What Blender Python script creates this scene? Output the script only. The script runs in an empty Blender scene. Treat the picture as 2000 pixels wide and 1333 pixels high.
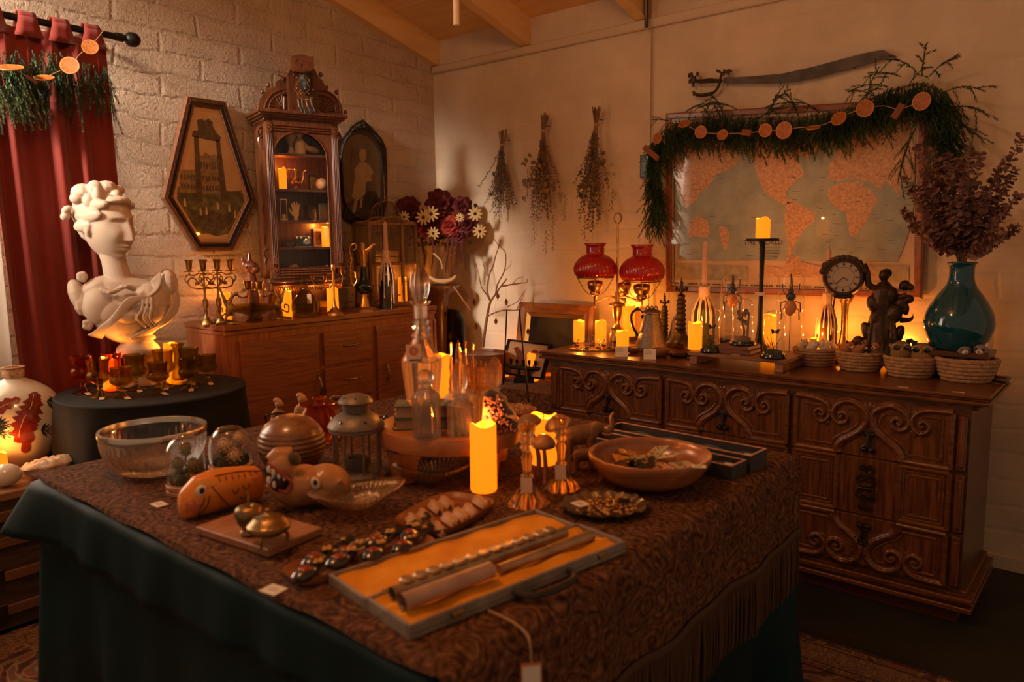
import bpy, math, random
from mathutils import Vector, Matrix, Euler, noise
from math import pi, sin, cos, sqrt, atan2, radians
SC = bpy.context.scene
COL = SC.collection
# ---------------- camera ----------------
YAW, PIT, ROL, FPX = radians(-39.86), radians(-7.32), radians(-0.67), 1487.0
FWD = Vector((sin(YAW)*cos(PIT), cos(YAW)*cos(PIT), sin(PIT)))
RT0 = Vector((cos(YAW), -sin(YAW), 0)); UP0 = RT0.cross(FWD)
RT = cos(ROL)*RT0+sin(ROL)*UP0; UP = -sin(ROL)*RT0+cos(ROL)*UP0
CAM = Vector((0, 0, 1.32))
cd = bpy.data.cameras.new('camera'); cam = bpy.data.objects.new('camera', cd); COL.objects.link(cam)
m = Matrix((RT, UP, -FWD)).transposed().to_4x4(); m.translation = CAM; cam.matrix_world = m
cd.sensor_width = 36; cd.lens = 36*FPX/2000; cd.clip_start = .05
cd.dof.use_dof = True; cd.dof.focus_distance = 3.1; cd.dof.aperture_fstop = 3.2
SC.camera = cam
# ---------------- world, exposure, daylight ----------------
SC.view_settings.view_transform = 'Standard'; SC.view_settings.look = 'None'
SC.view_settings.gamma = 1; SC.view_settings.use_curve_mapping = False
SC.view_settings.exposure = 0.27
w = bpy.data.worlds.new('world'); SC.world = w; w.use_nodes = True
w.node_tree.nodes['Background'].inputs[0].default_value = (1, .58, .33, 1)
w.node_tree.nodes['Background'].inputs[1].default_value = .25
def area(name, loc, aim, sx, sy, e, col):
    l = bpy.data.lights.new(name, 'AREA'); l.shape = 'RECTANGLE'; l.size = sx; l.size_y = sy; l.energy = e; l.color = col
    o = bpy.data.objects.new(name, l); COL.objects.link(o); o.location = loc
    o.rotation_euler = (Vector(aim)-Vector(loc)).to_track_quat('-Z', 'Y').to_euler(); return o
area('window_daylight', (-3.72, .50, 1.55), (-2.6, .9, 1.4), .95, 1.2, 38, (1, .80, .60))     # daylight through the left window
rw = area('rear_window_daylight', (-3.25, -1.3, 3.05), (-3.6, 1.35, 1.8), .5, .5, 14, (1, .84, .68)); rw.data.spread = radians(28)  # window in the wall behind the camera
lc = bpy.data.lights.new('added_warm_fill', 'POINT'); lc.energy = 38; lc.color = (1, .47, .19); lc.shadow_soft_size = .12
lo_ = bpy.data.objects.new('added_warm_fill', lc); COL.objects.link(lo_); lo_.location = (-1.5, .35, 2.95)       # unseen point light added overhead as warm fill for room and ceiling
SC.cycles.use_denoising = True
SC.cycles.max_bounces = 14; SC.cycles.transparent_max_bounces = 24
SC.cycles.transmission_bounces = 12
SC.cycles.caustics_reflective = False; SC.cycles.caustics_refractive = False
SC.cycles.sample_clamp_indirect = 4
# ---------------- measuring helpers ----------------
def ray(x, y): return RT*((x-1000)/FPX)-UP*((y-666.5)/FPX)+FWD
def on(x, y, z):
    r = ray(x, y); return CAM+r*((z-CAM.z)/r.z)
def aty(x, y, Y):
    r = ray(x, y); return CAM+r*(Y/r.y)
def atx(x, y, X):
    r = ray(x, y); return CAM+r*(X/r.x)
def atd(x, y, d): return CAM+ray(x, y)*d
def S(P): return (Vector(P)-CAM).dot(FWD)/FPX       # metres per pixel there
def top(P, y):                                         # z at which the vertical through P meets image row y
    P = Vector(P)-CAM; k = (666.5-y)/FPX
    # (P+h Z).UP = k (P+h Z).FWD
    return (k*P.dot(FWD)-P.dot(UP))/(UP.z-k*FWD.z)+CAM.z+P.z
def turn(P, a=0):                                      # rotation whose local +y points away from the camera
    d = Vector(P)-CAM; return atan2(d.y, d.x)-pi/2+a
# ---------------- mesh builder ----------------
class MB:
    def __init__(s): s.v = []; s.f = []; s.mi = []; s.k = 0; s.M = Matrix.Identity(4); s.uv = None
    def mat(s, k): s.k = k; return s
    def tf(s, M=None): s.M = M if M is not None else Matrix.Identity(4); return s
    def at(s, x=0, y=0, z=0, rz=0, rx=0, ry=0, sc=1):
        s.M = Matrix.Translation((x, y, z)) @ Euler((rx, ry, rz)).to_matrix().to_4x4() @ Matrix.Diagonal((sc, sc, sc, 1)) if not hasattr(sc, '__len__') else Matrix.Translation((x, y, z)) @ Euler((rx, ry, rz)).to_matrix().to_4x4() @ Matrix.Diagonal((*sc, 1))
        return s
    def add(s, vs, fs):
        b = len(s.v); s.v += [tuple(s.M @ Vector(v)) for v in vs]
        s.f += [tuple(i+b for i in f) for f in fs]; s.mi += [s.k]*len(fs); return s
    def box(s, x, y, z, sx, sy, sz, bev=0):          # centre x,y ; z = bottom
        hx, hy = sx/2, sy/2
        if bev <= 0:
            vs = [(x+a*hx, y+b*hy, z+c*sz) for c in (0, 1) for b in (-1, 1) for a in (-1, 1)]
            return s.add(vs, [(0, 2, 3, 1), (4, 5, 7, 6), (0, 1, 5, 4), (2, 6, 7, 3), (0, 4, 6, 2), (1, 3, 7, 5)])
        b = bev; vs = []
        for zz, i in ((z, b), (z+b, 0), (z+sz-b, 0), (z+sz, b)):
            X, Y = hx-i, hy-i
            vs += [(x-X+b*(i == 0), y-Y, zz), (x+X-b*(i == 0), y-Y, zz), (x+X, y-Y+b*(i == 0), zz), (x+X, y+Y-b*(i == 0), zz),
                   (x+X-b*(i == 0), y+Y, zz), (x-X+b*(i == 0), y+Y, zz), (x-X, y+Y-b*(i == 0), zz), (x-X, y-Y+b*(i == 0), zz)]
        fs = [tuple(range(7, -1, -1)), tuple(range(24, 32))]
        for r in range(3):
            for i in range(8): j = (i+1) % 8; fs.append((r*8+i, r*8+j, r*8+8+j, r*8+8+i))
        return s.add(vs, fs)
    def lathe(s, prof, n=24, mod=None, x=0, y=0, z=0):
        vs = []; fs = []; R = []
        for (r, h) in prof:
            if r < 1e-6: R.append([len(vs)]); vs.append((x, y, z+h))
            else:
                row = []
                for i in range(n):
                    a = 2*pi*i/n; q = r*(mod(a, h, r) if mod else 1)
                    row.append(len(vs)); vs.append((x+q*cos(a), y+q*sin(a), z+h))
                R.append(row)
        for a, b in zip(R, R[1:]):
            for i in range(n):
                j = (i+1) % n
                if len(a) == 1 and len(b) == 1: continue
                if len(a) == 1: fs.append((a[0], b[i], b[j])[::-1])
                elif len(b) == 1: fs.append((a[i], a[j], b[0]))
                else: fs.append((a[i], a[j], b[j], b[i]))
        return s.add(vs, fs)
    def tube(s, pts, r, n=8, cap=True, flat=1.0, closed=False):
        P = [Vector(p) for p in pts]; N = len(P)
        rr = r if hasattr(r, '__len__') else [r]*N
        vs = []; fs = []
        t0 = (P[1]-P[0]).normalized(); u = t0.orthogonal().normalized()
        for i, p in enumerate(P):
            if closed: t = (P[(i+1) % N]-P[i-1])
            else: t = (P[min(i+1, N-1)]-P[max(i-1, 0)])
            t = t.normalized() if t.length > 1e-9 else t0
            u = (u-t*u.dot(t)); u = u.normalized() if u.length > 1e-6 else t.orthogonal().normalized()
            w_ = t.cross(u)
            for k in range(n):
                a = 2*pi*k/n; vs.append(tuple(p+u*(rr[i]*cos(a))+w_*(rr[i]*flat*sin(a))))
        for i in range(N if closed else N-1):
            i2 = (i+1) % N
            for k in range(n): j = (k+1) % n; fs.append((i*n+k, i*n+j, i2*n+j, i2*n+k))
        if cap and not closed: fs += [tuple(range(n-1, -1, -1)), tuple((N-1)*n+k for k in range(n))]
        return s.add(vs, fs)
    def ell(s, c, r, n=12, rot=None):
        if not hasattr(r, '__len__'): r = (r, r, r)
        R_ = Euler(rot).to_matrix() if rot else Matrix.Identity(3); c = Vector(c)
        m_ = max(4, n//2); vs = []; fs = []
        vs.append(tuple(c+R_ @ Vector((0, 0, -r[2]))))
        for i in range(1, m_):
            ph = -pi/2+pi*i/m_
            for k in range(n):
                a = 2*pi*k/n; vs.append(tuple(c+R_ @ Vector((r[0]*cos(ph)*cos(a), r[1]*cos(ph)*sin(a), r[2]*sin(ph)))))
        vs.append(tuple(c+R_ @ Vector((0, 0, r[2])))); L = len(vs)-1
        for k in range(n): j = (k+1) % n; fs.append((0, 1+j, 1+k)); fs.append((L, L-n+k, L-n+j))
        for i in range(m_-2):
            for k in range(n): j = (k+1) % n; a = 1+i*n; fs.append((a+k, a+j, a+n+j, a+n+k))
        return s.add(vs, fs)
    def prism(s, poly, d, plane='xz', off=0):       # polygon extruded by d along the third axis
        n = len(poly); A = []; B = []
        for (a, b) in poly:
            if plane == 'xz': A.append((a, off, b)); B.append((a, off+d, b))
            elif plane == 'yz': A.append((off, a, b)); B.append((off+d, a, b))
            else: A.append((a, b, off)); B.append((a, b, off+d))
        fs = [tuple(range(n)), tuple(range(2*n-1, n-1, -1))]
        for i in range(n): j = (i+1) % n; fs.append((i, i+n, j+n, j)[::1])
        return s.add(A+B, fs)
    def face(s, pts): return s.add(pts, [tuple(range(len(pts)))])
    def grid(s, fn, nu, nv, cu=False, cv=False):
        vs = [tuple(fn(i/nu, j/nv)) for j in range(nv if cv else nv+1) for i in range(nu if cu else nu+1)]
        W = nu if cu else nu+1; H = nv if cv else nv+1; fs = []
        for j in range(nv):
            for i in range(nu):
                i2 = (i+1) % W; j2 = (j+1) % H; fs.append((j*W+i, j*W+i2, j2*W+i2, j2*W+i))
        return s.add(vs, fs)
    def build(s, name, mats, parent=None, ang=40, flat=False, rem=None, sub=0, solid=0, sm=0, loc=None, rz=0):
        me = bpy.data.meshes.new(name); me.from_pydata(s.v, [], s.f)
        if not hasattr(mats, '__len__'): mats = [mats]
        for m_ in mats: me.materials.append(m_)
        if len(mats) > 1: me.polygons.foreach_set('material_index', s.mi)
        me.validate(); 
        if not flat:
            me.polygons.foreach_set('use_smooth', [True]*len(me.polygons))
            if ang < 180 and not rem: me.set_sharp_from_angle(angle=radians(ang))
        me.update()
        o = bpy.data.objects.new(name, me); COL.objects.link(o)
        if parent: o.parent = parent
        if loc is not None: o.location = loc
        if rz: o.rotation_euler.z = rz
        if rem:
            md = o.modifiers.new('r', 'REMESH'); md.mode = 'VOXEL'; md.voxel_size = rem; md.use_smooth_shade = True
            if sm: md = o.modifiers.new('s', 'SMOOTH'); md.iterations = sm; md.factor = .5
            o['_bake'] = 1
        if sub: md = o.modifiers.new('u', 'SUBSURF'); md.levels = md.render_levels = sub
        if solid: md = o.modifiers.new('t', 'SOLIDIFY'); md.thickness = solid
        return o
def bake(o):
    dg = bpy.context.evaluated_depsgraph_get(); dg.update()
    me = bpy.data.meshes.new_from_object(o.evaluated_get(dg)); me.name = o.name
    o.modifiers.clear(); o.data = me
def T(name, label, cat, loc=(0, 0, 0), rz=0, group=None):
    o = bpy.data.objects.new(name, None); COL.objects.link(o); o.location = loc; o.rotation_euler = (0, 0, rz)
    o.empty_display_size = .02
    o['label'] = label; o['category'] = cat
    if group: o['group'] = group
    return o
def tag(o, label, cat, group=None, kind=None):
    o['label'] = label; o['category'] = cat
    if group: o['group'] = group
    if kind: o['kind'] = kind
    return o
def struct(o): o['kind'] = 'structure'; return o
def dup(root, loc=None, rz=None, label=None, group=None, sc=None):
    r = root.copy(); COL.objects.link(r)
    if loc is not None: r.location = loc
    if rz is not None: r.rotation_euler.z = rz
    if sc is not None: r.scale = (sc, sc, sc) if not hasattr(sc, '__len__') else sc
    if label: r['label'] = label
    if group: r['group'] = group
    for ch in list(root.children):
        c = ch.copy(); COL.objects.link(c); c.parent = r
        for g in list(ch.children): d = g.copy(); COL.objects.link(d); d.parent = c
    return r
def lerp(a, b, t): return a+(b-a)*t
def spline(pts, n=6):
    P = [Vector(p) if len(p) == 3 else Vector((p[0], p[1], 0)) for p in pts]; out = []
    for i in range(len(P)-1):
        p0 = P[max(i-1, 0)]; p1 = P[i]; p2 = P[i+1]; p3 = P[min(i+2, len(P)-1)]
        for k in range(n):
            t = k/n; out.append(.5*((2*p1)+(p2-p0)*t+(2*p0-5*p1+4*p2-p3)*t*t+(3*p1-p0-3*p2+p3)*t**3))
    out.append(P[-1]); return out
def sprof(pts, n=4):                                   # smooth lathe profile
    return [(max(p.x, 0), p.y) for p in spline(pts, n)]
# ---------------- materials ----------------
MC = {}
def nt(name):
    m_ = bpy.data.materials.new(name); m_.use_nodes = True; t = m_.node_tree; return m_, t, t.nodes['Principled BSDF']
def pset(b, **k):
    for a, v in k.items():
        a = {'ior': 'IOR'}.get(a, a.replace('_', ' ').title() if a not in ('ior',) else a)
        if a in b.inputs: b.inputs[a].default_value = v
def mat(name, col, rough=.5, metal=0, bump=0, bs=40, var=0, vs=8, coat=0, trans=0, ior=1.45, sheen=0, alpha=1, col2=None, sss=0, stretch=None):
    if name in MC: return MC[name]
    m_, t, b = nt(name)
    b.inputs['Base Color'].default_value = (*col, 1); b.inputs['Roughness'].default_value = rough
    b.inputs['Metallic'].default_value = metal; b.inputs['IOR'].default_value = ior
    b.inputs['Transmission Weight'].default_value = trans; b.inputs['Coat Weight'].default_value = coat; b.inputs['Coat Roughness'].default_value = .12
    b.inputs['Sheen Weight'].default_value = sheen
    if sss: b.inputs['Subsurface Weight'].default_value = sss; b.inputs['Subsurface Radius'].default_value = (.02, .01, .005)
    if var or bump or col2:
        tc = t.nodes.new('ShaderNodeTexCoord'); src = tc.outputs['Object']
        if stretch:
            mp = t.nodes.new('ShaderNodeMapping'); mp.inputs['Scale'].default_value = stretch; t.links.new(src, mp.inputs[0]); src = mp.outputs[0]
        if var or col2:
            nz = t.nodes.new('ShaderNodeTexNoise'); nz.inputs['Scale'].default_value = vs; nz.inputs['Detail'].default_value = 5; t.links.new(src, nz.inputs[0])
            cr = t.nodes.new('ShaderNodeValToRGB'); cr.color_ramp.elements[0].position = .33; cr.color_ramp.elements[1].position = .67
            c2 = col2 or tuple(min(1, c*(1+var)) for c in col); c1 = col if col2 else tuple(c*(1-var) for c in col)
            cr.color_ramp.elements[0].color = (*c1, 1); cr.color_ramp.elements[1].color = (*c2, 1)
            t.links.new(nz.outputs[0], cr.inputs[0]); t.links.new(cr.outputs[0], b.inputs['Base Color'])
        if bump:
            n2 = t.nodes.new('ShaderNodeTexNoise'); n2.inputs['Scale'].default_value = bs; n2.inputs['Detail'].default_value = 4; t.links.new(src, n2.inputs[0])
            bp = t.nodes.new('ShaderNodeBump'); bp.inputs['Strength'].default_value = bump; bp.inputs['Distance'].default_value = .01
            t.links.new(n2.outputs[0], bp.inputs['Height']); t.links.new(bp.outputs[0], b.inputs['Normal'])
    MC[name] = m_; return m_
def wood(name, c1, c2, rough=.35, scale=6, axis=(1, 12, 12), coat=.2, bump=.15):
    if name in MC: return MC[name]
    m_, t, b = nt(name); tc = t.nodes.new('ShaderNodeTexCoord'); mp = t.nodes.new('ShaderNodeMapping'); mp.inputs['Scale'].default_value = axis
    t.links.new(tc.outputs['Object'], mp.inputs[0])
    nz = t.nodes.new('ShaderNodeTexNoise'); nz.inputs['Scale'].default_value = scale; nz.inputs['Detail'].default_value = 8; nz.inputs['Distortion'].default_value = .6
    t.links.new(mp.outputs[0], nz.inputs[0])
    cr = t.nodes.new('ShaderNodeValToRGB'); cr.color_ramp.elements[0].position = .35; cr.color_ramp.elements[1].position = .65
    cr.color_ramp.elements[0].color = (*c1, 1); cr.color_ramp.elements[1].color = (*c2, 1)
    t.links.new(nz.outputs[0], cr.inputs[0]); t.links.new(cr.outputs[0], b.inputs['Base Color'])
    bp = t.nodes.new('ShaderNodeBump'); bp.inputs['Strength'].default_value = bump; bp.inputs['Distance'].default_value = .004
    t.links.new(nz.outputs[0], bp.inputs['Height']); t.links.new(bp.outputs[0], b.inputs['Normal'])
    b.inputs['Roughness'].default_value = rough; b.inputs['Coat Weight'].default_value = coat; b.inputs['Coat Roughness'].default_value = .2
    MC[name] = m_; return m_
def thin(name, col=(1, 1, 1), gl=.12):               # thin glass: clear with a reflection that grows at grazing angles
    if name in MC: return MC[name]
    m_ = bpy.data.materials.new(name); m_.use_nodes = True; t = m_.node_tree; t.nodes.clear()
    o = t.nodes.new('ShaderNodeOutputMaterial'); tr = t.nodes.new('ShaderNodeBsdfTransparent'); tr.inputs[0].default_value = (*col, 1)
    g = t.nodes.new('ShaderNodeBsdfGlossy'); g.inputs['Roughness'].default_value = .03; g.inputs[0].default_value = (1, 1, 1, 1)
    lw = t.nodes.new('ShaderNodeLayerWeight'); lw.inputs['Blend'].default_value = .5; pw = t.nodes.new('ShaderNodeMath'); pw.operation = 'POWER'; pw.inputs[1].default_value = 2.4
    mx = t.nodes.new('ShaderNodeMixShader'); ma = t.nodes.new('ShaderNodeMath'); ma.operation = 'MULTIPLY_ADD'; ma.inputs[1].default_value = .75; ma.inputs[2].default_value = .035; ma.use_clamp = True
    t.links.new(lw.outputs['Facing'], pw.inputs[0]); t.links.new(pw.outputs[0], ma.inputs[0]); t.links.new(ma.outputs[0], mx.inputs[0]); t.links.new(tr.outputs[0], mx.inputs[1]); t.links.new(g.outputs[0], mx.inputs[2]); t.links.new(mx.outputs[0], o.inputs[0])
    MC[name] = m_; return m_
def crystal(name, col=(1, 1, 1), rough=.02, leak=.35, ior=1.5):
    if name in MC: return MC[name]
    m_ = bpy.data.materials.new(name); m_.use_nodes = True; t = m_.node_tree; t.nodes.clear()
    o = t.nodes.new('ShaderNodeOutputMaterial'); gl = t.nodes.new('ShaderNodeBsdfGlass'); gl.inputs[0].default_value = (*col, 1); gl.inputs['Roughness'].default_value = rough; gl.inputs['IOR'].default_value = ior
    tr = t.nodes.new('ShaderNodeBsdfTransparent'); tr.inputs[0].default_value = (*col, 1); mx = t.nodes.new('ShaderNodeMixShader'); mx.inputs[0].default_value = leak
    t.links.new(gl.outputs[0], mx.inputs[1]); t.links.new(tr.outputs[0], mx.inputs[2]); t.links.new(mx.outputs[0], o.inputs[0])
    MC[name] = m_; return m_
def emis(name, col, st, base=(.8, .5, .2)):
    if name in MC: return MC[name]
    m_, t, b = nt(name); b.inputs['Base Color'].default_value = (*base, 1); b.inputs['Roughness'].default_value = .5
    b.inputs['Emission Color'].default_value = (*col, 1); b.inputs['Emission Strength'].default_value = st
    MC[name] = m_; return m_
def node_cloth(name, cols, scale, dist, rough=.9, bump=.2, sheen=.2):  # swirling woven pattern
    m_, t, b = nt(name); tc = t.nodes.new('ShaderNodeTexCoord')
    n1 = t.nodes.new('ShaderNodeTexNoise'); n1.inputs['Scale'].default_value = scale*.35; n1.inputs['Detail'].default_value = 2; t.links.new(tc.outputs['Object'], n1.inputs[0])
    mx = t.nodes.new('ShaderNodeVectorMath'); mx.operation = 'MULTIPLY_ADD'; mx.inputs[1].default_value = (dist, dist, dist); t.links.new(n1.outputs['Color'], mx.inputs[0]); t.links.new(tc.outputs['Object'], mx.inputs[2])
    vo = t.nodes.new('ShaderNodeTexVoronoi'); vo.inputs['Scale'].default_value = scale*.55; t.links.new(mx.outputs[0], vo.inputs[0])
    ma = t.nodes.new('ShaderNodeMath'); ma.operation = 'SINE'; m2 = t.nodes.new('ShaderNodeMath'); m2.operation = 'MULTIPLY'; m2.inputs[1].default_value = 26
    t.links.new(vo.outputs['Distance'], m2.inputs[0]); t.links.new(m2.outputs[0], ma.inputs[0])
    n3 = t.nodes.new('ShaderNodeTexNoise'); n3.inputs['Scale'].default_value = scale*2.2; n3.inputs['Detail'].default_value = 6; t.links.new(tc.outputs['Object'], n3.inputs[0])
    m3 = t.nodes.new('ShaderNodeMath'); m3.operation = 'MULTIPLY_ADD'; m3.inputs[1].default_value = .2; t.links.new(ma.outputs[0], m3.inputs[0]); t.links.new(n3.outputs[0], m3.inputs[2])
    cr = t.nodes.new('ShaderNodeValToRGB'); els = cr.color_ramp.elements
    while len(els) < len(cols): els.new(.5)
    for i, c in enumerate(cols): els[i].position = .28+.46*i/(len(cols)-1); els[i].color = (*c, 1)
    t.links.new(m3.outputs[0], cr.inputs[0]); t.links.new(cr.outputs[0], b.inputs['Base Color'])
    bp = t.nodes.new('ShaderNodeBump'); bp.inputs['Strength'].default_value = bump; bp.inputs['Distance'].default_value = .003; t.links.new(m3.outputs[0], bp.inputs['Height']); t.links.new(bp.outputs[0], b.inputs['Normal'])
    b.inputs['Roughness'].default_value = rough; b.inputs['Sheen Weight'].default_value = sheen; b.inputs['Specular IOR Level'].default_value = .15
    MC[name] = m_; return m_
def wallmat(name, relief, gritty, axes):
    m_, t, b = nt(name); tc = t.nodes.new('ShaderNodeTexCoord'); sp = t.nodes.new('ShaderNodeSeparateXYZ'); cb = t.nodes.new('ShaderNodeCombineXYZ')
    t.links.new(tc.outputs['Object'], sp.inputs[0]); t.links.new(sp.outputs[axes], cb.inputs[0]); t.links.new(sp.outputs[2], cb.inputs[1])
    nw = t.nodes.new('ShaderNodeTexNoise'); nw.inputs['Scale'].default_value = 3; t.links.new(tc.outputs['Object'], nw.inputs[0])
    va = t.nodes.new('ShaderNodeVectorMath'); va.operation = 'MULTIPLY_ADD'; va.inputs[1].default_value = (.10, .085, 0); t.links.new(nw.outputs['Color'], va.inputs[0]); t.links.new(cb.outputs[0], va.inputs[2])
    br = t.nodes.new('ShaderNodeTexBrick'); br.inputs['Scale'].default_value = 1; br.inputs['Brick Width'].default_value = .40; br.inputs['Row Height'].default_value = .102
    br.inputs['Mortar Size'].default_value = .015; br.inputs['Mortar Smooth'].default_value = 1.0; br.inputs['Color1'].default_value = (1, 1, 1, 1); br.inputs['Color2'].default_value = (.8, .8, .8, 1); br.inputs['Mortar'].default_value = (0, 0, 0, 1)
    t.links.new(va.outputs[0], br.inputs[0])
    n1 = t.nodes.new('ShaderNodeTexNoise'); n1.inputs['Scale'].default_value = 75; n1.inputs['Detail'].default_value = 5; n1.inputs['Roughness'].default_value = .6; t.links.new(tc.outputs['Object'], n1.inputs[0])
    n2 = t.nodes.new('ShaderNodeTexNoise'); n2.inputs['Scale'].default_value = 5; n2.inputs['Detail'].default_value = 4; t.links.new(tc.outputs['Object'], n2.inputs[0])
    a1 = t.nodes.new('ShaderNodeMath'); a1.operation = 'MULTIPLY_ADD'; a1.inputs[1].default_value = gritty; t.links.new(n1.outputs[0], a1.inputs[0])
    a0 = t.nodes.new('ShaderNodeMath'); a0.operation = 'MULTIPLY'; a0.inputs[1].default_value = relief; t.links.new(br.outputs['Color'], a0.inputs[0]); t.links.new(a0.outputs[0], a1.inputs[2])
    a2 = t.nodes.new('ShaderNodeMath'); a2.operation = 'MULTIPLY_ADD'; a2.inputs[1].default_value = relief*1.2; t.links.new(n2.outputs[0], a2.inputs[0]); t.links.new(a1.outputs[0], a2.inputs[2])
    bp = t.nodes.new('ShaderNodeBump'); bp.inputs['Strength'].default_value = 1; bp.inputs['Distance'].default_value = .02; t.links.new(a2.outputs[0], bp.inputs['Height']); t.links.new(bp.outputs[0], b.inputs['Normal'])
    cr = t.nodes.new('ShaderNodeValToRGB'); cr.color_ramp.elements[0].color = (.58, .44, .31, 1); cr.color_ramp.elements[1].color = (.70, .56, .41, 1); cr.color_ramp.elements[0].position = .3; cr.color_ramp.elements[1].position = .7
    t.links.new(n2.outputs[0], cr.inputs[0]); t.links.new(cr.outputs[0], b.inputs['Base Color']); b.inputs['Roughness'].default_value = .75
    return m_
BRASS = mat('brass', (.55, .30, .10), .32, 1, .1, 60, .3, 20)
OLDBRASS = mat('old brass', (.30, .19, .07), .42, 1, .3, 80, .5, 25)
BLKMET = mat('black iron', (.02, .018, .016), .45, .6, .15, 90)
DKBRONZE = mat('dark bronze', (.05, .035, .022), .42, .7, .2, 70, .4, 18)
WALNUT = wood('walnut', (.08, .024, .007), (.20, .068, .021), .3, 7, (1, 14, 14))
WALNUTV = wood('walnut vertical', (.07, .021, .006), (.18, .060, .018), .3, 7, (14, 14, 1))
DARKWALNUT = wood('dark walnut', (.045, .015, .006), (.12, .045, .018), .3, 8, (2, 14, 14), .3)
TEAK = wood('teak', (.17, .045, .012), (.28, .09, .028), .38, 5, (16, 1.2, 16), .15)
TEAKV = wood('teak vertical', (.20, .05, .014), (.34, .11, .035), .4, 5, (16, 16, 1.2), .15)
CABW = wood('cabinet oak', (.07, .020, .007), (.16, .052, .018), .35, 7, (12, 12, 1.2), .3)
LTWOOD = wood('light wood', (.35, .17, .08), (.55, .30, .16), .5, 5, (1.5, 14, 14), .05)
RISERW = wood('riser wood', (.38, .12, .035), (.52, .19, .06), .3, 4, (1.5, 8, 8), .3)
PAPER = mat('paper', (.62, .42, .30), .8)
WHITEP = mat('white card', (.75, .68, .6), .7)
INK = mat('ink', (.06, .04, .03), .7)
GOLD = mat('gilt', (.62, .34, .09), .35, .9, .15, 50)
CHR = mat('silver', (.6, .56, .5), .22, 1)
BLACKL = mat('black lacquer', (.008, .008, .008), .12, 0, coat=1)
CANDLE = emis('led candle wax', (1.0, .19, .004), 1.35, (.4, .12, .008))
WAXP = mat('pink taper wax', (.62, .36, .26), .5, sss=.2)
WAX = mat('dripped wax', (.75, .5, .34), .5, 0, .3, 40)
GLASS = thin('thin clear glass'); CUT = crystal('cut crystal'); CUTA = crystal('warm crystal', (1, .88, .7))
GREENG = crystal('olive glass', (.74, .68, .30), .02, .5); AMBERG = crystal('amber glass', (.93, .55, .32), .05, .4)
BOTGREEN = crystal('bottle green glass', (.78, .74, .42), .03, .45)
TEALG = crystal('teal glass', (.015, .12, .15), .02, .15)
STRING = mat('twine', (.5, .3, .15), .9)
TWIG = mat('dry twig', (.22, .12, .06), .85, var=.3, vs=30)
def price_tag(parent, x, y, z, rz, rx=0.5, w_=.022, h_=.04, name='price_tag'):
    b = MB().at(x, y, z, rz, rx); b.box(0, -h_/2, 0, w_, h_, .001); b.tf(); b.tube([(x, y, z), (x+.004, y+.01, z+.006)], .0006, 4)
    return b.build(name, PAPER, parent, flat=True)
def txt(o):
    dg = bpy.context.evaluated_depsgraph_get(); dg.update(); me = bpy.data.meshes.new_from_object(o.evaluated_get(dg)); n = bpy.data.objects.new(o.name, me); COL.objects.link(n)
    n.parent = o.parent; n.location = o.location; n.rotation_euler = o.rotation_euler; nm = o.name; bpy.data.objects.remove(o); n.name = nm
# ================= setting =================
WX, WY = -3.54, 3.5; SL = .27
def zc(y): return 2.57+SL*(WY-y)
ML = wallmat('painted rough block wall', .6, 1.1, 1); MR = wallmat('painted block wall', .09, .10, 0)
b = MB()
for (y0, y1, z0, z1) in ((-1.6, .05, 0, 4.1), (.98, 3.72, 0, 4.1), (.05, .98, 0, .92), (.05, .98, 2.12, 4.1)): b.box(WX-.1, (y0+y1)/2, z0, .2, y1-y0, z1-z0)
o = struct(b.build('wall_left', ML, flat=True))
b = MB(); b.box(-1.3, WY+.1, 0, 4.48, .2, 2.75); struct(b.build('wall_back', MR, flat=True))
fl = mat('dark green floor', (.018, .020, .014), .55, 0, .2, 30, .4, 2)
b = MB(); b.box(-1.3, .95, -.05, 4.9, 5.3, .05); struct(b.build('floor', fl, flat=True))
CW = wood('ceiling planks', (.66, .40, .16), (.76, .48, .21), .6, 3, (.8, 6, 6), 0, .2)
b = MB(); y = WY+.02; k = 0
while y > -1.6:
    y2 = y-.186; vs = [(-3.54, y, zc(y)), (.94, y, zc(y)), (.94, y2, zc(y2)), (-3.54, y2, zc(y2))]
    b.add([*vs, *[(a, c, d+.02) for a, c, d in vs]], [(0, 1, 2, 3), (7, 6, 5, 4), (0, 4, 5, 1), (2, 6, 7, 3), (1, 5, 6, 2), (0, 3, 7, 4)]); y = y2-.004
struct(b.build('ceiling', CW, flat=True))
RW = wood('rafter wood', (.68, .44, .19), (.78, .52, .24), .6, 3, (5, 1, 5), 0, .1)
for i, xx in enumerate((-3.512, -2.79, -2.04, -1.29, -.54, .21)):
    b = MB(); w_ = .055 if i == 0 else .062; pr = []
    b.prism([(WY, 2.42), (WY, 2.57), (-1.6, zc(-1.6)), (-1.6, zc(-1.6)-.15)], w_, 'yz', xx-w_/2)
    struct(b.build('beam_%d' % (i+1), RW, flat=True))
TR = mat('painted trim', (.60, .47, .34), .6, 0, .1, 30)
b = MB(); b.box(-1.3, WY-.012, 2.375, 4.46, .024, .045, .006); struct(b.build('trim_1', TR))
b = MB(); b.box(-1.3, WY-.008, 0, 4.46, .016, .05); struct(b.build('baseboard_back', TR, flat=True))
b = MB()
for (y0, y1, z0, z1) in ((.05, .1, .92, 2.12), (.93, .98, .92, 2.12), (.1, .93, .92, .97), (.1, .93, 2.07, 2.12), (.49, .54, .97, 2.07)): b.box(WX-.12, (y0+y1)/2, z0, .05, y1-y0, z1-z0)
wn = struct(b.build('window_1', TR, flat=True)); b = MB(); b.box(WX-.12, .515, .97, .006, .83, 1.1); b.build('pane', GLASS, wn, flat=True)
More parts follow.
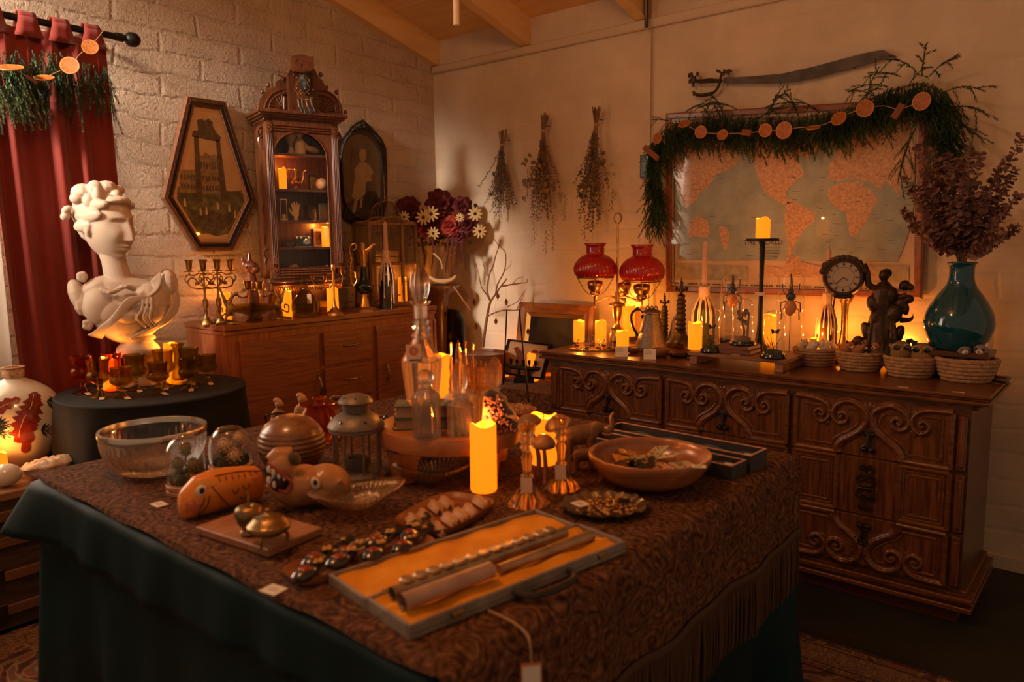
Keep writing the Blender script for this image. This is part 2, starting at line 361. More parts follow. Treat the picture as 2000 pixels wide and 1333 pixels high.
# rug
RUG = node_cloth('oriental rug', [(.05, .012, .008), (.12, .03, .015), (.30, .17, .07), (.10, .08, .04), (.2, .05, .02)], 9, .25, .95, .3)
RUGB = node_cloth('rug border', [(.22, .13, .05), (.07, .02, .01), (.30, .18, .07), (.10, .03, .02)], 24, .1, .95, .3)
RUGD = mat('rug dark line', (.04, .02, .012), .95)
b = MB(); X0, X1, Y0, Y1 = -2.93, .85, -.9, 2.47
b.box((X0+X1)/2, (Y0+Y1)/2, 0, X1-X0, Y1-Y0, .008)
b.mat(1)
for (a0, a1, c0, c1) in ((X0+.02, X1-.02, Y1-.17, Y1-.05), (X0+.02, X1-.02, Y0+.05, Y0+.17), (X0+.05, X0+.17, Y0+.17, Y1-.17), (X1-.17, X1-.05, Y0+.17, Y1-.17)): b.box((a0+a1)/2, (c0+c1)/2, .008, a1-a0, c1-c0, .0012)
b.mat(2)
for yy in (Y1-.185, Y1-.047, Y1-.008, Y1-.15): b.box((X0+X1)/2, yy, .0082, X1-X0-.05, .005, .0014)
tag(b.build('rug', [RUG, RUGB, RUGD], flat=True), 'red and gold patterned oriental rug under the long cloth-covered table', 'rug')
# ================= curtains =================
VEL = mat('red velvet', (.19, .016, .007), .8, 0, .12, 60, sheen=.12); VELT = VEL
def folds(y0, y1, z0, z1, x, amp, n, seed, spread=.0):
    rnd = random.Random(seed); ph = [rnd.uniform(0, 6) for _ in range(4)]
    def fn(u, v):
        yy = y0+(y1-y0)*u; yy += spread*(v)*(u-.5)
        d = sin(u*n*2*pi+ph[0]+.5*sin(v*3+ph[1]))*.6+sin(u*n*4.3+ph[2]+v*.7)*.4
        return (x+amp*(.55+.45*v)*d, yy+(.09*v*(1-u) if spread else 0), z1+(z0-z1)*v)
    return MB().grid(fn, 110, 14)
cu = T('curtain', 'red velvet curtain gathered on the black rod beside the window', 'curtain', (0, 0, 0))
folds(.99, 1.46, .03, 2.165, -3.40, .036, 5.5, 4, .06).build('drape', VEL, cu, 180, solid=.004)
for i in range(5):
    yy = .93+i*.118
    def strap(u, v, yy=yy):
        a = -pi*.1+v*pi*1.2; return (-3.40+.026*cos(a)*1.0, yy+(u-.5)*.055*(1+.5*abs(v-.5)), 2.20+.03*sin(a)) 
    b = MB().grid(strap, 4, 12)
    for sx in (.024, -.024): b.grid(lambda u, v, sx=sx: (-3.40+sx, yy+(u-.5)*.06*(1+.7*v), 2.205-.075*v), 3, 3)
    b.build('tab', VELT, cu, 180, solid=.003)
b = MB(); b.tube([(-3.40, .0, 2.2), (-3.40, 1.50, 2.2)], .0135, 14)
rd = T('curtain_rod', 'black curtain rod with round ball finial above the red curtain', 'curtain rod')
b.build('rod', BLKMET, rd)
b = MB().at(-3.40, 1.50, 2.2, rx=-pi/2); b.lathe([(.0, 0), (.017, 0), (.017, .03), (.013, .034), (.013, .04), (.02, .046), (.028, .055), (.0305, .07), (.028, .086), (.019, .097), (.01, .103), (0, .104)], 24); b.build('finial', BLKMET, rd)
b = MB(); b.tube([(-3.54, 1.44, 2.2), (-3.40, 1.44, 2.2)], .008, 8); b.build('bracket', BLKMET, rd)
SHEER = bpy.data.materials.new('sheer curtain'); SHEER.use_nodes = True; t_ = SHEER.node_tree; t_.nodes.clear()
oo = t_.nodes.new('ShaderNodeOutputMaterial'); d1 = t_.nodes.new('ShaderNodeBsdfDiffuse'); d1.inputs[0].default_value = (.85, .8, .72, 1); d2 = t_.nodes.new('ShaderNodeBsdfTranslucent'); d2.inputs[0].default_value = (.85, .8, .72, 1)
mm = t_.nodes.new('ShaderNodeMixShader'); t_.links.new(d1.outputs[0], mm.inputs[1]); t_.links.new(d2.outputs[0], mm.inputs[2]); t3 = t_.nodes.new('ShaderNodeBsdfTransparent'); m4 = t_.nodes.new('ShaderNodeMixShader'); m4.inputs[0].default_value = .45
t_.links.new(mm.outputs[0], m4.inputs[1]); t_.links.new(t3.outputs[0], m4.inputs[2]); t_.links.new(m4.outputs[0], oo.inputs[0])
tag(folds(.0, 1.03, .4, 2.16, -3.475, .018, 9, 9).build('sheer_curtain', SHEER, None, 180), 'white sheer curtain hanging behind the red velvet one at the left edge', 'sheer curtain')
# ================= sideboard =================
sb = T('sideboard', 'long brown wooden sideboard with drawers against the rough wall', 'sideboard', (0, 0, 0))
fx, y0, y1, zt = -3.178, 1.786, 3.12, .964
b = MB(); b.box((WX+fx)/2-.0, (y0+y1)/2, .05, fx-WX-.02, y1-y0-.012, zt-.09); b.box((WX+fx)/2, (y0+y1)/2, 0, fx-WX-.06, y1-y0-.06, .05); b.build('body', TEAKV, sb, flat=True)
b = MB(); b.box((WX+fx)/2+.003, (y0+y1)/2, zt-.024, fx-WX+.0, y1-y0+.006, .024, .002); b.box((WX+fx)/2, (y0+y1)/2, zt-.046, fx-WX-.006, y1-y0, .02, .002); b.build('top', TEAK, sb, flat=True)
def sf(xx, yy): p = atx(xx, yy, fx+.004); return p.y, p.z
ya = sf(471, 700)[0]; yb = sf(623, 700)[0]; yc = sf(633, 700)[0]; yd = sf(726, 700)[0]; ye = sf(737, 700)[0]; yf = sf(846, 700)[0]
ztop = sf(680, 643)[1]
def panel(name, a, c, z0, z1, k=0):
    b = MB(); b.box(fx+.001, (a+c)/2, z0, .02, c-a, z1-z0, .002); return b.build(name, TEAK, sb, flat=True)
def bow(p, vert, L=.1):
    b = MB(); n = 14; pts = []; r = []
    for i in range(n+1):
        t = i/n-.5; q = .022*cos(t*pi)+.002; pts.append((q, 0, t*L) if vert else (q, t*L, 0)); r.append(.0035+.003*cos(t*pi))
    b.tube(pts, r, 8); 
    for s_ in (-1, 1): b.ell((.004, 0, s_*L/2) if vert else (.004, s_*L/2, 0), .007, 8)
    o = b.build('handle', OLDBRASS, p); return o
dl = panel('door', ya, yb, .09, ztop-.002); h = bow(dl, 1, .12); p = atx(620, 755, fx); h.location = (fx+.011, p.y, p.z)
dz = [ztop, sf(681, 711)[1], sf(683, 779)[1], .30]
for i in range(3):
    d = panel('drawer', yc, yd, dz[i+1]+.012 if i < 2 else .09, dz[i]-.006)
    if i < 2:
        h = bow(d, 0, .09); p = atx((683, 686)[i], (673, 738)[i], fx); h.location = (fx+.011, p.y, p.z)
dr = panel('door', ye, yf, .09, ztop-.002); h = bow(dr, 1, .1); p = atx(752, 727, fx); h.location = (fx+.011, p.y, p.z)
b = MB().at(fx+.012, atx(747, 759, fx).y, atx(747, 759, fx).z, ry=pi/2); b.lathe([(.003, 0), (.0065, 0), (.0065, .002), (.003, .002)], 14); b.build('keyhole', BRASS, dr)
panel('side_panel', yf+.008, y1-.012, .09, ztop-.002)
# ================= carved dresser =================
DY, DX0, DX1, DZ = 2.84, -2.205, -.361, .809
ds = T('dresser', 'long dark wooden dresser with carved scroll drawer fronts under the map', 'dresser', (0, 0, 0))
dxl = aty(1076, 740, DY+.02).x; dxr = aty(1899, 799, DY+.02).x; cx = (dxl+dxr)/2
b = MB(); b.box(cx, DY+.25, .12, dxr-dxl, .46, DZ-.16); b.build('carcass', DARKWALNUT, ds, flat=True)
b = MB()
for k, (i, z0, h_) in enumerate(((0, DZ-.012, .012), (.008, DZ-.022, .010), (.0, DZ-.034, .012), (.022, DZ-.044, .010), (.034, DZ-.058, .014))):
    b.box((DX0+DX1)/2, DY+.24+i/2, z0, DX1-DX0-2*i, .48-i, h_, .003)
b.build('top', WALNUT, ds, flat=True)
b = MB()
for (i, z0, h_) in ((.0, .055, .018), (.012, .073, .012), (.0, .085, .02), (.02, .105, .02)): b.box((DX0+DX1)/2-.005, DY+.24+i/2, z0, DX1-DX0-.02-2*i, .47-i, h_, .003)
b.build('plinth', WALNUT, ds, flat=True)
b = MB(); b.box(cx, DY+.26, 0, dxr-dxl-.02, .42, .056); b.build('base', mat('reddish base wood', (.10, .022, .012), .5), ds, flat=True)
zr = [DZ-.066, aty(1692, 897, DY).z, aty(1686, 1010, DY).z, .13]
cols = [(aty(1092, 740, DY).x, aty(1289, 760, DY).x), (aty(1299, 760, DY).x, aty(1538, 800, DY).x), (aty(1550, 810, DY).x, aty(1860, 880, DY).x)]
FR = (DY+.012)
def scroll_pts(flip, sx, k=1.0):
    big = [(-160, 308), (-158, 275), (-135, 237), (-88, 203), (-40, 160), (-14, 105), (-24, 50), (-66, 14), (-113, 5), (-162, 25), (-191, 75), (-184, 115), (-152, 137), (-120, 124), (-111, 94), (-130, 72), (-153, 80), (-155, 100), (-142, 104)]
    out = [(-392, 4), (-300, 6), (-238, 22), (-207, 66), (-212, 112), (-243, 140), (-278, 126), (-288, 96), (-268, 70), (-246, 78), (-242, 98), (-256, 106)]
    frm = [(-392, 4), (-392, 308), (-160, 308)]
    inn = [(-250, 46), (-350, 46), (-350, 268), (-188, 268), (-182, 240), (-150, 205), (-110, 180), (-60, 130), (-52, 95), (-75, 55), (-112, 50)]
    return big, out, frm, inn
SCRW = WALNUT
def scroll_panel(name, x0, x1, z0, z1, flip):
    xc = (x0+x1)/2; kx = (x1-x0)/2/400; kz = (z1-z0)/316
    def tr(p, sx, y): 
        d = p[1] if not flip else 316-p[1]
        return (xc+sx*p[0]*kx, y, z1-d*kz)
    big, out, frm, inn = scroll_pts(flip, 1)
    b = MB(); b.box(xc, FR+.006, z0, x1-x0, .012, z1-z0, .002); dr_ = b.build(name, WALNUTV, ds, flat=True)
    b = MB()
    for sx in (-1, 1):
        s1 = [(p.x, p.y) for p in spline(big, 5)]; n = len(s1)
        b.tube([tr(p, sx, FR-.005-.004*(i/n)) for i, p in enumerate(s1)], [.0095-.0045*(i/n) for i in range(n)], 8); b.tube([tr(p, sx, FR+.007) for p in s1], [.020-.010*(i/n) for i in range(n)], 10)
        s1 = [(p.x, p.y) for p in spline(out, 5)]; n = len(s1)
        b.tube([tr(p, sx, FR-.004-.004*(i/n)) for i, p in enumerate(s1)], [.0080-.003*(i/n) for i in range(n)], 8); b.tube([tr(p, sx, FR+.007) for p in s1], [.015-.007*(i/n) for i in range(n)], 10)
        for a_, c_ in zip(frm, frm[1:]): b.tube([tr(a_, sx, FR), tr(c_, sx, FR)], .0105, 8)
        for a_, c_ in zip(inn[1:3], inn[2:4]): b.tube([tr(a_, sx, FR), tr(c_, sx, FR)], .005, 6)
        b.tube([tr((p.x, p.y), sx, FR) for p in spline(inn[3:], 4)], .005, 6); b.tube([tr(p, sx, FR) for p in inn[0:2]], .005, 6)
        b.ell(tr((-142, 95), sx, FR-.006), .008, 8); b.ell(tr((-258, 98), sx, FR-.006), .006, 8)
        for (px_, pz_, r_) in ((-222, 30, .008), (-222, 140, .009)):   # little leaves between the scrolls
            b.ell(tr((px_, pz_), sx, FR-.002), (r_*.7, .006, r_*1.9), 8); b.ell(tr((px_-12, pz_), sx, FR-.001), (r_*.6, .004, r_*1.3), 8, (0, .5, 0)); b.ell(tr((px_+12, pz_), sx, FR-.001), (r_*.6, .004, r_*1.3), 8, (0, -.5, 0))
    b.ell(tr((0, 20), 1, FR), (.010, .006, .016), 8); b.ell(tr((0, 170), 1, FR), (.007, .006, .014), 8)
    for sx in (-1, 1): b.ell(tr((sx*18, 22), 1, FR), (.006, .005, .016), 8, (0, sx*.5, 0))
    b.build('carving', SCRW, dr_, 50)
    return dr_
def plain_panel(x0, x1, z0, z1):
    xc = (x0+x1)/2; b = MB(); b.box(xc, FR+.006, z0, x1-x0, .012, z1-z0, .002); d = b.build('drawer', WALNUTV, ds, flat=True); b = MB(); k = (x1-x0)/800
    for s_ in (-1, 1):
        for i, r_ in ((0, .0095), (40, .005), (22, .004)):
            q = [(xc+s_*(392-i)*k, FR, z0+.006+i*k), (xc+s_*(392-i)*k, FR, z1-.006-i*k), (xc+s_*(160+i)*k, FR, z1-.006-i*k), (xc+s_*(160+i)*k, FR, z0+.006+i*k)]
            for a_, c_ in zip(q, q[1:]+q[:1]): b.tube([a_, c_], r_, 6)
    b.build('carving', SCRW, d, 50); return d
def fleur(d, x, z, s=1, up=1):
    b = MB(); y = FR-.012
    def t2(pts, r): b.tube([(x+p.x*s, y+.003, z+up*p.y*s) for p in spline(pts, 4)], r, 6)
    b.ell((x, y, z+up*.036*s), (.022*s, .006, .006), 10); b.ell((x, y, z+up*.028*s), (.014*s, .006, .012), 8)
    for q in (-1, 1):
        t2([(q*.004, -.01), (q*.006, .012), (q*.02, .03), (q*.031, .024), (q*.028, .016)], [.004]*17 if 0 else .0035)
        t2([(0, -.005), (q*.012, -.018), (q*.022, -.028), (q*.016, -.04), (q*.005, -.035), (q*.008, -.028)], .004)
        b.ell((x+q*.012*s, y-.003, z+up*-.031*s), (.009*s, .006, .009), 8)
    b.tube([(x, y, z+up*.03*s), (x, y-.004, z-up*.02*s)], .006, 6)
    b.build('handle', DKBRONZE, d, 50)
def midpull(d, x, z):
    b = MB(); y = FR-.012
    for u in (-1, 1):
        for q in (-1, 1):
            b.tube([(x+p.x, y+.003, z+u*p.y) for p in spline([(0, .006), (q*.022, .01), (q*.031, .03), (q*.018, .045), (q*.005, .032), (q*.014, .024)], 4)], .0035, 6)
            b.tube([(x+p.x, y+.003, z+u*p.y) for p in spline([(q*.004, .045), (q*.012, .058), (q*.022, .07), (q*.012, .083), (q*.002, .074), (q*.009, .066)], 4)], .0033, 6)
            b.ell((x+q*.014, y, z+u*.029), .006, 8); b.ell((x+q*.012, y, z+u*.072), .005, 8)
    b.tube([(x-.034, y-.006, z), (x+.034, y-.006, z)], .004, 8); b.build('handle', DKBRONZE, d, 50)
for ci, (a, c) in enumerate(cols):
    d = scroll_panel('drawer', a, c, zr[1]+.003, zr[0], False); fleur(d, (a+c)/2, zr[1]+.065)
    d = plain_panel(a, c, zr[2]+.003, zr[1]-.003); midpull(d, (a+c)/2, (zr[1]+zr[2])/2)
    d = scroll_panel('drawer', a, c, zr[3]+.004, zr[2]-.003, True); fleur(d, (a+c)/2, zr[2]-.065, 1, -1)
b = MB()
for (x0, x1) in ((cols[2][1]+.012, dxr-.008), (dxl+.006, cols[0][0]-.008)):
    for z0, z1 in ((zr[1]+.006, zr[0]-.01), (zr[2]+.006, zr[1]-.008), (zr[3]+.01, zr[2]-.008)):
        xm = (x0+x1)/2; b.box(xm, DY+.014, z0, x1-x0, .014, z1-z0, .004); b.box(xm, DY+.006, z0+.015, (x1-x0)*.6, .01, z1-z0-.03, .003)
b.build('pilaster', WALNUTV, ds, flat=True)
# ================= long table with cloths =================
TX0, TX1, TY0, TY1, TZ = -2.10, -.69, .665, 1.95, .76
SAT = mat('teal black satin', (.002, .017, .020), .55, 0, .08, 25, .3, 3); SAT.node_tree.nodes['Principled BSDF'].inputs['Specular IOR Level'].default_value = .2
def perim(u):                                       # around the table, corner rounded
    W, L = TX1-TX0, TY1-TY0; P = 2*(W+L); s = u*P
    if s < W: return TX0+s, TY0, 0, -1
    s -= W
    if s < L: return TX1, TY0+s, 1, 0
    s -= L
    if s < W: return TX1-s, TY1, 0, 1
    s -= W; return TX0, TY1-s, -1, 0
def skirt(u, v):
    x, y, nx, ny = perim(u % 1); W, L = TX1-TX0, TY1-TY0; s = u*2*(W+L)
    d = .006+.035*v**1.6*(sin(s*17+.8*sin(s*5))+.5*sin(s*31+2)) + .02*v
    # corner softening
    cxx = (x-(TX0+TX1)/2)/(W/2); cyy = (y-(TY0+TY1)/2)/(L/2); m_ = min(abs(cxx), abs(cyy))
    if m_ > .93: nx, ny = (cxx > 0)*2-1, (cyy > 0)*2-1; d = d*.6+.03*v
    return (x+nx*d, y+ny*d, TZ-.012-(TZ-.02)*v)
b = MB().grid(skirt, 260, 14, cu=True); b.box((TX0+TX1)/2, (TY0+TY1)/2, TZ-.02, TX1-TX0, TY1-TY0, .014)
tag(b.build('table_skirt', SAT, None, 180), 'dark teal satin skirt hanging to the floor around the long table', 'table skirt')
def over(u, v):                                      # upper teal layer on the near side, corner pointing out at the left
    x = TX0-.0+(TX1-TX0+.0)*u; dr_ = .13+.02*sin(u*5); c = max(0, 1-u/.11); f = sin(u*34+.6*sin(u*9))*.5+sin(u*61)*.3
    z = TZ-.006-dr_*v-.02*c*v; yy = TY0-.008-.012*v*(1+f)-.004; xx = x-.10*c*v**.8
    if v == 0: yy = TY0+.03; z = TZ-.004
    return (xx, yy-.05*c*v, z)
def over2(u, v):                                     # same layer down the left side
    y = TY0+(TY1-TY0)*u; c = max(0, 1-u/.12); f = sin(u*30)*.5
    z = TZ-.006-.14*v-.02*c*v; xx = TX0-.010-.012*v*(1+f)
    if v == 0: xx = TX0+.03; z = TZ-.004
    return (xx-.09*c*v**.8, y-.06*c*v, z)
b = MB().grid(over, 120, 8); b.grid(over2, 90, 8)
tag(b.build('satin_tablecloth', SAT, None, 180, solid=.0015), 'dark teal satin cloth hanging over the near edge below the brown paisley cloth', 'tablecloth')
PAIS = node_cloth('brown paisley brocade', [(.042, .016, .008), (.085, .034, .016), (.155, .068, .033), (.06, .024, .011), (.20, .093, .048)], 34, .06, .9, .35, 0)
PAISB = mat('brown velvet band', (.075, .036, .018), .9)
def pais(u, v):
    x0, x1 = TX0-.012, TX1; tot = (x1-x0)+.21; s = u*tot; y = TY0-.012+(TY1-TY0+.03)*v
    if s <= x1-x0-.02: return (x0+s, y, TZ+.002*sin(s*7+y*4)*0+TZ*0+.0015 if 0 else TZ+.001)
    e = s-(x1-x0-.02); R_ = .03
    if e < R_*pi/2: a = e/R_; return (x1-.01+R_*1.1*sin(a), y, TZ+.001-R_*(1-cos(a)))
    e -= R_*pi/2; wv = .007*sin(y*16)+.005*sin(y*31+1); return (x1+.022+wv*min(1, e/.1)*.8+.01, y, TZ-R_-e)
b = MB().grid(pais, 150, 90)
def nearlip(u, v): x = TX0-.012+(TX1-TX0+.02)*u; return (x, TY0-.012-.004*v, TZ+.001-.008*v-.004*v*sin(x*22))
b.grid(nearlip, 60, 2)
def farside(u, v): x = TX0-.012+(TX1-TX0+.02)*u; return (x, TY1+.018+.02*v+.008*sin(x*14)*v, TZ+.001-.2*v)
b.grid(farside, 60, 4)
def leftlip(u, v): y = TY0-.012+(TY1-TY0+.03)*u; return (TX0-.012-.006*v, y, TZ+.001-.05*v*min(1, u*4))
b.grid(leftlip, 40, 2)
pc = tag(b.build('paisley_tablecloth', PAIS, None, 180), 'brown paisley brocade cloth with fringed hem spread over the long table', 'tablecloth')
b = MB()
def band(u, v): p = pais(1, u); q = pais(.985, u); return (p[0]+.004, p[1], p[2]-.002+.022*(1-v))
b.grid(band, 90, 1); b.build('hem_band', PAISB, pc, 180, solid=.003)
b = MB(); n = 230
rnd = random.Random(5)
for i in range(n):
    p = pais(1, (i+.5)/n); sw = rnd.uniform(-.004, .004)
    b.tube([(p[0]+.003, p[1], p[2]+.004), (p[0]+.004+sw, p[1]+sw, p[2]-.07), (p[0]+.003+sw, p[1]+sw, p[2]-.135-rnd.uniform(0, .012))], [.0022, .0026, .0018], 5)
fr = b.build('fringe', PAISB, pc); fr['kind'] = 'stuff'
# ================= round table =================
RC = Vector((-3.03, 1.385, 0)); RR = .345; RZ = .76
BLKC = mat('charcoal cloth', (.007, .0075, .008), .85, 0, .1, 50)
def rcl(u, v):
    a = u*2*pi; 
    if v < .4: r = RR*v/.4*.985; return (RC.x+r*cos(a), RC.y+r*sin(a), RZ)
    if v < .5: t = (v-.4)/.1*pi/2; return (RC.x+(RR*.985+.012*sin(t))*cos(a), RC.y+(RR*.985+.012*sin(t))*sin(a), RZ-.012*(1-cos(t)))
    t = (v-.5)/.5; f = (sin(a*9+.6*sin(a*2))*.7+.3*sin(a*17+1)); r = RR+.002+.045*t**.7*(.6+f*.8)
    x = max(RC.x+r*cos(a), -3.345); return (x, max(1.04, min(RC.y+r*sin(a), 1.765)), RZ-.012-(RZ-.03)*t)
tag(MB().grid(rcl, 160, 30, cu=True).build('round_tablecloth', BLKC, None, 180), 'charcoal cloth draped over the small round table under the white bust', 'tablecloth')
# ================= trunk =================
tr_ = T('trunk', 'old wooden steamer trunk with slats below the window', 'trunk')
tx1, ty0, ty1, tz = -2.935, -.15, 1.03, .50
TRW = wood('trunk leather', (.035, .018, .010), (.075, .038, .02), .7, 6, (8, 1, 8), 0, .3); TRS = wood('trunk slat', (.10, .042, .018), (.17, .075, .032), .6, 5, (8, 1, 8), 0, .2)
TRT = wood('trunk top', (.22, .10, .045), (.32, .16, .075), .5, 5, (6, 1, 6), .1, .2)
b = MB(); b.box((tx1-3.44)/2, (ty0+ty1)/2, .02, 3.44+tx1, ty1-ty0, tz-.05); b.build('body', TRW, tr_, flat=True)
b = MB(); b.box((tx1-3.44)/2+.003, (ty0+ty1)/2, tz-.03, 3.44+tx1+.012, ty1-ty0+.012, .03, .004); b.build('lid', TRT, tr_, flat=True)
for z0 in (.07, .19, .31, .40): b = MB(); b.box(tx1+.007, (ty0+ty1)/2, z0, .014, ty1-ty0, .036, .003); b.build('slat', TRS, tr_, flat=True)
b = MB()
for yy in (.78,): 
    b.box(tx1+.012, yy+.19, .375, .012, .05, .085, .003); b.tube([(tx1+.02, yy+.19-.018, .39), (tx1+.034, yy+.19-.018, .385), (tx1+.034, yy+.19+.018, .385), (tx1+.02, yy+.19+.018, .39)], .004, 6)
b.build('clasp', DKBRONZE, tr_, flat=True)
b = MB()
for yy in (.45, .76): 
    for z0 in (.06, .185): b.box(tx1+.015, yy, z0, .006, .05, .055, .003); b.ell((tx1+.019, yy, z0+.028), .007, 8)
b.build('slat_clamp', DKBRONZE, tr_, flat=True)
# ================= candles =================
def candle(P, wpx, ytop, label, grp=None, P2=None):
    P = Vector(P); s = S(P); r = wpx*s/2; h = top(P, ytop)-P.z
    c = T('led_candle', label, 'candle', P, turn(P), grp)
    ph = P.x*37+P.y*11
    def md(a, z, q): return 1+.0*a
    n = 28; prof = [(0, 0), (r*.93, 0), (r, r*.12), (r, h*.5)]
    b = MB().lathe(prof, n)
    def rim(u, v):
        a = u*2*pi; wz = h-.004*(1+sin(2*a+ph)) - .003*(1+sin(3*a+ph*2))
        R = [(r, h*.5), (r, wz-.003), (r*.95, wz), (r*.84, wz-.001), (r*.76, wz-.008), (r*.3, wz-.013), (0.0005, wz-.014)][round(v*6)]
        return (R[0]*cos(a), R[0]*sin(a), R[1])
    b.grid(rim, n, 6, cu=True); b.build('wax', CANDLE, c, 60)
    b = MB().tube([(0, 0, h-.016), (.001, 0, h-.008), (.0, .001, h-.004)], .0012, 6); b.build('wick', BLKMET, c)
    l = bpy.data.lights.new('led_flame', 'POINT'); l.energy = .85*min(1.3, r/.02); l.color = (1, .31, .035); l.shadow_soft_size = .005
    lo = bpy.data.objects.new('led_flame', l); COL.objects.link(lo); lo.parent = c; lo.location = (0, 0, h+.006)
    return c
# ================= coffin shaped frame =================
def inset(poly, d):
    n = len(poly); out = []
    ar = sum(poly[i][0]*poly[(i+1) % n][1]-poly[(i+1) % n][0]*poly[i][1] for i in range(n)); sg = 1 if ar > 0 else -1
    for i in range(n):
        a, b_, c = Vector(poly[i-1]), Vector(poly[i]), Vector(poly[(i+1) % n])
        e1 = (b_-a).normalized(); e2 = (c-b_).normalized(); n1 = Vector((-e1.y, e1.x))*sg; n2 = Vector((-e2.y, e2.x))*sg
        k = (n1+n2); k = k/(1+n1.dot(n2)); out.append(tuple(b_+k*d))
    return out
def ringmb(b, A, B, ya, yb):
    n = len(A); b.add([(p[0], ya, p[1]) for p in A]+[(p[0], yb, p[1]) for p in B], [(i, (i+1) % n, n+(i+1) % n, n+i) for i in range(n)])
LW = pi/2
cf = T('framed_picture', 'coffin-shaped picture frame holding a sepia print of ruins on the rough wall', 'picture', (WX+.004, 1.95, 0), LW)
hexp = [(-.093, 1.297), (.095, 1.297), (.242, 1.55), (.100, 2.022), (-.093, 2.022), (-.240, 1.545)]
BRN = wood('frame brown', (.10, .035, .012), (.17, .065, .025), .35, 8, (8, 8, 8), .3); FBLK = mat('frame black', (.010, .009, .009), .35, coat=.3)
TANP = mat('sepia print', (.64, .40, .18), .8, var=.15, vs=6); MATT = mat('mat board', (.62, .35, .16), .8); SEP1 = mat('sepia dark', (.12, .075, .035), .8, var=.4, vs=40); SEP2 = mat('sepia mid', (.30, .19, .08), .8, var=.35, vs=50); SEP3 = mat('sepia green', (.15, .12, .045), .8, var=.5, vs=30)
b = MB(); H = [hexp]; 
b.prism(hexp, .014, 'xz', -.016)
for d0, d1, ya, yb, k in ((0, .004, -.016, -.03, 0), (.004, .012, -.03, -.03, 0), (.012, .02, -.026, -.026, 0), (.02, .036, -.024, -.020, 1), (.036, .04, -.020, -.028, 0), (.04, .046, -.028, -.022, 0)):
    b.mat(k); ringmb(b, inset(hexp, d0), inset(hexp, d1), ya, yb)
b.mat(0); hp = inset(hexp, .014); n = 6
for i in range(6):                                   # carved beads along the frame
    a, c = Vector(hp[i]), Vector(hp[(i+1) % 6]); L = (c-a).length; k = int(L/.008); dr_ = (c-a).normalized(); nn = Vector((-dr_.y, dr_.x))
    for j in range(k):
        p = a+(c-a)*((j+.5)/k); q1 = p-nn*.0; q2 = p+nn*.007; b.tube([(q1.x, -.028, q1.y), (q2.x, -.030, q2.y)], .0024, 4)
b.build('frame', [BRN, FBLK], cf, flat=True)
b = MB(); hi = inset(hexp, .044); b.mat(0); b.face([(p[0], -.020, p[1]) for p in hi]); hj = inset(hexp, .062)
b.mat(1); hp2 = [(max(min(p[0], .155), -.155), max(min(p[1], 1.965), 1.385)) for p in hj]; b.face([(p[0], -.0204, p[1]) for p in hj])
def shp(k, pts, o): b.mat(k).face([(x, -.0204-o*.0003, z) for x, z in pts])
shp(4, [(-.165, 1.60), (-.172, 1.545), (-.075, 1.38), (-.04, 1.385), (.02, 1.37), (.08, 1.385), (.178, 1.55), (.165, 1.60), (.10, 1.59), (.0, 1.60), (-.1, 1.595)], 1)
shp(3, [(-.150, 1.64), (-.145, 1.68), (-.05, 1.685), (-.05, 1.755), (-.03, 1.75), (-.02, 1.77), (.01, 1.755), (.03, 1.765), (.05, 1.75), (.06, 1.68), (.07, 1.66), (.07, 1.575), (-.158, 1.575)], 2)
for row, z0 in ((0, 1.59), (1, 1.635)):
    for i in range(13):
        x0 = -.148+i*.0155; shp(2, [(x0, z0), (x0+.009, z0), (x0+.009, z0+.02), (x0+.0045, z0+.026), (x0, z0+.02)], 3)
for i in range(7): x0 = -.045+i*.0145; shp(2, [(x0, 1.69), (x0+.007, 1.69), (x0+.007, 1.725), (x0, 1.725)], 3)
shp(2, [(-.078, 1.53), (-.045, 1.53), (-.047, 1.84), (-.07, 1.84)], 4); shp(2, [(.05, 1.54), (.085, 1.54), (.062, 1.83), (.040, 1.84)], 4)
shp(2, [(-.08, 1.838), (-.073, 1.865), (-.05, 1.868), (-.035, 1.895), (.028, 1.90), (.045, 1.868), (.068, 1.85), (.06, 1.825), (-.03, 1.832)], 4)
shp(2, [(-.045, 1.868), (-.05, 1.915), (-.03, 1.925), (-.01, 1.918), (.01, 1.93), (.03, 1.915), (.025, 1.868)], 5)
shp(2, [(-.13, 1.50), (-.08, 1.43), (.05, 1.40), (.10, 1.44), (.13, 1.51), (.06, 1.47), (0, 1.50), (-.07, 1.49)], 4)
for x0, z0 in ((-.135, 1.54), (-.06, 1.50), (-.03, 1.505), (.09, 1.52), (.12, 1.49), (.03, 1.53)):
    shp(1, [(x0-.006, z0-.03), (x0+.007, z0-.03), (x0+.004, z0), (x0, z0+.012), (x0-.004, z0)], 6)
b.build('print', [MATT, TANP, SEP1, SEP2, SEP3], cf, flat=True)
b = MB(); b.face([(p[0], -.0235, p[1]) for p in inset(hexp, .042)]); b.build('glass', GLASS, cf, flat=True)
# ================= display cabinet =================
CX = -3.33; cb = T('display_cabinet', 'tall carved wooden wall cabinet with arched glass door standing on the sideboard', 'cabinet', (0, 0, 0))
def cy(xx, yy, X=CX): p = atx(xx, yy, X); return p.y, p.z
yl, yr = cy(518, 300)[0], cy(661, 300)[0]; z0c, z1c = 1.160, 1.925; dyl = cy(537, 400)[0]; dyr = cy(641, 400)[0]
BK = WX+.02
CA = radians(17); _r = ray(661, 300); _L = (CX*_r.y-yl*_r.x)/(cos(CA)*_r.x-sin(CA)*_r.y); KY = _L/(yr-yl)
def cxf(P): d = Vector((P[0]-CX, (P[1]-yl)*KY, 0)); return Vector((CX+d.x*cos(CA)+d.y*sin(CA), yl-d.x*sin(CA)+d.y*cos(CA), P[2]))
def crot(o): o.location = cxf((0, 0, 0)); o.rotation_euler.z = -CA; o.scale = (1, KY, 1)
crot(cb)
b = MB()
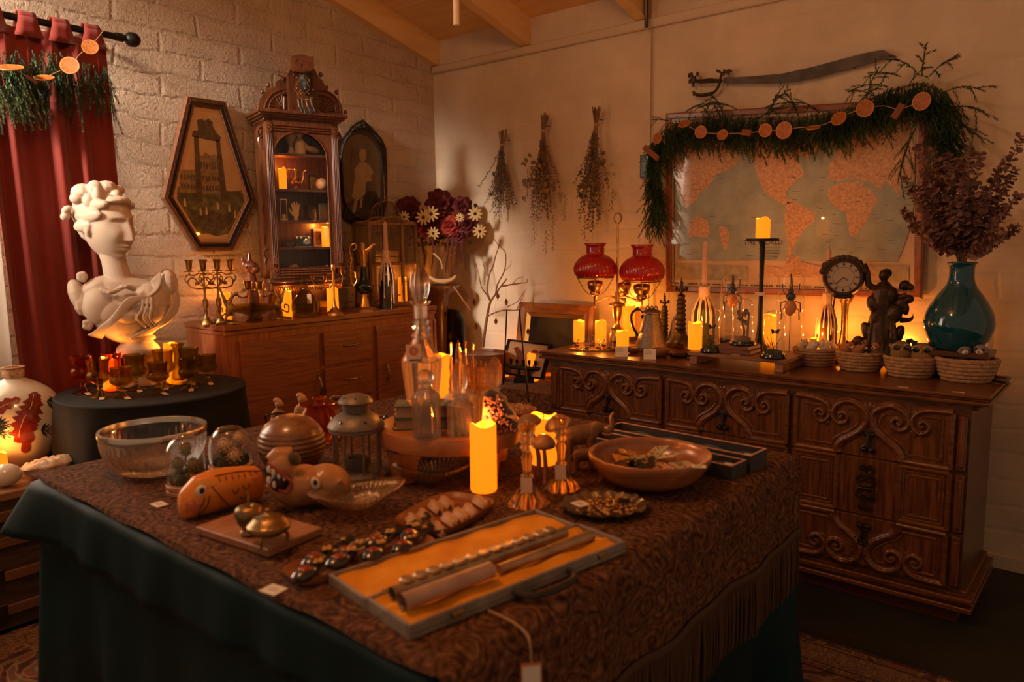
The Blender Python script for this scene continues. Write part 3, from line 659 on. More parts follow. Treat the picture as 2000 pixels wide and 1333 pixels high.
b.box(BK+.008, (yl+yr)/2, z0c, .016, yr-yl, z1c-z0c); b.box((BK+CX)/2, yl+.008, z0c, CX-BK, .016, z1c-z0c); b.box((BK+CX)/2, yr-.008, z0c, CX-BK, .016, z1c-z0c)
b.box((BK+CX)/2, (yl+yr)/2, z0c, CX-BK, yr-yl, .016); b.box((BK+CX)/2, (yl+yr)/2, z1c-.016, CX-BK, yr-yl, .016)
cbody = b.build('body', CABW, cb, flat=True)
shz = [cy(590, r)[1] for r in (308, 374, 434, 485)]; shz = [cy(590, 303)[1], cy(590, 371)[1], cy(590, 431)[1], cy(590, 483)[1]]
for z in shz: b = MB(); b.box((BK+CX)/2-.005, (yl+yr)/2, z-.012, CX-BK-.04, yr-yl-.034, .012); b.build('shelf', CABW, cb, flat=True)
# door with arched opening
dz0, dz1 = z0c+.055, z1c-.04; oz0 = 1.215; zs_ = 1.755; ym = (dyl+dyr)/2; hw = (dyr-dyl)/2; za = cy(590, 263)[1]
def arch(hw_, rise, n=12): return [(ym+hw_*cos(pi*i/n), zs_+rise*sin(pi*i/n)) for i in range(n+1)]
outer = [(yr-.045, oz0-.01), (yr-.045, dz1)]; 
b = MB(); A = arch(hw, za-zs_)
tp = [(dyr+.02, dz1)] ; n = len(A)
# spandrel
for i in range(n-1):
    (a1, c1), (a2, c2) = A[i], A[i+1]
    b.add([(CX, a1, c1), (CX, a2, c2), (CX, a2, dz1), (CX, a1, dz1), (CX+.014, a1, c1), (CX+.014, a2, c2), (CX+.014, a2, dz1), (CX+.014, a1, dz1)], [(0, 1, 2, 3), (7, 6, 5, 4), (0, 4, 5, 1)])
b.box(CX+.007, (dyl+yl+.045)/2, oz0-.02, .014, dyl-yl-.045, dz1-oz0+.02); b.box(CX+.007, (dyr+yr-.045)/2, oz0-.02, .014, yr-.045-dyr, dz1-oz0+.02); b.box(CX+.007, ym, oz0-.02, .014, 2*hw, .02)
door = b.build('door', CABW, cb, flat=True)
b = MB(); b.tube([(CX+.015, p, q) for p, q in [(dyr, oz0)]+A+[(dyl, oz0)]], .004, 6); b.build('moulding', WALNUTV, door)
b = MB(); b.face([(CX+.004, p, q) for p, q in [(dyr, oz0)]+A+[(dyl, oz0)]]); b.build('glass', GLASS, door, flat=True)
for s_, yy in (('l', yl+.024), ('r', yr-.024)):
    b = MB(); b.box(CX+.006, yy, z0c+.03, .02, .046, z1c-z0c-.04, .002)
    for k in range(4): b.tube([(CX+.017, yy-.0135+k*.009, z0c+.07), (CX+.017, yy-.0135+k*.009, z1c-.07)], .0038, 6)
    pl = b.build('pilaster', CABW, cb, 50)
    for zz in (z0c+.035, z1c-.035):
        b = MB().at(CX+.016, yy, zz, ry=pi/2); b.lathe([(.019, 0), (.019, .005), (.012, .006), (.009, .003), (.005, .008), (0, .009)], 14); b.build('rosette', WALNUT, pl)
b = MB()
for zz in (z0c+.018, z0c+.03, z0c+.042, z1c-.022, z1c-.034, z1c-.046): b.tube([(CX+.016, yl+.05, zz), (CX+.016, yr-.05, zz)], .005, 6)
b.box(CX+.006, ym-.015, z0c, .016, yr-yl-.06, .055); b.box(CX+.006, (yl+yr)/2, z1c-.055, .016, yr-yl-.09, .055); b.build('frieze', CABW, cb, 50)
# side scrolls
b = MB()
for (yy, sg) in ((yl, -1), (yr, 1)):
    for zz in (z1c-.08, z0c+.10):
        b.tube([(CX-.03, yy+sg*p.x, zz+p.y) for p in spline([(0, .05), (.02, .045), (.03, .02), (.02, 0), (.008, .008), (.014, .02)], 4)], .008, 6)
        b.tube([(CX-.03, yy+sg*p.x, zz+p.y) for p in spline([(.002, -.06), (.016, -.045), (.024, -.02), (.02, 0)], 4)], .007, 6)
for zz in (1.70, 1.5, 1.35, 1.25): b.ell((CX-.09, yl-.002, zz), (.02, .006, .026), 8)
b.build('side_scroll', CABW, cb, 50)
# cornice
b = MB(); yL, yR = cy(500, 232, CX+.05)[0], cy(678, 245, CX+.05)[0]; prof = [(0, 0), (.012, .002), (.016, .012), (.034, .022), (.038, .034), (.046, .036), (.048, .044), (0, .044)]
for (o_, z_) in ((.0, 0), ): pass
pr2 = [(.004, 0, .012), (.02, .01, .012), (.036, .02, .012), (.048, .03, .016)]
for o_, z_, h_ in pr2: b.box((BK+CX+o_)/2, (yl+yr)/2, z1c+z_, CX-BK+o_, yr-yl+2*o_*.95, h_+.002, .003)
b.build('cornice', CABW, cb, flat=True)
zt_ = z1c+.048
pp = [(255, 985), (262, 860), (270, 800), (350, 710), (420, 655), (520, 640), (530, 560), (620, 510), (690, 500), (720, 440), (750, 390), (830, 345), (1110, 400), (1180, 540), (1240, 600), (1290, 690), (1320, 745), (1345, 800), (1440, 850), (1500, 930), (1535, 1020), (1545, 1105)]
XP = CX-.03
poly = [cy(470+a/7.84, 90+c/7.84, XP) for a, c in pp]; poly = [(a, max(c, zt_-.005)) for a, c in poly]; poly[0] = (poly[0][0], zt_); poly[-1] = (poly[-1][0], zt_)
b = MB(); b.prism(poly, -.022, 'yz', XP+.0)
def P7(a, c, X=XP+.004): p = atx(470+a/7.84, 90+c/7.84, X); return (p.x, p.y, p.z)
ped = b.build('pediment', CABW, cb, flat=True)
b = MB()
for a, c, r in ((385, 605, .014), (290, 700, .012), (235, 915, .012), (1200, 508, .013), (1440, 785, .013), (1570, 1085, .012), (1300, 700, .009), (620, 540, .012)): b.ell(P7(a, c, XP-.01), r, 10)
for (ca, cc, r0, a0, a1) in ((640, 985, 300, pi/2, pi), (640, 985, 235, pi/2, pi), (1180, 1070, 330, 0, pi/2), (1180, 1070, 265, 0, pi/2)):
    b.tube([P7(ca+r0*cos(a0+(a1-a0)*i/14), cc-r0*sin(a0+(a1-a0)*i/14)) for i in range(15)], .006, 6)
for k in range(7):
    a = pi/2+pi/2*(k+.5)/7; b.tube([P7(640+60*cos(a), 985-60*sin(a)), P7(640+215*cos(a), 985-215*sin(a))], [.003, .006], 6)
    a = pi/2*(k+.5)/7; b.tube([P7(1180+60*cos(a), 1070-60*sin(a)), P7(1180+240*cos(a), 1070-240*sin(a))], [.003, .006], 6)
b.tube([P7(655, 800), P7(655, 990)], .009, 8); b.tube([P7(630, 735), P7(860, 760)], .014, 8); b.tube([P7(620, 560), P7(660, 500)], .008, 6); b.tube([P7(560, 465), P7(650, 500)], .004, 6)
for k in range(8): b.tube([P7(640, 820+k*20), P7(675, 840+k*20)], .006, 5)
b.build('pediment_carving', CABW, ped, 50)
# lower stand of the cabinet
b = MB(); b.box((BK+CX)/2+.0, (yl+yr)/2-.0, z0c-.022, CX-BK+.012, yr-yl+.03, .022, .003); b.box((BK+CX)/2, (yl+yr)/2, z0c-.04, CX-BK-.01, yr-yl, .018, .003)
b.box(BK+.012, (yl+yr)/2, .966, .02, yr-yl, z0c-.966-.03)
for s_ in (yl+.012, yr-.012):
    b.prism([(BK+.02, .966), (CX-.04, .966), (CX-.05, 1.0), (CX-.09, 1.03), (CX-.07, 1.07), (CX-.03, 1.10), (CX-.02, z0c-.04), (BK+.02, z0c-.04)], .018, 'xz', s_-.009)
b.build('stand', CABW, cb, flat=True)
b = MB()
for i in range(26): b.tube([(CX-.03, yl+.03+i*.0148, z0c-.05), (CX-.03, yl+.038+i*.0148, z0c-.066)], .0045, 5)
b.build('bead_trim', WALNUT, cb)
# owl
ow = T('owl_figurine', 'reddish owl figurine with dark beaded body perched on the cabinet top', 'figurine', (0, 0, 0))
crot(ow)
OWR = mat('owl terracotta', (.20, .075, .035), .5, var=.3, vs=40); OWD = mat('owl dark body', (.018, .022, .020), .4, var=.4, vs=40); OWY = mat('owl cream beads', (.5, .28, .13), .4); OWG = mat('owl gold feathers', (.45, .22, .03), .4)
def Q(a, c, X=CX+.02): p = atx(470+a/7.84, 90+c/7.84, X); return Vector(p)
def owlshape(pts, n0=10): pass
cH = Q(965, 330); b = MB(); hh = [Q(*p) for p in ((795, 205), (860, 190), (960, 190), (1080, 235), (1130, 230), (1135, 330), (1140, 390), (1110, 450), (960, 465), (840, 430), (795, 350))]
b.prism(inset([(p.y, p.z) for p in hh], .006), .035, 'yz', CX-.0); 
b.prism([(p.y, p.z) for p in hh], .028, 'yz', CX-.012+.016)
hd = b.build('head', OWR, ow, 30)
b = MB(); b.ell(Q(975, 345, CX+.036), (.004, .005, .006), 10); b.ell(Q(905, 270, CX+.034), (.003, .002, .012), 6, (-.5, 0, 0)); b.build('eye', BLACKL, hd)
b = MB(); q = Q(1030, 640, CX+.01); b.ell(Q(1010, 560, CX+.008), (.03, .040, .045), 14); b.ell(q, (.032, .036, .055), 14); b.ell(Q(1010, 480, CX+.006), (.026, .037, .02), 12)
bd = b.build('body', OWD, ow, rem=.004, sm=3)
for i, (a, c) in enumerate(((855, 480), (905, 525), (945, 590), (905, 685), (1030, 700), (1085, 780), (1155, 725), (1100, 590), (1010, 510), (960, 485), (970, 770))):
    b = MB(); b.ell(Q(a, c, CX+.043), (.004, .0028, .004), 8); b.build('bead', OWY, ow)
b = MB()
for ln in (((870, 690), (940, 820), (1010, 860), (1080, 870), (1160, 840)), ((880, 640), (935, 560), (960, 520), (1030, 510), (1090, 570)), ((960, 710), (1030, 780), (1110, 710), (1070, 620), (1110, 560)), ((870, 690), (930, 600)), ((960, 710), (920, 800))):
    b.tube([Q(a, c, CX+.0435) for a, c in ln], .0012, 5)
b.build('mosaic_lines', OWG, ow)
for i, (a0, c0, a1, c1) in enumerate(((920, 850, 985, 1050), (980, 860, 1040, 1080), (1045, 860, 1120, 1080), (1110, 850, 1190, 1075))):
    b = MB(); b.tube([Q(a0, c0-20, CX+.03), Q((a0+a1)/2-8, (c0+c1)/2, CX+.045), Q(a1, c1, CX+.05)], [.006, .009, .006], 8, flat=.5); f_ = b.build('tail_feather', OWD, ow)
    b = MB(); b.tube([Q(a0, c0+10, CX+.047), Q((a0+a1)/2-6, (c0+c1)/2+20, CX+.052)], .0018, 5); b.build('gold_strip', OWG, f_)
b = MB(); b.prism([(Q(760, 380).y, zt_), (Q(760, 380).y, Q(700, 460).z), (Q(1130, 400).y, Q(700, 460).z), (Q(1130, 400).y, zt_)], .03, 'yz', XP+.004); b.build('perch', CABW, cb, flat=True)
# contents
def cab(xx, sh, X):
    X -= .06
    z = (shz+[z0c+.016])[sh]; p = on(xx, 400, z); r = ray(xx, 400); y = (CAM+r*((X-CAM.x)/r.x)).y; return cxf((X, y, z))
CER = mat('grey ceramic', (.42, .32, .24), .4); IVORY = mat('ivory', (.62, .42, .24), .55); BONE = mat('bone', (.42, .27, .16), .6, 0, .3, 60)
GRP = 'curios inside the display cabinet'
P = cab(565, 0, -3.36); s = S(P); b = MB().lathe(sprof([(0, 0), (.022, 0), (.016, .02), (.014, .05), (.028, .08), (.03, .1), (.018, .115)]), 16); tag(b.build('pottery_vase', CER, None, loc=P), 'dark pottery vase at the left of the cabinet top shelf', 'vase')
P = cab(585, 0, -3.34); b = MB().lathe(sprof([(0, 0), (.026, 0), (.028, .03), (.027, .06), (.02, .075), (.012, .085), (.014, .095), (.02, .10), (.02, .12), (.008, .13), (0, .13)]), 18); tag(b.build('ceramic_bust', IVORY, None, loc=P), 'pale ceramic jar with knob lid on the cabinet top shelf', 'jar')
P = cab(608, 0, -3.34); b = MB(); b.ell((0, 0, .03), (.045, .02, .018), 12, (0, .2, 0)); b.ell((-.035, 0, .045), (.015, .013, .022), 10); tag(b.build('seashell', BONE, None, loc=P, rz=pi/2-.2, rem=.004, sm=4), 'pale elongated seashell on the right of the cabinet top shelf', 'shell')
P = cab(548, 1, -3.34); candle(P, 15, 326, 'glowing candle at the left of the second cabinet shelf behind glass')
P = cab(577, 1, -3.32); s = S(P); ew = T('brass_ewer', 'brass handled ewer with spout on the second cabinet shelf', 'ewer', P, turn(P))
b = MB().lathe(sprof([(0, 0), (.016, 0), (.012, .006), (.007, .012), (.02, .022), (.026, .034), (.018, .05), (.009, .06), (.008, .09), (.010, .10), (.0, .102)]), 18); b.build('body', BRASS, ew)
b = MB().tube(spline([(-.02, 0, .04), (-.045, 0, .07), (-.04, 0, .098), (-.01, 0, .098)], 5), .0025, 6); b.build('handle', BRASS, ew)
b = MB().tube(spline([(.02, 0, .03), (.034, 0, .055), (.036, 0, .085), (.05, 0, .096)], 5), .0028, 6); b.build('spout', BRASS, ew)
P = cab(598, 1, -3.44); b = MB(); b.box(0, 0, 0, .055, .008, .085); b.mat(1).box(0, -.005, .007, .041, .002, .07); tag(b.build('framed_photo', [BLKMET, SEP2], None, flat=True, loc=P, rz=pi/2), 'small framed sepia portrait behind the brass ewer', 'photo')
P = cab(625, 1, -3.33); b = MB(); b.ell((0, 0, .031), (.038, .028, .03), 14); tag(b.build('geode', mat('agate', (.40, .20, .09), .4, var=.5, vs=30), None, loc=P), 'rounded brown agate stone on the second cabinet shelf', 'stone')
P = cab(548, 2, -3.33); b = MB(); 
ht = T('hurricane_lamp', 'small brass framed glass lantern at the left of the third cabinet shelf', 'lantern', P, turn(P))
b = MB(); b.box(0, 0, 0, .034, .034, .006); b.box(0, 0, .10, .034, .034, .006)
for a in (-1, 1):
    for c in (-1, 1): b.box(a*.015, c*.015, 0, .003, .003, .105)
b.build('frame', BRASS, ht, flat=True); b = MB().lathe([(0, .007), (.011, .007), (.011, .03), (0, .03)], 12); b.build('wax_stub', IVORY, ht)
# plaster hand
P = cab(573, 2, -3.32); hb = T('hand_sculpture', 'cream plaster hand standing upright on the third cabinet shelf', 'sculpture', P, turn(P))
b = MB(); b.ell((0, 0, .035), (.017, .009, .026), 12); b.tube([(0, 0, 0), (.0, 0, .02)], [.013, .012], 10)
for i, (x0, L, a) in enumerate(((-.013, .030, -.18), (-.005, .038, -.05), (.004, .036, .06), (.012, .027, .22))):
    b.tube([(x0*.9, 0, .045), (x0+sin(a)*L*.6, 0, .052+L*.6), (x0+sin(a)*L, .002, .054+L)], [.0058, .005, .0038], 8); b.ell((x0+sin(a)*L, .002, .054+L), .0038, 8)
b.tube([(-.012, 0, .025), (-.025, -.002, .042), (-.032, -.004, .058)], [.007, .0055, .004], 8); b.ell((-.032, -.004, .058), .004, 8)
b.build('hand', IVORY, hb, rem=.0016, sm=3)
P = cab(597, 2, -3.42); b = MB(); b.box(0, 0, 0, .062, .006, .082); b.mat(1).box(0, -.004, .005, .052, .002, .072); b.mat(2).ell((0, -.006, .05), (.009, .001, .012), 10); b.ell((0, -.006, .02), (.018, .001, .022), 10); tag(b.build('portrait_card', [BRN, SEP1, SEP2], None, flat=True, loc=P, rz=pi/2-.1), 'dark portrait card of a seated figure behind the plaster hand', 'photo')
P = cab(612, 2, -3.31); st = T('figurine', 'small bronze figurine in front of the pale picture in the cabinet', 'figurine', P)
b = MB(); b.ell((0, 0, .015), (.01, .01, .016), 10); b.ell((0, 0, .035), (.008, .007, .015), 10); b.ell((0, 0, .055), .0065, 10); b.ell((0, .010, .035), (.004, .008, .004), 8); b.lathe([(0, 0), (.013, 0), (.013, .004), (0, .004)], 12); b.build('body', BRASS, st, rem=.002, sm=2)
P = cab(623, 2, -3.40); b = MB(); b.box(0, 0, 0, .075, .005, .092); b.mat(1).box(0, -.003, .004, .067, .002, .084); b.mat(2).ell((-.005, -.005, .035), (.022, .001, .026), 12); tag(b.build('picture_card', [WHITEP, mat('pale blue print', (.30, .34, .30), .7), mat('salmon print', (.55, .27, .2), .7)], None, flat=True, loc=P, rz=pi/2-.1), 'pale blue picture card at the right of the third cabinet shelf', 'picture')
P = cab(633, 3, -3.33); candle(P, 25, 441, 'glowing candle beside the folding camera in the cabinet')
P = cab(608, 3, -3.44); b = MB(); b.box(0, 0, 0, .09, .006, .095); b.mat(1).box(0, -.004, .012, .066, .002, .07); b.mat(2).ell((.0, -.006, .05), (.018, .001, .022), 10); tag(b.build('matted_photo', [WHITEP, SEP2, SEP1], None, flat=True, loc=P, rz=pi/2), 'matted sepia photograph behind the old camera', 'photo')
P = cab(586, 3, -3.31); cm = T('vintage_camera', 'vintage folding camera with chrome dials on the fourth cabinet shelf', 'camera', P, turn(P))
b = MB(); b.box(0, 0, 0, .085, .03, .05, .004); b.build('body', BLACKL, cm); b = MB(); b.box(0, 0, .05, .07, .026, .008, .002)
b.box(0, 0, 0, .088, .032, .003); b.build('trim', CHR, cm)
b = MB().at(.018, -.016, .025, rx=pi/2); b.lathe([(0, 0), (.018, 0), (.018, .004), (.012, .006), (.012, .012), (.008, .012), (.007, .004), (0, .004)], 18); b.build('lens', CHR, cm)
for i, xx in enumerate((-.028, -.008, .03)): b = MB().at(xx, -.016, .046, rx=pi/2); b.lathe([(0, 0), (.007, 0), (.007, .003), (.004, .004), (0, .002)], 12); b.build('dial', CHR, cm)
b = MB(); b.tube([(-.04, -.01, .05), (-.04, -.01, .066), (-.034, -.01, .058)], .002, 5); b.build('lever', CHR, cm)
P = cab(553, 3, -3.36); b = MB(); b.box(0, 0, 0, .04, .02, .03, .003); b.lathe([(0, 0), (.009, 0), (.009, .004), (0, .004)], 12); tag(b.build('small_camera', BLACKL, None, loc=P, rz=turn(P)), 'small black box camera beside the vintage camera', 'camera')
P = cab(563, 4, -3.33); b = MB(); b.ell((0, 0, .026), (.036, .03, .026), 12); b.ell((.01, 0, .035), (.02, .02, .018), 8); b.ell((-.02, 0, .03), (.02, .02, .018), 8); tag(b.build('white_coral', CER, None, loc=P, rem=.004), 'rough pale coral lump on the lowest cabinet shelf', 'coral')
P = cab(612, 4, -3.32); b = MB()
for (x, z, r, q) in ((-.05, .012, .012, .012), (-.03, .014, .016, .011), (-.005, .012, .012, .009), (.02, .013, .016, .010), (.045, .022, .014, .014), (.062, .02, .01, .008), (.05, .038, .008, .008), (.038, .036, .01, .007)): b.ell((x, 0, z), (r, r*.8, q), 10)
tag(b.build('brass_animal', BRASS, None, loc=P, rz=turn(P), rem=.003, sm=2), 'shiny brass reclining animal on the lowest cabinet shelf', 'figurine')
# ================= oval portrait =================
op = T('framed_picture', 'ornate dark arched frame with a faded portrait of a child beside the cabinet', 'picture', (WX+.004, 0, 0), LW)
OF = mat('dark carved frame', (.035, .03, .024), .45, .3, .5, 70, .3, 30)
def wl(x, y): p = atx(x, y, WX+.03); return (p.y, p.z)
op_pts = [(712, 233), (722, 242), (738, 258), (750, 272), (757, 290), (759, 330), (758, 400), (752, 425), (735, 436), (705, 443), (684, 436), (668, 420), (660, 380), (661, 300), (668, 275), (680, 262), (690, 247), (702, 238)]
PO = [wl(*p) for p in op_pts][::-1]
cyx = sum(p[0] for p in PO)/len(PO); b = MB(); b.prism([(p[0], p[1]) for p in PO], -.012, 'xz', -.002)
yc0 = wl(708, 340)
def ovl(rx_, rt, rb, n=32): return [(yc0[0]+rx_*cos(2*pi*i/n), (yc0[1]+.075+rt*sin(2*pi*i/n)) if i <= n/2 else (yc0[1]-.10+rb*sin(2*pi*i/n))) for i in range(n)]
RX = (wl(749, 330)[0]-wl(671, 330)[0])/2; zT = wl(708, 259)[1]; zB = wl(700, 428)[1]
e0 = ovl(RX+.006, zT-yc0[1]-.075+.006, yc0[1]-.10-zB+.006); e1 = ovl(RX, zT-yc0[1]-.075, yc0[1]-.10-zB); e2 = ovl(RX-.012, zT-yc0[1]-.087, yc0[1]-.112-zB)
ringmb(b, e0, e1, -.014, -.03); ringmb(b, e1, e2, -.03, -.022)
fr_ = b.build('frame', OF, op, 60); b = MB(); rnd = random.Random(2)
for i in range(60):
    t = i/60*len(PO); k = int(t); a, c = Vector(PO[k]), Vector(PO[(k+1) % len(PO)]); p = a+(c-a)*(t-k); q = p+(Vector(yc0)-p)*.07; b.ell((q.x, -.017, q.y), (.008, .006, .008), 8)
pt = wl(712, 245); 
for k in range(5): a = pi*k/4; b.ell((pt[0]+.022*cos(a), -.02, pt[1]-.012+.02*sin(a)), (.008, .006, .012), 8, (0, -a+pi/2, 0))
b.ell((pt[0], -.024, pt[1]-.008), .01, 10); b.build('carving', OF, fr_)
b = MB(); b.mat(0).face([(p[0], -.0205, p[1]) for p in e1]); 
def op2(k, pts, o): b.mat(k).face([(q[0], -.0208-.0003*o, q[1]) for q in [wl(*p) for p in pts]])
op2(2, [(676, 400), (672, 428), (740, 428), (744, 395), (735, 375), (722, 372)], 1)
op2(1, [(703, 317), (713, 316), (722, 322), (731, 338), (724, 344), (728, 352), (716, 356), (714, 380), (706, 386), (700, 392), (691, 388), (688, 384), (695, 346), (693, 330)], 2)
op2(3, [(702, 300), (706, 292), (713, 291), (717, 299), (715, 311), (709, 317), (704, 312)], 3)
op2(3, [(698, 341), (709, 346), (720, 337), (722, 342), (710, 350), (700, 346)], 3)
op2(3, [(694, 388), (700, 391), (697, 410), (692, 420), (688, 417)], 2); op2(3, [(706, 386), (710, 385), (708, 405), (703, 408)], 2)
b.build('portrait', [mat('faded dark photo', (.11, .08, .05), .5, var=.25, vs=10), mat('faded cream dress', (.36, .27, .155), .6), mat('photo shadow', (.03, .016, .010), .5), mat('faded skin', (.36, .24, .13), .6)], op, flat=True)
b = MB().grid(lambda u, v: (yc0[0]+(RX-.006)*v*cos(2*pi*u), -.024-.006*sqrt(max(0, 1-v*v)), (yc0[1]+.075+(zT-yc0[1]-.08)*v*sin(2*pi*u)) if sin(2*pi*u) >= 0 else (yc0[1]-.10+(yc0[1]-.105-zB)*v*sin(2*pi*u))), 32, 6, cu=True); 
b.build('convex_glass', GLASS, op, 180)
# ================= things on the sideboard =================
SZ = .9645
def sbq(x, f):
    X = lerp(WX, fx, f); k = (x-1000)/FPX; a = X; c = SZ-CAM.z
    # (aRx+yRy+cRz) = k(aFx+yFy+cFz)
    y = (k*(a*FWD.x+c*FWD.z)-a*RT.x-c*RT.z)/(RT.y-k*FWD.y); return Vector((X, y, SZ))
for i, (x, y, lab) in enumerate(((404, 623, 'brass filigree candelabrum with empty cups, left of the pair on the sideboard'), (430, 623, 'brass filigree candelabrum with empty cups, right of the pair on the sideboard'))):
    P = sbq(x, .6); s = S(P)
    if i == 0:
        cd_ = T('candelabrum', lab, 'candelabrum', P, turn(P)); h = top(P, 505)-P.z; k = h/121
        b = MB().lathe([(0, 0), (12*k, 0), (11*k, 4*k), (6*k, 10*k), (3*k, 16*k), (2.6*k, 30*k), (5*k, 34*k), (5*k, 44*k), (2.4*k, 50*k), (2.2*k, 62*k), (3*k, 66*k), (2*k, 70*k)], 4 if 0 else 12); b.build('stem', OLDBRASS, cd_, 50)
        b = MB()
        for q in (-1, 1):
            b.tube([(q*p.x*k, 0, p.y*k) for p in spline([(1, 66), (12, 66), (24, 70), (27, 80), (20, 86), (12, 80), (16, 72)], 4)], 1.3*k, 6)
            b.tube([(q*p.x*k, 0, p.y*k) for p in spline([(0, 92), (8, 94), (16, 90), (26, 92), (32, 84), (28, 76)], 4)], 1.2*k, 6)
            b.tube([(q*p.x*k, 0, p.y*k) for p in spline([(3, 70), (8, 76), (4, 84), (8, 88)], 4)], 1.1*k, 6)
            b.ell((q*12*k, 0, 76*k), (4*k, 2*k, 4*k), 8); b.tube([(q*24*k, 0, 90*k), (q*24*k, 0, 97*k)], 1.3*k, 6)
        b.tube([(0, 0, 66*k), (0, 0, 97*k)], 1.6*k, 6); b.build('filigree_arms', OLDBRASS, cd_)
        for q in (-1, 0, 1):
            b = MB().lathe([(9*k, 97*k), (9.5*k, 98*k), (3*k, 99*k), (5*k, 103*k), (5.5*k, 113*k), (7*k, 117*k), (7*k, 119*k), (5*k, 119*k), (4.4*k, 108*k), (0, 106*k)], 16, x=q*24*k); b.build('candle_cup', OLDBRASS, cd_)
        c0 = cd_
    else: dup(c0, P, turn(P), lab)
candle(sbq(442, .3), 20, 569, 'glowing candle partly hidden behind the winged brass candle holder, left end of sideboard')
def griffin(P, sx, lab, h):
    g = T('griffin_candle_holder', lab, 'candle holder', P, turn(P), 'pair of brass winged creature candle holders'); k = h/80
    b = MB(); X = lambda x: sx*x*k
    b.ell((X(0), 0, 26*k), (9*k, 6*k, 12*k), 10, (0, sx*.3, 0)); b.ell((X(-3), 0, 36*k), (6*k, 5*k, 9*k), 10); b.tube([(X(-2), 0, 38*k), (X(4), 0, 50*k), (X(9), 0, 54*k)], [4*k, 3*k, 3*k], 8); b.ell((X(11), 0, 54*k), (5*k, 3*k, 3.4*k), 8); b.tube([(X(12), 0, 53*k), (X(17), 0, 50*k)], [2*k, .8*k], 6)
    for yy in (-3, 3): b.tube([(X(2), yy*k, 24*k), (X(6), yy*k, 14*k), (X(5), yy*k, 5*k)], [3*k, 2*k, 1.6*k], 6); b.tube([(X(-6), yy*k, 18*k), (X(-9), yy*k, 10*k), (X(-5), yy*k, 5*k)], [3.4*k, 2*k, 1.6*k], 6)
    body = b.build('body', OLDBRASS, g, rem=.0025, sm=2)
    b = MB(); 
    for yy in (-4, 4): b.grid(lambda u, v, yy=yy: (X(-6-14*u*(.3+.7*v)), (yy*(1+.6*u))*k, (28+v*40*(.4+.6*u)+8*u)*k), 5, 5)
    b.build('wing', OLDBRASS, g, 180, solid=.002)
    b = MB(); b.tube([(X(p.x), 0, p.y*k) for p in spline([(-8, 20), (-20, 14), (-22, 26), (-15, 30), (-14, 22)], 4)], 1.4*k, 6); b.build('tail', OLDBRASS, g)
    b = MB(); b.tube([(X(p.x), 0, p.y*k) for p in spline([(14, 50), (22, 47), (30, 50), (32, 60)], 4)], 1.5*k, 6); b.build('arm', OLDBRASS, g)
    b = MB().lathe([(2*k, 60*k), (12*k, 61*k), (12*k, 62.5*k), (4*k, 63*k), (6.5*k, 66*k), (7*k, 74*k), (8.5*k, 77*k), (6.5*k, 77*k), (5.5*k, 68*k), (0, 67*k)], 16, x=X(32)); b.build('candle_cup', OLDBRASS, g)
    b = MB(); 
    for q in (-1, 1): b.tube([(X(-4), q*2*k, 6*k), (X(4+q*2), q*9*k, 3*k), (X(14), q*12*k, 1*k), (X(20), q*13*k, 2*k)], [3*k, 2*k, 1.5*k, 1.4*k], 6); b.tube([(X(-4), q*2*k, 6*k), (X(-14), q*10*k, 3*k), (X(-26), q*13*k, 1.2*k)], [3*k, 2*k, 1.4*k], 6)
    b.lathe([(0, 1*k), (13*k, 1*k), (12*k, 4*k), (6*k, 7*k), (0, 8*k)], 14); b.build('base', OLDBRASS, g)
    return g
P = sbq(452, .84); griffin(P, 1, 'winged brass creature holding an empty candle cup, at the near left sideboard corner', top(P, 547)-P.z)
P = sbq(543, .8); griffin(P, -1, 'winged brass creature holding an empty candle cup, left of the glowing candle and glass bottle', top(P, 547)-P.z)
# wooden cat
P = sbq(498, .42); k = (top(P, 490)-P.z)/116; ct = T('cat_sculpture', 'slender dark red wooden cat with tall pointed ears behind the green glass dish', 'sculpture', P, turn(P))
CATW = wood('cat wood', (.07, .016, .006), (.15, .035, .012), .28, 5, (6, 6, 1), .5)
b = MB(); b.ell((0, 0, 34*k), (14*k, 11*k, 26*k), 14); b.ell((-1*k, 0, 58*k), (9*k, 8*k, 20*k), 12); b.tube([(-2*k, 0, 60*k), (-2*k, 0, 84*k)], [8*k, 7*k], 12); b.ell((-2*k, -2*k, 88*k), (14*k, 10*k, 11*k), 14, (0, .25, 0)); b.ell((4*k, -6*k, 84*k), (9*k, 7*k, 7*k), 12)
b.tube([(-13*k, 0, 90*k), (-15*k, 0, 101*k), (-15*k, 0, 107*k)], [5*k, 3.2*k, 1*k], 8); b.tube([(-4*k, 0, 94*k), (-4*k, 0, 106*k), (-3*k, 0, 116*k)], [6*k, 3.4*k, 1*k], 8)
for q in (-6, 6): b.tube([(q*.8*k, -5*k, 50*k), (q*k, -8*k, 24*k), (q*k, -9*k, 2*k)], [5*k, 4.4*k, 4.4*k], 8)
b.box(0, -2*k, 0, 26*k, 24*k, 5*k); b.build('body', CATW, ct, rem=.003, sm=4)
b = MB(); 
for q in (-1, 1): b.ell((-2*k+q*6*k, -10.5*k, 89*k), (3*k, 1*k, 1*k), 8, (0, q*.2, 0))
b.build('eye', BLACKL, ct)
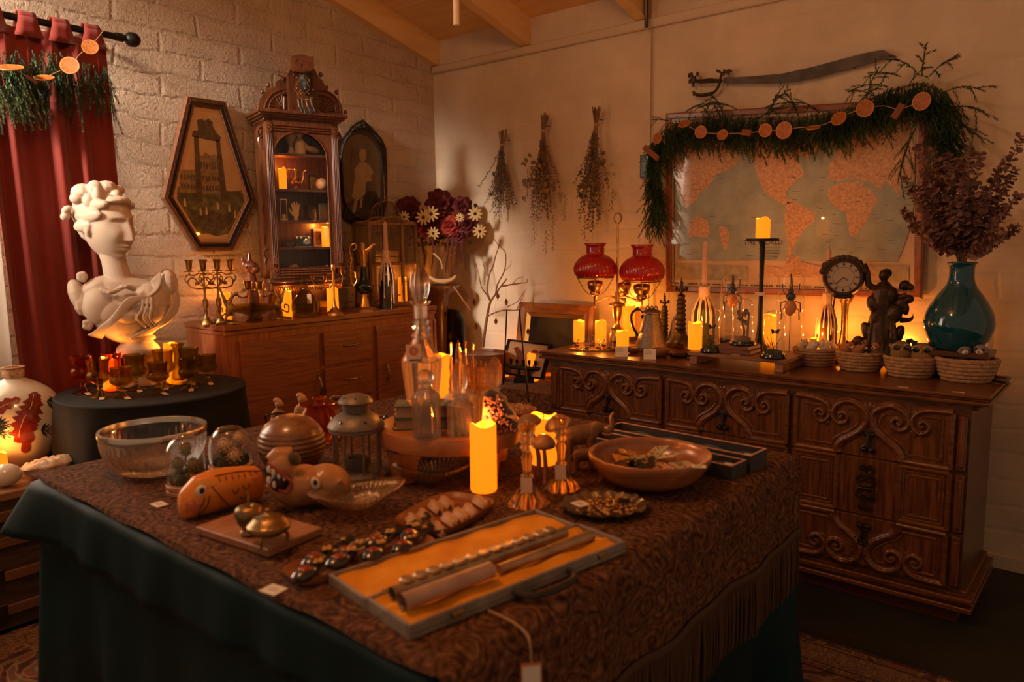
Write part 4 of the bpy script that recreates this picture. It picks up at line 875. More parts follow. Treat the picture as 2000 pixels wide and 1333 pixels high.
# green glass footed dish
P = sbq(497, .78); k = S(P); gd = T('footed_glass_dish', 'olive green footed glass dish between the two winged brass creatures', 'dish', P, turn(P))
b = MB().at(sc=(1, .55, 1)); b.lathe([(0, 0), (15*k, 0), (16*k, 2*k), (10*k, 6*k), (9*k, 10*k), (18*k, 15*k), (40*k, 22*k), (42*k, 26*k), (39*k, 26*k), (18*k, 19*k), (0, 17*k)], 36, lambda a, z, r: 1+.03*cos(16*a)); b.build('foot_and_bowl', GREENG, gd, 50)
b = MB().at(sc=(1, .55, 1)); b.lathe([(40*k, 25*k), (39*k, 33*k), (40*k, 34*k), (37.5*k, 34*k), (37.5*k, 26*k)], 36); b.build('rim', GREENG, gd)
candle(sbq(561, .6), 20, 566, 'glowing candle beside the round olive glass bottle on the sideboard')
# bottle with tag
P = sbq(597, .83); k = (top(P, 536)-P.z)/82; bt = T('glass_bottle', 'round-bellied olive glass bottle with paper tag on the sideboard', 'bottle', P, turn(P))
b = MB().lathe(sprof([(0, 0), (18*k, 1*k), (24*k, 8*k), (26*k, 20*k), (23*k, 32*k), (14*k, 45*k), (8*k, 54*k), (6*k, 66*k), (6*k, 74*k), (7*k, 78*k)]), 32); b.build('glass', BOTGREEN, bt, 180)
b = MB(); 
for i in range(8): a = i*pi/4; b.ell((7.4*k*cos(a), 7.4*k*sin(a), 78*k), (3*k, 3*k, 2.6*k), 8)
b.build('ruffled_rim', BOTGREEN, bt); price_tag(bt, 8*k, -16*k, 45*k, 0, 1.25, .02, .05)
for i, (dz, col, wd) in enumerate(((0, (.10, .03, .02), .075), (.017, (.06, .03, .025), .07))):
    P = sbq(630, .62)+Vector((0, 0, dz+.0002)); b = MB(); b.box(0, 0, 0, wd, .05, .016, .001); b.mat(1).box(.002, 0, .002, wd+.0005, .046, .012)
    tag(b.build('book', [mat('book cover %d' % i, col, .6), PAPER], None, flat=True, loc=P, rz=LW+.15*i), ('dark red book at the bottom of the stack beneath the cabinet', 'brown book on top of the stack beneath the cabinet')[i], 'book')
b = MB(); b.box(0, 0, 0, .055, .04, .035, .002); P = sbq(630, .62)+Vector((0, 0, .0345)); tag(b.build('wooden_box', OLDBRASS, None, flat=True, loc=P, rz=LW), 'small dull box resting on the books beneath the cabinet', 'box')
candle(sbq(651, .8), 22, 560, 'glowing candle behind the slim five-armed brass candelabrum')
P = sbq(654, .93); k = (top(P, 517)-P.z)/95; ca = T('candelabrum', 'slim brass candelabrum with thin curved arms standing before the cabinet', 'candelabrum', P, turn(P))
b = MB().lathe([(0, 0), (17*k, 0), (16*k, 4*k), (10*k, 8*k), (5*k, 14*k), (3*k, 20*k), (2*k, 30*k), (2*k, 70*k), (3*k, 74*k), (1.6*k, 80*k), (4.5*k, 86*k), (5*k, 94*k), (4*k, 95*k), (3.6*k, 88*k), (0, 87*k)], 20); b.build('stem', BRASS, ca, 50)
for (ex, ey, ez) in ((-38, 0, 70), (-16, 6, 66), (17, 0, 78), (44, 4, 70)):
    b = MB(); b.tube([(p.x*k, p.z*ey/20*k if 0 else ey*k*min(1, abs(p.x/ex)), p.y*k) for p in spline([(0, 62), (ex*.35, 52), (ex*.8, 52), (ex, ez-4)], 5)], 1.0*k, 6); ar = b.build('arm', BRASS, ca)
    b = MB().lathe([(0, (ez-4)*k), (2*k, (ez-3)*k), (4*k, (ez+1)*k), (4.4*k, (ez+8)*k), (5.4*k, (ez+10)*k), (4*k, (ez+10)*k), (3.4*k, (ez+2)*k), (0, ez*k)], 12, x=ex*k, y=ey*k); b.build('candle_cup', BRASS, ar)
# ewer
P = sbq(713, .76); k = (top(P, 470)-P.z)/134; ew = T('ewer', 'dark green ewer with gilt handle and ornate foot on the sideboard', 'ewer', P, turn(P))
DG = mat('dark green glaze', (.008, .020, .015), .15, coat=.6)
b = MB().lathe(sprof([(6*k, 32*k), (14*k, 38*k), (18*k, 46*k), (17*k, 52*k), (9*k, 58*k), (6*k, 72*k), (5*k, 84*k)]), 24); b.build('body', DG, ew, 180)
b = MB().lathe([(0, 0), (25*k, 0), (22*k, 4*k), (10*k, 8*k), (8*k, 18*k), (5*k, 26*k), (6*k, 33*k), (0, 34*k)], 24, lambda a, z, r: 1+.12*cos(6*a)*(z < 6*k)); b.lathe([(5*k, 84*k), (6*k, 88*k), (5*k, 92*k), (7*k, 104*k), (10*k, 116*k), (7*k, 116*k), (0, 112*k)], 16, lambda a, z, r: 1+.08*cos(8*a)); b.build('gilt_mounts', GOLD, ew, 50)
b = MB(); b.tube([(p.x*k, 0, p.y*k) for p in spline([(-14, 48), (-24, 56), (-26, 80), (-22, 100), (-26, 118), (-16, 128), (-12, 120), (-18, 116)], 5)], 2.2*k, 8)
for i in range(7): b.ell((-25*k, 0, (56+i*9)*k), (3.2*k, 3*k, 3.6*k), 8)
b.tube([(2*k, 0, 112*k), (10*k, 0, 118*k), (20*k, 0, 126*k)], [4*k, 3*k, 2*k], 8); b.ell((20*k, 0, 126*k), (5*k, 2.6*k, 3*k), 8, (0, -.6, 0)); b.build('handle', GOLD, ew)
b = MB().lathe([(0, 112*k), (4*k, 112*k), (4*k, 130*k), (0, 130*k)], 12); b.build('candle_stub', mat('yellow wax', (.6, .35, .1), .5), ew)
# wax dripped bottle maker
def waxbottle(P, ybot, yneck, ytap, wpx, lab, gmat, seed):
    k = S(P); h = top(P, yneck)-P.z; ht_ = top(P, ytap)-P.z; r = wpx*k/2
    o = T('candle_bottle', lab, 'bottle', P, turn(P)); nr = r*.36
    b = MB().lathe(sprof([(0, 0), (r*.9, .001), (r*.96, h*.03), (r*.96, h*.5), (r*.82, h*.62), (nr*1.3, h*.74), (nr, h*.84), (nr, h*.99)], 5), 28); b.build('bottle', gmat, o, 180)
    rnd = random.Random(seed); b = MB()
    b.lathe(sprof([(nr*1.05, h*.76), (nr*1.25, h*.85), (nr*1.25, h*.97), (nr*1.1, h*1.005), (nr*.5, h*1.01)]), 18, lambda a, z, q: 1+.08*sin(5*a+z*200))
    for i in range(17):
        a = 2*pi*i/17+rnd.uniform(-.15, .15); e = rnd.choice((.03, .1, .2, .35, .5)); pts = []
        for t in [1, .97, .9, .84, .78, .72, .66, .6, .5, .4, .3, .2, .1, .03]:
            if t < e: break
            R_ = nr if t > .84 else lerp(nr, r*.96, min(1, (.84-t)/.28)**.8)
            pts.append(((R_+.0015)*cos(a), (R_+.0015)*sin(a), h*t))
        b.tube(pts, [.0028+.0014*(j % 3)/2*rnd.random() for j in range(len(pts))], 6)
    b.build('dripped_wax', WAX, o, 60)
    b = MB().lathe([(0, h*.98), (k*5.2, h*.98), (k*4.6, h+(ht_-h)*.5), (k*4.0, ht_-.014), (k*1.6, ht_-.002), (0, ht_)], 14); tp_ = b.build('taper_candle', WAXP, o, 60)
    b = MB().tube([(0, 0, ht_-.002), (.001, 0, ht_+.008)], .0007, 5); b.build('wick', BLKMET, tp_)
    return o
waxbottle(sbq(757, .82), 600, 490, 432, 31, 'dark bottle coated in pale wax drips with a taper, before the birdcage', mat('dark bottle glass', (.012, .010, .008), .1, coat=.5), 3)
# birdcage
P = Vector((-3.405, sbq(752, .3).y, SZ)); bc = T('birdcage', 'wooden and wire birdcage with domed top on the right end of the sideboard', 'birdcage', P, LW-.06)
CGW = wood('cage wood', (.17, .085, .035), (.32, .17, .075), .6, 6, (8, 8, 2), 0); WIRE = mat('cage wire', (.25, .19, .13), .5, .7)
k = S(P); hw_, dp = .168, .066; zA = top(P, 436)-SZ; zM = top(P, 515)-SZ; zD = top(P, 396)-SZ
b = MB(); b.box(0, 0, 0, 2*hw_+.02, 2*dp+.02, .02, .002); b.box(0, 0, zM-.008, 2*hw_+.01, 2*dp+.01, .014, .002)
for a in (-1, -.38, .38, 1):
    for c in (-1, 1): b.box(a*hw_, c*dp, .0, .016, .016, zA)
for c in (-1, 1): b.box(0, c*dp, zA-.012, 2*hw_+.014, .014, .014); b.tube([(p.x, c*dp, zA+p.y) for p in spline([(-hw_, -.0), (-hw_*.5, .01), (-hw_*.3, .028), (0, .034), (hw_*.3, .028), (hw_*.5, .01), (hw_, 0)], 4)], .008, 6)
for a in (-1, 1): b.box(a*hw_, 0, zA-.012, .014, 2*dp, .014)
b.build('frame', CGW, bc, flat=True)
b = MB()
for c in (-1, 1):
    for i in range(34): xx = -hw_+2*hw_*(i+.5)/34; b.tube([(xx, c*dp, .01), (xx, c*dp, zA+.0)], .0011, 4, cap=False)
    for zz in (zM*.5, (zM+zA)/2): b.tube([(-hw_, c*dp, zz), (hw_, c*dp, zz)], .0011, 4)
for a in (-1, 1):
    for i in range(20): yy = -dp+2*dp*(i+.5)/20; b.tube([(a*hw_, yy, .01), (a*hw_, yy, zA)], .0011, 4, cap=False)
b.build('wires', WIRE, bc)
b = MB(); R_ = .092
for i in range(26):
    a = 2*pi*i/26; b.tube([(R_*cos(t)*cos(a), R_*cos(t)*sin(a), zA+(zD-zA)*sin(t)**.9+.01) for t in [j*pi/2/8*.96 for j in range(9)]], .0013, 4, cap=False)
for t in (0, 1.45): b.tube([(R_*cos(t)*cos(2*pi*i/24), R_*cos(t)*sin(2*pi*i/24), zA+(zD-zA)*sin(t)**.9+.01) for i in range(25)], .002, 5)
b.build('dome', WIRE, bc)
b = MB().lathe([(0, zD+.005), (.014, zD+.005), (.012, zD+.012), (.005, zD+.02), (.006, zD+.03), (.0025, zD+.04), (.002, top(P, 340)-SZ), (0, top(P, 338)-SZ)], 10); b.build('finial', OLDBRASS, bc)
b = MB(); b.tube([(.05+p.x, -dp-.008, p.y) for p in spline([(0, .02), (0, .11), (.012, .135), (.045, .145), (.078, .135), (.09, .11), (.09, .02)], 4)], .003, 6); b.build('door_hoop', BRASS, bc)
b = MB(); 
for zz in (.06, zM+.04): b.tube([(-hw_, 0, zz), (hw_, 0, zz)], .004, 6)
b.build('perch', CGW, bc)
P = sbq(787, .37)+Vector((0, 0, .021)); 
candle(P, 17, 540, 'glowing candle standing inside the birdcage')
# ================= corner behind the sideboard =================
def needles(b, pts, L, dn=.0042, w_=.0017, rnd=random, flat=.5):
    P = [Vector(p) for p in pts]; vs = []; fs = []
    for a, c in zip(P, P[1:]):
        d = c-a; n = max(1, int(d.length/dn)); d.normalize(); s1 = d.orthogonal().normalized(); s2 = d.cross(s1)
        for i in range(n):
            p = a.lerp(c, i/n)
            for q in range(3):
                an = rnd.uniform(0, 2*pi); o = (s1*cos(an)+s2*sin(an)); t = p+o*L*.75+d*L*.75; sd = d.cross(o)*w_
                k = len(vs); vs += [tuple(p+sd), tuple(p-sd), tuple(t)]; fs.append((k, k+1, k+2))
    b.add(vs, fs)
FIR = mat('fir needles', (.034, .066, .024), .7, var=.5, vs=12); FIR2 = mat('pale fir needles', (.10, .12, .05), .7, var=.3, vs=12)
def firspray(b, P, d, L, rnd, nl=.010, side=4, droop=.5):
    P = Vector(P); d = Vector(d).normalized(); pts = [P]; q = P.copy(); dd = d.copy()
    for i in range(5): dd = (dd+Vector((0, 0, -droop/5))).normalized(); q = q+dd*(L/5); pts.append(q.copy())
    needles(b, pts, nl, rnd=rnd); b.tube(pts, .0012, 3, cap=False)
    for k in range(side):
        a = pts[1+k % 4]; s = dd.cross(Vector((0, 1, 0))); s = s.normalized() if s.length > .1 else Vector((1, 0, 0)); s *= (1 if k % 2 else -1)
        e = (dd*.9+s*rnd.uniform(.4, .9)+Vector((0, rnd.uniform(-.5, .2), -.2))).normalized(); l2 = L*rnd.uniform(.3, .5)
        needles(b, [a, a+e*l2*.5, a+e*l2+Vector((0, 0, -l2*.15))], nl, rnd=rnd)
ORG = mat('dried orange flesh', (.30, .085, .014), .5, var=.3, vs=60); RIND = mat('dried orange rind', (.46, .165, .03), .55); CIN = mat('cinnamon bark', (.22, .07, .025), .7)
def orange(par, P, r, nrm, seed=0, name='orange_slice'):
    b = MB(); n = 30; b.lathe([(0, -.0012), (r*.88, -.0015), (r, -.0022), (r*1.02, 0), (r, .0022), (r*.88, .0015), (0, .0012)], n); o_ = len(b.f)
    for i, f in enumerate(b.f): 
        ring = i//n
        if ring in (1, 2, 3, 4): b.mi[i] = 1
    b.k = 1
    for k in range(9):
        a = 2*pi*k/9+seed
        for z in (.0017, -.0017): b.add([(r*.1*cos(a-.3), r*.1*sin(a-.3), z), (r*.9*cos(a-.02), r*.9*sin(a-.02), z), (r*.9*cos(a+.04), r*.9*sin(a+.04), z), (r*.1*cos(a+.3), r*.1*sin(a+.3), z)], [(0, 1, 2, 3)])
    o = b.build(name, [ORG, RIND], par, 40); o.location = P; o.rotation_euler = Vector(nrm).to_track_quat('Z', 'Y').to_euler(); return o
def cinnamon(par, A, B, r=.009):
    A, B = Vector(A), Vector(B); b = MB()
    s = (B-A).cross(Vector((0, 1, 0))).normalized()*r*.8
    for q in (-1, 1): b.tube([A+s*q*.9, B+s*q*.9], r, 12, cap=False); b.tube([B+s*q*.9, A+s*q*.9], r*.7, 10, cap=False)
    return b.build('cinnamon_stick', CIN, par)
# garland over the curtain
rnd = random.Random(11)
gc = T('fir_garland', 'fir greenery draped across the top of the red curtain', 'garland', (0, 0, 0)); XG = -3.335
b = MB()
for i in range(78):
    x = rnd.choice([rnd.uniform(-25, 95), rnd.uniform(-25, 95), rnd.uniform(100, 205)]); y = 95+rnd.uniform(0, 45) if x < 100 else 100+rnd.uniform(0, 40)
    p = atx(x, y, XG+rnd.uniform(-.02, .02)); 
    firspray(b, p, (rnd.uniform(-.1, .25), rnd.uniform(-.35, .5), -.7), rnd.uniform(.12, .2) if x < 100 else rnd.uniform(.1, .22), rnd, droop=.9)
b.build('dark_foliage', FIR, gc, flat=True)
b = MB()
for i in range(12):
    x = rnd.uniform(-10, 75); p = atx(x, 160+rnd.uniform(-12, 15), XG+.04); firspray(b, p, (.1, rnd.uniform(-.1, .5), -.8), rnd.uniform(.08, .13), rnd, droop=.6)
b.build('pale_foliage', FIR2, gc, flat=True)
XO = XG+.075
og = T('orange_slice_garland', 'string of dried orange slices across the red curtain', 'garland', (0, 0, 0))
pts = [atx(a, c, XO) for a, c in ((-20, 118), (20, 132), (50, 147), (72, 160), (100, 146), (135, 129), (157, 105), (176, 92), (190, 75), (205, 56))]
MB().tube(spline(pts, 4), .0012, 5).build('twine', STRING, og)
for (a, c, r, nr) in ((21, 132, .042, (.5, -.3, 1.3)), (87, 152, .033, (.5, -.3, 1.2)), (136, 128, .034, (.8, -.5, .2)), (176, 92, .030, (.9, -.45, .25))): orange(og, atx(a, c, XO+.012), r, nr, a)
cinnamon(og, atx(52, 148, XO), atx(72, 163, XO), .005)
# flowers in pale pitcher on a bracket stand
SP = Vector((-3.33, 3.28, 0)); pd = T('plant_stand', 'dark pedestal stand with curved rim in the room corner', 'pedestal', SP)
zs = top(SP, 556); b = MB().lathe([(0, 0), (.14, 0), (.14, .03), (.05, .06), (.04, .3), (.06, zs-.16), (.09, zs-.06), (.15, zs-.02), (.155, zs), (0, zs)], 28); b.build('column', BRN, pd, 50)
vs_ = T('flower_vase', 'tall pale pitcher vase in the corner behind the crystal stopper', 'vase', SP+Vector((0, 0, zs+.0005)), turn(SP)); k = S(SP); VASEM = mat('aged cream ceramic', (.36, .25, .14), .5)
MB().lathe(sprof([(0, 0), (22*k, 0), (25*k, 10*k), (22*k, 30*k), (17*k, 55*k), (19*k, 72*k), (17*k, 72*k), (15*k, 55*k)]), 28).build('body', VASEM, vs_, 180)
BURG = mat('burgundy petals', (.10, .008, .010), .75, var=.4, vs=40); REDP = mat('red petals', (.30, .025, .012), .6, var=.3, vs=40); DAIS = mat('cream daisy petals', (.62, .46, .20), .6); LEAFD = mat('dull green leaf', (.06, .07, .03), .7, var=.4, vs=30); AMR = mat('amaranth', (.09, .018, .012), .9, 0, .8, 120)
def peony(P, r, m_, lab, gp):
    b = MB(); rn = random.Random(int(P[0]*1e4))
    for ring, (n, tilt, sz) in enumerate(((5, .2, .55), (7, .7, .75), (9, 1.15, .95))):
        for i in range(n):
            a = 2*pi*i/n+ring*.5+rn.uniform(-.15, .15)
            def pet(u, v, a=a, tilt=tilt, sz=sz):
                w_ = (u-.5)*1.1*sz*r*sin(pi*min(1, v*.75+.2)); l = v*r*sz; t = tilt*(.5+.7*v)
                x, y, z = l*sin(t), w_, l*cos(t)*.9+.006*sin(u*9+a*5)*v+.12*r*(4*(u-.5)**2)
                return (x*cos(a)-y*sin(a), x*sin(a)+y*cos(a), z)
            b.grid(pet, 4, 4)
    b.ell((0, 0, r*.2), r*.3, 8)
    o = b.build('bloom', m_, None, 180, solid=.0008); o.location = P; o.rotation_euler = (CAM-Vector(P)+Vector((rn.uniform(-1.5, 1.5), rn.uniform(-.5, .5), 1.6+rn.uniform(-.5, 1)))).to_track_quat('Z', 'Y').to_euler()
    tag(o, lab, 'flower', gp); o.name = 'peony'; return o
fl_ = (((797, 410), 29, 0, 'burgundy peony at the left of the corner bouquet'), ((858, 400), 33, 0, 'large burgundy peony at the top centre of the corner bouquet'), ((902, 404), 23, 0, 'burgundy peony at the top right of the corner bouquet'), ((845, 440), 26, 0, 'burgundy peony in the middle of the corner bouquet'), ((880, 442), 26, 1, 'bright red peony right of centre in the corner bouquet'), ((912, 440), 27, 0, 'burgundy peony at the right edge of the corner bouquet'), ((833, 450), 22, 1, 'red poppy low at the left of the corner bouquet'), ((813, 430), 21, 0, 'small burgundy peony under the leftmost daisy'), ((896, 462), 22, 0, 'drooping burgundy peony low at the right of the bouquet'))
for (px_, r, mi, lab) in fl_: P = atd(*px_, 4.52+.0*r); peony(P, r*S(P), (BURG, REDP)[mi], lab, 'peonies in the corner bouquet')
def daisy(P, r, lab, gp, m_=DAIS):
    b = MB(); b.mat(0)
    for i in range(10): a = 2*pi*i/10; b.ell((r*.6*cos(a), r*.6*sin(a), .002), (r*.42, r*.15, .0012), 8, (0, 0, a))
    b.mat(1).ell((0, 0, .003), (r*.22, r*.22, .005), 8); o = b.build('daisy', [m_, BLACKL], None); o.location = P; o.rotation_euler = (CAM-Vector(P)).to_track_quat('Z', 'Y').to_euler(); tag(o, lab, 'flower', gp)
for (a, c, r, lab) in ((827, 425, 16, 'cream daisy left of centre, upper of the overlapping pair in the bouquet'), (842, 418, 16, 'cream daisy with dark eye right beside its twin in the bouquet'), (846, 456, 13, 'cream daisy with dark eye beside the red poppy'), (898, 425, 9, 'small cream daisy between the red and burgundy peonies'), (789, 424, 12, 'pale yellow daisy peeking out at the left edge of the bouquet'), (928, 418, 15, 'pale yellow daisy at the upper right edge of the bouquet'), (937, 452, 14, 'pale yellow daisy at the lower right edge of the bouquet')):
    P = atd(a, c, 4.43); daisy(P, r*S(P), lab, 'daisies in the corner bouquet')
b = MB(); rnd = random.Random(8)
for i in range(70):
    P = atd(800+rnd.uniform(0, 130), 400+rnd.uniform(0, 80), 4.56+rnd.uniform(0, .08)); b.ell(P, (.02, .006, .012), 6, (rnd.uniform(-1, 1), rnd.uniform(-1, 1), rnd.uniform(0, 3)))
for i in range(9): b.tube([SP+Vector((0, 0, zs+.15)), atd(805+i*14, 445, 4.56)], .003, 5)
b.ell(atd(858, 446, 4.62), (.13, .06, .07), 10)
tag(b.build('bouquet_greenery', LEAFD, None), 'dull green leaves and stems among the corner bouquet', 'leaves', kind='stuff')
for i, (x0, y0, L) in enumerate(((843, 465, 62), (872, 470, 65), (882, 465, 80), (893, 470, 66), (905, 470, 60), (826, 470, 50))):
    P = atd(x0, y0, 4.42); s = S(P); b = MB(); n = int(L/3)
    for j in range(n): t = j/n; b.ell((4*s*sin(t*4+i), 0, -L*s*t), (.009*(1-.5*t),)*3, 6)
    tag(b.build('amaranth_tassel', AMR, None, loc=P), 'dark red amaranth tassel hanging below the bouquet, number %s from the left' % ('two', 'three', 'four', 'five', 'last', 'one')[i], 'flower', 'amaranth tassels below the bouquet')
b = MB(); ANT = mat('antler', (.42, .26, .12), .6); a_ = [atd(x, y, 4.25) for x, y in ((838, 540), (850, 548), (870, 550), (885, 545), (890, 538))]; b.tube(spline(a_, 4), [.006+.008*sin(pi*i/16) for i in range(17)], 8)
b.tube(spline([atd(x, y, 4.25) for x, y in ((846, 495), (860, 508), (864, 525))], 3), .005, 6)
tag(b.build('antler', ANT, None), 'curved pale antler resting behind the crystal decanter stopper', 'antler')
# low chest with draped runner
LZ, LY = .55, 3.06
RUN = node_cloth('brown runner', [(.09, .035, .018), (.20, .09, .05), (.13, .05, .028), (.28, .14, .085)], 22, .1, .9, .3)
ch = T('low_chest', 'low chest covered by a brown patterned runner beside the carved dresser', 'chest', (0, 0, 0))
x0, x1 = -3.05, aty(1079, 780, LY).x; b = MB(); b.box((x0+x1)/2, (LY+3.46)/2, .0, x1-x0-.01, 3.46-LY, LZ-.006); b.build('chest_body', DARKWALNUT, ch, flat=True)
b = MB().grid(lambda u, v: (x0+(x1-x0)*u, LY-.003-.006*max(0, (v-.5)*2)*(1+sin(u*25)) if v > .5 else 3.45-(3.45-LY+.003)*v*2, LZ-.001 if v <= .5 else LZ-.001-(v-.5)*2*.46), 40, 20); b.build('runner', RUN, ch, 60, solid=.002)
def lz(x, y, z=LZ+.001): return on(x, y, z)
# potted branch tree
P = Vector((-2.93, 3.13, LZ+.001)); P = lz(945, 745); k = S(P); pt_ = T('potted_branch', 'bare branch standing in a round brown pot hung with crystal drops', 'tree', P, turn(P))
POTM = wood('brown pot', (.14, .04, .014), (.22, .07, .025), .45, 5, (2, 2, 10), .2)
hp_ = top(P, 688)-P.z; b = MB().lathe([(0, 0), (40*k, 0), (46*k, hp_*.5), (47*k, hp_*.9), (48*k, hp_), (44*k, hp_), (43*k, hp_-.012), (0, hp_-.014)], 32); b.build('pot', POTM, pt_, 50)
def bl(x, y, d=0): # local branch point from pixel
    q = P+Vector((0, 0, 0)); r = ray(x, y); t = ((P-CAM).dot(FWD)+d); w__ = CAM+r*t-P; a = -turn(P); return (w__.x*cos(a)-w__.y*sin(a), w__.x*sin(a)+w__.y*cos(a), w__.z)
BR = [([(943, 678), (948, 640), (953, 610), (958, 590), (968, 575), (978, 560), (990, 545)], 3.2), ([(958, 588), (952, 570), (955, 540), (963, 520), (968, 500), (975, 480), (978, 470)], 2), ([(968, 575), (972, 555), (985, 530), (988, 505), (985, 490), (973, 480)], 1.6), ([(953, 618), (965, 612), (985, 606), (1010, 606), (1025, 595), (1040, 590)], 1.5), ([(978, 560), (1000, 556), (1020, 553), (1029, 552), (1030, 545)], 1.6), ([(1000, 556), (1010, 545), (1022, 541)], 1), ([(958, 590), (950, 575), (940, 560), (935, 535), (928, 510)], 1.3), ([(1010, 604), (1018, 585), (1025, 570)], 1), ([(990, 600), (1010, 590), (1020, 575), (1028, 565)], .9), ([(975, 480), (970, 475), (965, 466)], .9), ([(955, 545), (945, 520), (942, 505)], .9), ([(985, 530), (996, 520), (999, 508)], .8)]
b = MB()
for pts, r in BR: pp_ = spline([bl(x, y, .03*sin(x)) for x, y in pts], 3); n = len(pp_); b.tube(pp_, [r*k*(1-.6*i/n) for i in range(n)], 6)
b.build('branch', TWIG, pt_)
b = MB(); q = bl(903+30, 683); b.box(q[0]-.03, -40*k, hp_+.001, .05, .02, .001); b.build('price_card', PAPER, pt_, flat=True)
CRD = crystal('smoky drop', (.5, .3, .15), .02, .3)
for i, (x, y0, y1, nm) in enumerate(((867, 500, 615, 'above the arched dark portrait'), (925, 540, 590, 'dark bead, leftmost on the branch'), (928, 545, 640, 'longest drop on the branch'), (968, 590, 628, 'near the trunk of the branch'), (972, 560, 578, 'high on the branch centre'), (988, 540, 590, 'right side of the branch'), (1031, 597, 648, 'hanging beside the gilt frame'))):
    A = atd(x, y0, 4.15); B_ = atd(x, y1, 4.15); B_ = Vector((A.x, A.y, B_.z)); s = S(A); d = T('crystal_drop', 'small crystal pendant on a thread, '+nm, 'pendant', A, 0, 'crystal pendants hanging from the bare branch'); L = A.z-B_.z
    MB().tube([(0, 0, 0), (0, 0, -L+.02)], .0006, 4).build('thread', STRING, d)
    MB().lathe([(0, -L-.022), (.009, -L-.008), (.010, -L), (.004, -L+.012), (.0, -L+.018)], 6).build('drop', CRD, d, flat=True)
# frames leaning in the corner
DKP = mat('dark portrait photo', (.012, .009, .007), .35, coat=.3)
P = lz(890, 757-14); P = Vector((-3.26, 3.22, LZ)); 
af = T('arched_portrait', 'dark arched portrait of a seated person leaning beside the sideboard', 'picture', Vector((-3.10, 3.335, LZ+.001)), .0)
wl_, wr_ = aty(862, 700, 3.34).x+3.10, aty(909, 700, 3.34).x+3.10; ht2 = aty(885, 605, 3.34).z-LZ
pl_ = [(wl_-.06, 0), (wr_, 0), (wr_, ht2*.75), (wr_-.01, ht2*.88), (wr_-.035, ht2*.96), (wr_-.07, ht2), (wl_-.03, ht2), (wl_-.06, ht2*.9)]
b = MB(); b.prism(pl_, .014, 'xz', -.007); b.build('panel', DKP, af, flat=True); b = MB(); cxp = (wl_+wr_)/2-.01
b.ell((cxp, -.009, ht2*.55), (.018, .002, .022), 12); b.build('face', mat('dim face', (.13, .07, .035), .6), af); b = MB(); b.face([(cxp-.06, -.0085, .1), (cxp+.06, -.0085, .1), (cxp+.05, -.0085, ht2*.36), (cxp+.02, -.0085, ht2*.44), (cxp-.02, -.0085, ht2*.44), (cxp-.05, -.0085, ht2*.36)]); b.build('suit', mat('dim suit', (.028, .02, .016), .6), af, flat=True)
def leanframe(name, lab, cat_, quad, y0, y1, wf, mats, pic, label2=None):
    # quad = px corners TL,TR,BR,BL ; top leans on y1, bottom stands at y0
    C_ = [aty(*quad[0], y1), aty(*quad[1], y1), aty(*quad[2], y0), aty(*quad[3], y0)]
    o = T(name, lab, cat_, (0, 0, 0)); ctr = sum(C_, Vector())/4
    def sh(f, off=0): nrm = (C_[1]-C_[0]).cross(C_[3]-C_[0]).normalized(); nrm = nrm if nrm.y < 0 else -nrm; return [c+(ctr-c)*f+nrm*off for c in C_]
    b = MB(); prev = None
    for (f, off) in ((0, -.016), (0, .004), (wf*.35, .012), (wf*.7, .002), (wf, .006), (wf*1.08, -.004)):
        cur = sh(f, off)
        if prev: b.add([*prev, *cur], [(i, (i+1) % 4, 4+(i+1) % 4, 4+i) for i in range(4)])
        prev = cur
    b.face(sh(0, -.016)); b.build('frame', mats, o, flat=True)
    b = MB(); b.face(sh(wf*1.04, -.003)); pic_ = b.build('picture', pic, o, flat=True)
    return o, sh
o, sh = leanframe('framed_picture', 'wide brown and gilt frame around a dark painting, leaning on the back wall', 'picture', [(1016, 590), (1161, 597), (1150, 760), (1000, 752)], 3.36, 3.44, .24, wood('gilt brown frame', (.20, .07, .02), (.34, .13, .035), .3, 4, (3, 3, 3), .4), mat('dark painting', (.014, .009, .006), .3))
b = MB(); prev = sh(.25, .009); cur = sh(.34, .0); b.add([*prev, *cur], [(i, (i+1) % 4, 4+(i+1) % 4, 4+i) for i in range(4)]); b.build('gilt_liner', GOLD, o, flat=True)
o, sh = leanframe('framed_picture', 'black framed print of brown mushrooms behind the black boat candle holder', 'picture', [(993, 662), (1077, 673), (1060, 742), (975, 730)], 3.27, 3.32, .10, FBLK, mat('cream print paper', (.50, .30, .15), .7))
RM = mat('russet print', (.22, .05, .02), .7); nq = [aty(*p, 3.275) for p in ((1003, 680), (1012, 678), (1020, 690), (1022, 712), (1016, 716), (1010, 705), (1008, 692))]
b = MB(); b.face(nq); b.face([aty(*p, 3.275) for p in ((1036, 690), (1042, 683), (1050, 685), (1052, 690))]); b.build('mushroom_print', RM, o, flat=True)
